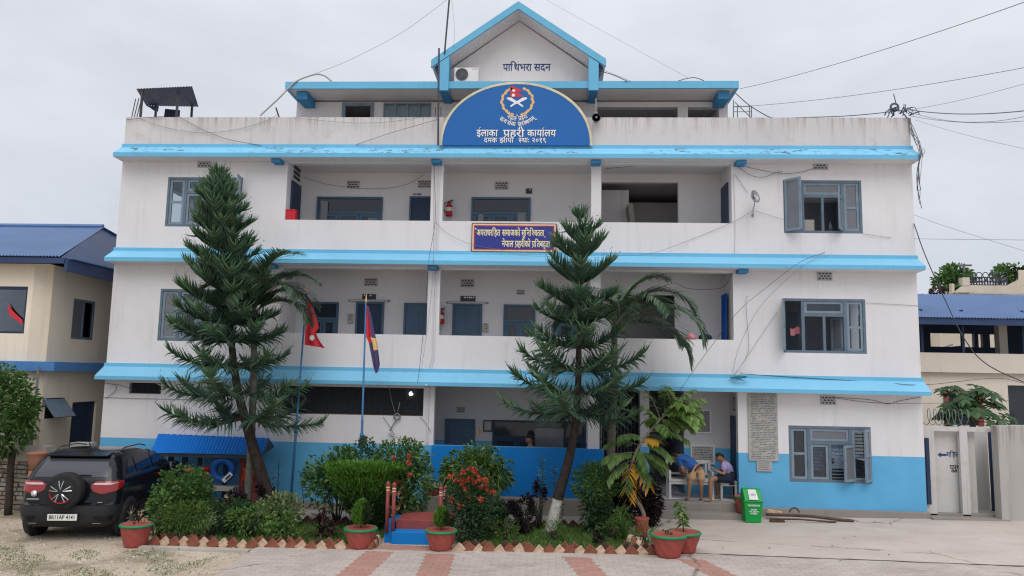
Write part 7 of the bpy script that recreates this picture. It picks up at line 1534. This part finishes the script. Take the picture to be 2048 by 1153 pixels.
# papaya behind the toilet block
Y = 2.6; base = Vector((at(1945,900,Y).x, Y, 0)); t = thing('papaya_tree', 'papaya tree with large lobed leaves behind the toilet block', 'tree', base); top = at(1945,835,Y); MB().tube([base, top], [.09,.07], 10).build('trunk', M['palmtrunk'], t, smooth=True)
V, F_, stk = [], [], MB()
for i in range(58):
    az = i*2.4; el = math.radians(rnd.uniform(-18,68)); d = Vector((math.cos(az)*math.cos(el), math.sin(az)*math.cos(el)*.8, math.sin(el))); q = top+Vector((0,0,rnd.uniform(-.15,.2))); L_ = rnd.uniform(.5,.95); e = q+d*L_*Vector((1.0,1,.75)).length*.6; stk.tube([q, q.lerp(e,.5)+Vector((0,0,.05)), e], .012, 4, caps=False); nrm = (d*.5+Vector((0,-.4,.8))).normalized(); u_ = nrm.cross(Vector((0,1,.1))).normalized(); v_ = nrm.cross(u_)
    for k in range(7):
        an = 2*PI*k/7+rnd.uniform(-.1,.1); ld = u_*math.cos(an)+v_*math.sin(an); g_ = nrm.cross(ld); l_ = rnd.uniform(.2,.3); k0 = len(V); V += [e, e+ld*l_*.55+g_*.06, e+ld*l_+Vector((0,0,-.05)), e+ld*l_*.55-g_*.06]; F_.append((k0,k0+1,k0+2,k0+3))
stk.build('leaf_stalk', G3, t); npm('crown', V, F_, leafmat('papaya_leaf', (.03,.08,.03), (.06,.14,.05), (.1,.2,.07)))
# terrace plants far right
bush('terrace_shrub', (1878,536,1936,590), YF+.8, .8, 900, .22, .1, G1, 'bushy shrub on the far terrace beside the T-shaped pipe', clumps=30, base=(at(1900,588,YF+.8).x, YF+.8, at(1900,588,YF+.8).z)); bush('terrace_shrub', (1994,530,2042,566), YF+1.2, .7, 500, .2, .09, G1, 'airy shrub at the right end of the far terrace railing', clumps=18, base=(at(2018,570,YF+1.2).x, YF+1.2, at(2018,570,YF+1.2).z)); bush('terrace_shrub', (1868,575,1884,592), YF, .3, 90, .2, .1, GP, 'small dark plant at the left corner of the far terrace', clumps=6, base=(at(1876,592,YF).x, YF, at(1876,592,YF).z), core=False)

# ================================================================== BENCHES
FL = .25
def bench(px0, px1, Yb, label, mt, back=True):
    x0, x1 = at(px0,960,Yb).x, at(px1,960,Yb).x; sd_ = .42; t = thing('bench', label, 'bench', ((x0+x1)/2, Yb, FL)); 
    for x in (x0, x1-.05): 
        b = MB(); b.box(x, x+.05, Yb, Yb+.05, FL, FL+.40); b.build('leg', M[mt], t); b = MB(); b.box(x, x+.05, Yb+sd_, Yb+sd_+.05, FL, FL+(.78 if back else .4)); b.build('leg', M[mt], t)
    b = MB(); b.box(x0, x1, Yb-.02, Yb+sd_-.001, FL+.402, FL+.44); b.box(x0+.05, x1-.05, Yb, Yb+.04, FL+.33, FL+.4); b.build('seat', M[mt], t)
    if back:
        b = MB(); b.box(x0-.01, x1+.01, Yb+sd_, Yb+sd_+.05, FL+.782, FL+.85); b.box(x0+.05, x1-.05, Yb+sd_+.005, Yb+sd_+.04, FL+.5, FL+.55); n = int((x1-x0)/.085)
        for i in range(n):
            if i % 7 in (3,4,5): x = x0+.06+i*.085; b.box(x, x+.045, Yb+sd_+.008, Yb+sd_+.036, FL+.55, FL+.782)
        b.build('backrest', M[mt], t)
        for x in (x0, x1-.05): b = MB(); b.box(x, x+.05, Yb-.0, Yb+sd_-.001, FL+.6, FL+.635); b.box(x, x+.05, Yb, Yb+.05, FL+.442, FL+.6); b.build('armrest', M[mt], t)
bench(1338,1428,.22,'white painted wooden bench with a slatted back in the entrance','benchwhite'); bench(1441,1474,.12,'small grey bench end under the seated man','stone',False)
# ================================================================== PEOPLE
def skin_mesh(name, nodes, edges, mat_, parent, sub=2, root=0):
    og = ORG[parent.name]; me = bpy.data.meshes.new(name); me.from_pydata([tuple(Vector(n[0])-og) for n in nodes], edges, []); o = bpy.data.objects.new(name, me); COL.objects.link(o); o.parent = parent; ORG[o.name] = og
    md = o.modifiers.new('skin', 'SKIN'); md.use_smooth_shade = True
    for i, n in enumerate(nodes):
        sv = me.skin_vertices[0].data[i]; r_ = n[1]; sv.radius = (r_, r_) if not isinstance(r_, tuple) else r_; sv.use_root = (i == root)
    s_ = o.modifiers.new('sub', 'SUBSURF'); s_.levels = sub; s_.render_levels = sub; me.materials.append(mat_); return o
def hand(nodes, edges, wrist_i, w, d, up, curl, s=1.0):
    """palm and five separate bent fingers grown from the wrist node"""
    d, up = Vector(d).normalized(), Vector(up).normalized(); sd_ = d.cross(up).normalized(); pm = len(nodes); nodes.append((w+d*.055*s, .026*s)); edges.append((wrist_i, pm))
    for k, (o_, l_) in enumerate(((-.03,.065),(-.01,.075),(.01,.072),(.03,.058))):
        a = w+d*.09*s+sd_*o_*s; i0 = len(nodes); nodes.append((a, .0095*s)); e = a+(d-up*curl).normalized()*l_*.5*s; nodes.append((e, .0085*s)); nodes.append((e+(d-up*curl*2.2).normalized()*l_*.5*s, .007*s)); edges += [(pm,i0),(i0,i0+1),(i0+1,i0+2)]
    a = w+d*.04*s-sd_*.032*s; i0 = len(nodes); nodes.append((a, .011*s)); nodes.append((a+(d*.7-sd_*.5-up*curl).normalized()*.045*s, .009*s)); edges += [(pm,i0),(i0,i0+1)]
def head(parent, c, face, up, s=1.0):
    """face: direction the person looks"""
    face, up = Vector(face).normalized(), Vector(up).normalized(); sd_ = face.cross(up).normalized(); up = sd_.cross(face).normalized(); bm = bmesh.new(); bmesh.ops.create_uvsphere(bm, u_segments=20, v_segments=16, radius=1); og = ORG[parent.name]
    hair = bmesh.new(); 
    def shape(v):
        x, y, z = v; # x side, y face, z up
        w_ = .075*(1-.18*max(0,-z)); d_ = .095; h_ = .115
        X, Yv, Z = x*w_, y*d_*(1-.12*max(0,-z)*(y > 0)), z*h_
        if y > .75 and abs(x) < .22 and -.35 < z < .12: Yv += .022*(1-abs(x)/.22)*(1 if z < -.05 else .6)      # nose
        if y > .8 and .05 < z < .25 and .2 < abs(x) < .55: Yv -= .008                                             # eye sockets
        if y > .7 and -.62 < z < -.42 and abs(x) < .4: Yv += .006                                                 # lips
        return Vector((X, Yv, Z))
    for v in bm.verts: p = shape(v.co); v.co = Vector(c)-og+(sd_*p.x+face*p.y+up*p.z)*s
    me = bpy.data.meshes.new('head'); bm.to_mesh(me); bm.free(); o = bpy.data.objects.new('head', me); COL.objects.link(o); o.parent = parent; ORG[o.name] = og; me.materials.append(M['skin']); me.polygons.foreach_set('use_smooth', [True]*len(me.polygons))
    b = MB()
    for sg_ in (-1,1):
        q = Vector(c)+(sd_*sg_*.076+up*-.005)*s; b.obox(q, sd_*.01*s, face*.018*s, up*.03*s)
    b.build('ear', M['skin'], o, bevel=.006)
    b = MB()
    for sg_ in (-1,1): b.lathe([(0,-.006),(.009,-.003),(.009,.003),(0,.006)], Vector(c)+(sd_*sg_*.03+face*.083+up*.018)*s, 8)
    b.build('eye', M['hair'], o, smooth=True)
    bmesh.ops.create_uvsphere(hair, u_segments=20, v_segments=14, radius=1); dl = [v for v in hair.verts if v.co.z < .15-.55*(v.co.y < -.1)+.35*max(0, v.co.y) ]; bmesh.ops.delete(hair, geom=dl, context='VERTS')
    for v in hair.verts: p = Vector((v.co.x*.081, v.co.y*.1-.004, v.co.z*.124+.002)); v.co = Vector(c)-og+(sd_*p.x+face*p.y+up*p.z)*s
    me = bpy.data.meshes.new('hair'); hair.to_mesh(me); hair.free(); h = bpy.data.objects.new('hair', me); COL.objects.link(h); h.parent = parent; ORG[h.name] = og; me.materials.append(M['hair']); me.polygons.foreach_set('use_smooth', [True]*len(me.polygons)); h.modifiers.new('thick', 'SOLIDIFY').thickness = .012
    return o
# man bending over the bench, back towards us, feet on the platform
Yp = .02
def pp(px, py, Y): return at(px, py, Y)
t = thing('person', 'man in a blue shirt and khaki shorts bending over the white bench', 'person', (at(1388,998,Yp).x, Yp, FL))
hipc = at(1394,941,.06); fL_, fR_ = Vector((at(1377,996,-.04).x,-.04,FL+.055)), Vector((at(1403,998,.06).x,.06,FL+.055))
kneeL, kneeR = at(1379,968,-.06), at(1402,970,.0); hL, hR = hipc+Vector((-.09,-.02,0)), hipc+Vector((.09,.02,0)); ch = at(1371,921,.2); nk = at(1360,912,.32); hd_ = at(1350,914,.40)
shL, shR = at(1357,921,.14), at(1366,916,.42); elL = at(1368,944,.10); wrL = at(1377,958,.26); elR = at(1360,940,.5); wrR = at(1368,957,.5)
N_ = [(hipc,.13),(hipc.lerp(ch,.5),.125),(ch,.135),(nk,.055),(hd_,.05),(hL,.095),(kneeL,.058),(fL_+Vector((0,.02,.03)),.036),(fL_+Vector((-.02,-.0,-.03)),.034),(fL_+Vector((-.04,.13,-.035)),.028),(hR,.095),(kneeR,.058),(fR_+Vector((0,.02,.03)),.036),(fR_+Vector((.0,.0,-.03)),.034),(fR_+Vector((.0,.13,-.035)),.028),(shL,.06),(elL,.042),(wrL,.028),(shR,.06),(elR,.042),(wrR,.028)]
E_ = [(0,1),(1,2),(2,3),(3,4),(0,5),(5,6),(6,7),(7,8),(8,9),(0,10),(10,11),(11,12),(12,13),(13,14),(2,15),(15,16),(16,17),(2,18),(18,19),(19,20)]
hand(N_, E_, 17, wrL, (.2,.3,-.9), (0,-1,0), .4); hand(N_, E_, 20, wrR, (.2,.3,-.9), (0,-1,0), .4)
skin_mesh('body', N_, E_, M['skin'], t)
head(t, hd_, (-.55,.5,-.65), (-.6,.2,.75))
skin_mesh('shirt', [(hipc+(ch-hipc)*-.05,.158),(hipc.lerp(ch,.5),.146),(ch,.158),(nk.lerp(ch,.35),.105),(shL,.084),(shL.lerp(elL,.55),.068),(shR,.084),(shR.lerp(elR,.55),.068)], [(0,1),(1,2),(2,3),(2,4),(4,5),(2,6),(6,7)], M['bluecloth'], t)
skin_mesh('shorts', [(hipc+(ch-hipc)*.16,.138),(hipc,.152),(hL,.118),(hL.lerp(kneeL,.85),.100),(hR,.118),(hR.lerp(kneeR,.85),.100)], [(0,1),(1,2),(2,3),(1,4),(4,5)], M['khaki'], t)
bdir = (ch-hipc).normalized(); b = MB(); bp_ = hipc+bdir*.0; u_ = bdir.cross(Vector((0,1,0))).normalized(); v_ = bdir.cross(u_); b.v = []; n = 20
for i in range(n):
    for s_ in (-.018,.018): b.v.append(tuple(bp_+u_*.172*math.cos(2*PI*i/n)+v_*.172*math.sin(2*PI*i/n)+bdir*s_))
b.f = [[2*i,2*i+1,(2*i+3)%(2*n),(2*i+2)%(2*n)] for i in range(n)]; b.m = [0]*n; b.build('belt', M['blackp'], t)
# man sitting, looking at his phone
t = thing('person', 'seated man in a lilac shirt and dark shorts with a hand raised', 'person', (at(1455,998,.1).x, .12, FL))
hip = at(1458,962,.26); hip.z = FL+.53; ch = at(1452,934,.24); nk = at(1446,923,.22); hd_ = at(1440,916,.2); kn1 = at(1421,962,-.02); kn1.z = FL+.5; kn2 = at(1432,962,.36); kn2.z = FL+.5; an1 = at(1421,992,-.06); an1.z = FL+.09; an2 = kn2+Vector((.06,.02,-.40)); sh1 = at(1447,930,.05); sh2 = at(1455,929,.42); el1 = at(1449,949,-.02); wr1 = at(1434,943,-.04); el2 = at(1444,948,.42); wr2 = at(1433,941,.22)
N_ = [(hip,.13),(hip.lerp(ch,.5),.12),(ch,.13),(nk,.055),(hd_,.05),(hip+Vector((-.04,-.1,-.02)),.1),(kn1,.066),(an1,.042),(an1+Vector((0,0,-.055)),.036),(an1+Vector((-.14,-.04,-.065)),.028),(hip+Vector((-.04,.1,-.02)),.1),(kn2,.066),(an2,.042),(an2+Vector((0,0,-.045)),.036),(an2+Vector((-.13,0,-.055)),.028),(sh1,.06),(el1,.043),(wr1,.029),(sh2,.06),(el2,.043),(wr2,.029)]
E_ = [(0,1),(1,2),(2,3),(3,4),(0,5),(5,6),(6,7),(7,8),(8,9),(0,10),(10,11),(11,12),(12,13),(13,14),(2,15),(15,16),(16,17),(2,18),(18,19),(19,20)]
hand(N_, E_, 17, wr1, (-.8,.3,.4), (0,0,1), -.5); hand(N_, E_, 20, wr2, (-.8,-.3,.3), (0,0,1), -.5)
skin_mesh('body', N_, E_, M['skin'], t); head(t, hd_, (-.85,-.15,-.5), (-.45,0,.9))
skin_mesh('shirt', [(hip+Vector((0,0,.0)),.148),(hip.lerp(ch,.5),.142),(ch,.152),(nk.lerp(ch,.4),.098),(sh1,.084),(sh1.lerp(el1,.7),.066),(sh2,.084),(sh2.lerp(el2,.7),.066)], [(0,1),(1,2),(2,3),(2,4),(4,5),(2,6),(6,7)], M['lilac'], t)
skin_mesh('shorts', [(hip+Vector((0,0,-.02)),.150),(hip+Vector((-.04,-.1,-.02)),.122),((hip+Vector((-.04,-.1,-.02))).lerp(kn1,.8),.098),(hip+Vector((-.04,.1,-.02)),.122),((hip+Vector((-.04,.1,-.02))).lerp(kn2,.8),.098)], [(0,1),(1,2),(0,3),(3,4)], M['navy'], t)
# man inside behind the hall parapet
hc = at(1059,880,.75); t = thing('person', 'man half hidden behind the blue hall parapet by the window', 'person', (hc.x, .75, FL)); ch = hc+Vector((0.05,0,-.30)); hip = hc+Vector((.06,0,-.72))
N_ = [(hip,.13),(ch,.14),(hc+Vector((0.02,0,-.15)),.055),(hc,.05),(ch+Vector((-.18,0,.04)),.06),(ch+Vector((-.22,-.06,-.22)),.044),(ch+Vector((-.16,-.2,-.36)),.03),(ch+Vector((.18,0,.04)),.06),(ch+Vector((.24,-.06,-.22)),.044),(ch+Vector((.2,-.2,-.36)),.03),(hip+Vector((-.09,0,-.03)),.09),(hip+Vector((-.1,-.4,0)),.06),(hip+Vector((-.1,-.42,-.36)),.04),(hip+Vector((.09,0,-.03)),.09),(hip+Vector((.1,-.4,0)),.06),(hip+Vector((.1,-.42,-.36)),.04)]
skin_mesh('body', N_, [(0,1),(1,2),(2,3),(1,4),(4,5),(5,6),(1,7),(7,8),(8,9),(0,10),(10,11),(11,12),(0,13),(13,14),(14,15)], M['skin'], t); head(t, hc, (-.9,-.3,-.2), (0,0,1))
skin_mesh('shirt', [(hip,.15),(ch,.16),(hc+Vector((.03,0,-.2)),.09),(ch+Vector((-.18,0,.04)),.085),(ch+Vector((-.21,-.04,-.16)),.066),(ch+Vector((.18,0,.04)),.085),(ch+Vector((.22,-.04,-.16)),.066)], [(0,1),(1,2),(1,3),(3,4),(1,5),(5,6)], M['navy'], t)

# ================================================================== CABLES
def cable(pts, label, r=.011, mt='cablegrey', sag=0, group=None, name='cable', n=14):
    P = [at(*p) for p in pts]; Q = []
    for a, c in zip(P[:-1], P[1:]):
        for i in range(n): u = i/n; q = a.lerp(c, u); q.z -= sag*4*u*(1-u); Q.append(q)
    Q.append(P[-1])
    if len(P) > 2: Q = curve_pts(P, 10*len(P))
    o = MB().tube(Q, r*.55, 5, caps=False).build(name, M[mt], None, smooth=True, org=P[0]); return tag(o, label, 'cable', group)
OG = 'overhead wires to the roof of the office'
cable([(1480,178,.6),(2090,-10,-8)], 'overhead wire from the penthouse roof corner up to the upper right', .011, 'cablegrey', .1, OG)
cable([(1478,214,.6),(2090,128,-6)], 'overhead wire from the roof railing to the right edge below the top wire', .010, 'cablegrey', .1, OG)
cable([(1822,220,.1),(2090,156,-4)], 'thin rising wire from the roof corner tangle', .008, 'cablegrey', .05, OG)
cable([(1806,218,.1),(2090,217,-4)], 'thick nearly level cable from the roof corner tangle to the right', .02, 'cablegrey', .12, OG); cable([(1808,220,.1),(2090,224,-4)], 'second level wire just under the thick one', .010, 'cablegrey', .25, OG)
cable([(1820,232,.1),(2090,238,-4)], 'lower level wire leaving the roof corner', .010, 'cablegrey', .12, OG); cable([(1830,240,.1),(2090,306,-4)], 'faint wire slanting down from the roof corner to the right', .006, 'cablegrey', .05, OG)
cable([(1795,222,.06),(1745,228,.06),(1680,233,.06),(1585,236,.06)], 'black cable lying along the parapet towards the roof corner', .018, 'cable', 0)
cable([(1470,186,1.0),(1500,212,.7),(1535,233,.3),(1545,236,.2)], 'thick black cable curving down from the penthouse to the parapet', .02, 'cable', .06)
cable([(1198,142,.3),(1225,150,.3),(1255,163,.3)], 'black cable from the gable eave to the roof slab', .018, 'cable', 0); cable([(1205,140,.3),(1262,163,.3)], 'thin wire beside the black eave cable', .008, 'cable', 0)
cable([(1355,163,.4),(1372,158,.4),(1390,156,.4),(1408,162,.4)], 'arched black cable on the right roof slab edge', .018, 'cable', 0); cable([(1376,156,.4),(1110,10,2.5),(1085,-10,2.6)], 'faint wire from the right roof slab up over the gable', .006, 'cablegrey', .1, OG)
cable([(900,-5,.25),(870,18,.25),(800,68,.25),(700,120,.25),(620,152,.25)], 'thin stay wire from the mast down to the left roof slab', .008, 'cablegrey', 0, OG); cable([(903,-5,.25),(909,60,.25),(907,96,.25)], 'thin hanging wire beside the left mast', .006, 'cablegrey', 0)
cable([(520,232,.15),(560,195,.2),(590,165,.3),(628,150,.35),(648,152,.38),(663,163,.4)], 'pale pipe arching from the parapet onto the left roof slab', .04, 'vent', 0, name='arched_pipe')
cable([(253,240,-.03),(290,236,-.03),(330,233,-.03)], 'dark cable draped on the left end of the parapet', .012, 'cable', 0); cable([(356,233,-.05),(410,262,-.05),(460,280,-.06),(522,291,-.07)], 'dark cable sagging across the left parapet to the sunshade', .014, 'cablegrey', 0)
cable([(280,238,-.04),(330,255,-.04),(400,266,-.04),(470,260,-.04),(530,243,-.04),(556,229,-.04)], 'thin wire sagging in a shallow bow across the left parapet', .009, 'cablegrey', 0)
cable([(876,239,-.2),(820,255,-.12),(770,270,-.08),(712,290,-.07)], 'wire slanting from the mast down the parapet', .012, 'cablegrey', 0); cable([(870,230,-.2),(780,244,-.08),(700,246,-.06),(610,238,-.04),(585,234,-.03)], 'thin sagging wire across the parapet left of the mast', .008, 'cablegrey', 0)
# wires on the right facade
F2_ = 'loose wires on the right end of the facade'
cable([(1468,325,-.05),(1500,336,-.06),(1560,347,-.06),(1600,345,-.06),(1628,337,-.05)], 'dark loose wire draped under the top right vent block', .010, 'cable', 0, F2_); cable([(1470,330,-.05),(1500,350,-.06),(1525,355,-.06),(1550,347,-.06),(1565,343,-.05)], 'second dark wire sagging left of the top right vent block', .010, 'cable', 0, F2_)
cable([(1470,350,-.04),(1495,386,-.04)], 'short thin wire running down to the round wall lamp', .008, 'cable', 0, F2_); cable([(1510,422,-.04),(1568,440,-.04)], 'thin wire from the wall lamp stem to the top right window', .007, 'cablegrey', 0, F2_); cable([(1505,422,-.04),(1465,445,-.04),(1380,480,-.04),(1300,508,-.2),(1225,512,-.35)], 'thin wire slanting from the wall lamp down to the sunshade', .008, 'cablegrey', 0, F2_)
cable([(1726,468,-.03),(1775,475,-.03),(1830,478,-.02),(2090,481,-3)], 'thin level wire leaving the facade below the top right window', .008, 'cablegrey', .0, F2_)
cable([(1650,505,-.1),(1600,525,-.5),(1540,570,-.5),(1480,620,-.3),(1425,690,-.3),(1360,780,-.55)], 'wire from the sunshade sweeping down left across the facade', .009, 'cable', 0, F2_); cable([(1650,505,-.1),(1590,545,-.45),(1520,615,-.2),(1480,690,-.15),(1465,745,-.3)], 'pale wire sweeping down beside the dark one', .008, 'cablegrey', 0, F2_)
cable([(1497,592,-.06),(1492,600,-.06),(1494,640,-.06),(1497,700,-.06),(1480,735,-.1),(1465,752,-.3)], 'bent wire hanging down the mid facade left of the right window', .009, 'cablegrey', 0, F2_); cable([(1554,625,-.06),(1530,660,-.06),(1500,705,-.06),(1470,750,-.25)], 'thin wire slanting from the open mid window to the sunshade', .008, 'cablegrey', 0, F2_); cable([(1467,350,-.03),(1470,450,-.03),(1469,510,-.05)], 'thin vertical wire down the right edge of the top veranda', .007, 'cablegrey', 0, F2_)
cable([(1731,606,-.02),(1800,610,-.02),(1837,612,-.01)], 'faint level wire right of the mid right window', .007, 'cablegrey', 0, F2_); cable([(1670,795,-.02),(1740,800,-.03),(1775,808,-.03),(1800,802,-.03),(1840,795,-.03)], 'dark wire sagging right of the ground floor vent block', .010, 'cable', 0, F2_); cable([(1672,797,-.02),(1750,806,-.03),(1846,807,-.02),(1900,806,2),(2060,800,4)], 'wire running from the ground vent block to the right house', .009, 'cable', 0, F2_)
cable([(1480,748,-.05),(1620,757,-.07),(1760,765,-.07),(1850,770,-.05),(1990,757,2),(2060,770,3)], 'dark wire along the top of the lowest right sunshade', .011, 'cable', 0, F2_)
cable([(1828,448,-.02),(1850,510,-.6),(1890,600,-1.2),(1930,680,-1.8),(1975,730,-2.2),(2070,775,-2.6)], 'thick black cable sagging from the right facade across the blue roofed house', .02, 'cable', 0)
cable([(1828,430,-.02),(1900,456,-.5),(2090,515,-2)], 'thin wire falling from the right facade corner past the far terrace', .007, 'cablegrey', 0)
cable([(870,445,-.04),(900,470,-.05),(945,490,-.09),(1000,500,-.12),(1040,511,-.3),(1120,514,-.4)], 'thin pale wire crossing the slogan banner', .007, 'cablegrey', 0)
cable([(868,330,-.03),(870,440,-.04),(858,520,-.4),(852,600,-.06),(845,680,-.06),(838,745,-.4),(835,765,-.42)], 'thin black wire running down the left column', .009, 'cable', 0); cable([(866,330,-.02),(867,520,-.41),(857,640,-.05),(842,745,-.4)], 'second thin wire beside the one on the left column', .007, 'cablegrey', 0)
cable([(777,768,-.3),(783,800,-.1),(790,825,-.08)], 'wire hanging over the barred opening to the coil', .009, 'steel', 0); q = at(794,834,-.06); b = MB(); b.torus(q, .07, .018, 'y', 18, 6); b.tube([q+Vector((0,0,-.06)), at(786,850,-.06), at(780,862,-.06)], .012, 5); b.tube([at(780,858,-.06), at(790,870,-.06), at(776,868,-.06), at(786,874,-.06)], .010, 5); b.tube([q+Vector((0,0,.06)), at(800,805,-.06)], .012, 5); o = b.build('wire_coil', M['cablegrey'], None, smooth=True, org=q); tag(o, 'loop of coiled wire hanging under the barred opening', 'wire coil')
cable([(766,834,-.03),(783,858,-.04)], 'short dark wire from the barred opening to the coil', .009, 'cable', 0); cable([(840,834,-.03),(850,845,-.04),(862,864,-.04)], 'dark wire curving from the barred opening to the hall column', .009, 'cable', 0); cable([(205,795,-.02),(260,797,-.02),(350,799,-.02),(400,800,-.02)], 'thin double wire along the ground floor wall left of the pine', .009, 'cablegrey', 0); cable([(208,766,-.03),(232,772,-.03),(228,785,-.03),(212,796,-.03)], 'short looped wire at the left corner under the lowest sunshade', .009, 'cable', 0)
cable([(228,768,-.03),(262,777,-.03)], 'short wire from the left corner to the small dark window', .008, 'cable', 0); cable([(595,350,DP-.03),(660,370,DP-.03),(750,378,DP-.03),(810,370,DP-.03),(850,350,DP-.03)], 'thin wire drooping across the top left veranda wall', .007, 'cable', 0); cable([(1210,338,.3),(1285,330,.1),(1315,316,-.2)], 'dark wire under the ceiling of the top right veranda bay', .009, 'cable', 0); cable([(1350,565,.5),(1380,578,.4),(1440,577,.3),(1458,560,.1),(1466,538,-.02)], 'dark wire along the ceiling of the mid right veranda bay', .009, 'cable', 0)
# green hose coil on the lowest sunshade
q = at(1480,756,-.22); b = MB()
for k in range(4): b.torus(q+Vector((.03*k-.05,-.02*k,.012*k)), .16-.02*k, .012, 'z', 22, 5)
o = b.build('hose_coil', pmat('green_hose', srgb(30,120,130), .5), None, smooth=True, org=q); tag(o, 'coil of green hose lying on the lowest sunshade', 'hose')
# tangle of wire at the roof corner
q = at(1803,226,.05); b = MB(); rr = random.Random(4)
for k in range(3): b.torus(at(1789,215,.05+.03*k), .085+.006*k, .02, 'y', 20, 6)
for k in range(26):
    a = q+Vector((rr.uniform(-.3,.2), rr.uniform(-.06,.06), rr.uniform(-.08,.1))); c = a+Vector((rr.uniform(-.25,.25), rr.uniform(-.08,.08), rr.uniform(-.16,.10))); b.tube([a, a.lerp(c,.5)+Vector((0,0,rr.uniform(.0,.12))), c], rr.choice([.009,.014]), 4)
b.tube([at(1792,207,.05), at(1787,188,.05)], .012, 4); b.tube([at(1808,225,.05), at(1808,208,.05)], .01, 4); b.tube([at(1811,225,.05), at(1811,209,.05)], .01, 4); o = b.build('wire_tangle', pmat('bundled_wire', srgb(84,86,112), .7), None, smooth=True, org=q); tag(o, 'tangled bundle of wires with a ring on the right roof corner', 'wire tangle')
b = MB(); rr = random.Random(8)
for k in range(8):
    P = [at(1818+rr.uniform(-3,3), 236, -.02), at(1822+rr.uniform(-2,6), 262+rr.uniform(-6,6), -.05), at(1834+rr.uniform(-5,6), 285+rr.uniform(-5,5), -.3), at(1842+rr.uniform(-6,10), 305+rr.uniform(-5,8), -.43), at(1838+rr.uniform(-4,6), 325+rr.uniform(-8,15), -.3)]
    if k < 6: P += [at(1836+rr.uniform(-3,8), 360+rr.uniform(-15,20), -.1), at(1840+rr.uniform(-3,6), 400+rr.uniform(-30,20), -.05)]
    b.tube(curve_pts(P, 22), .006 if k % 3 else .009, 4, caps=False)
o = b.build('wire_bundle', M['cablegrey'], None, smooth=True, org=at(1830,280,-.1)); tag(o, 'loose bundle of wires hanging down the right end of the top floor', 'wire bundle')
bpy.data.objects.remove(_tob)
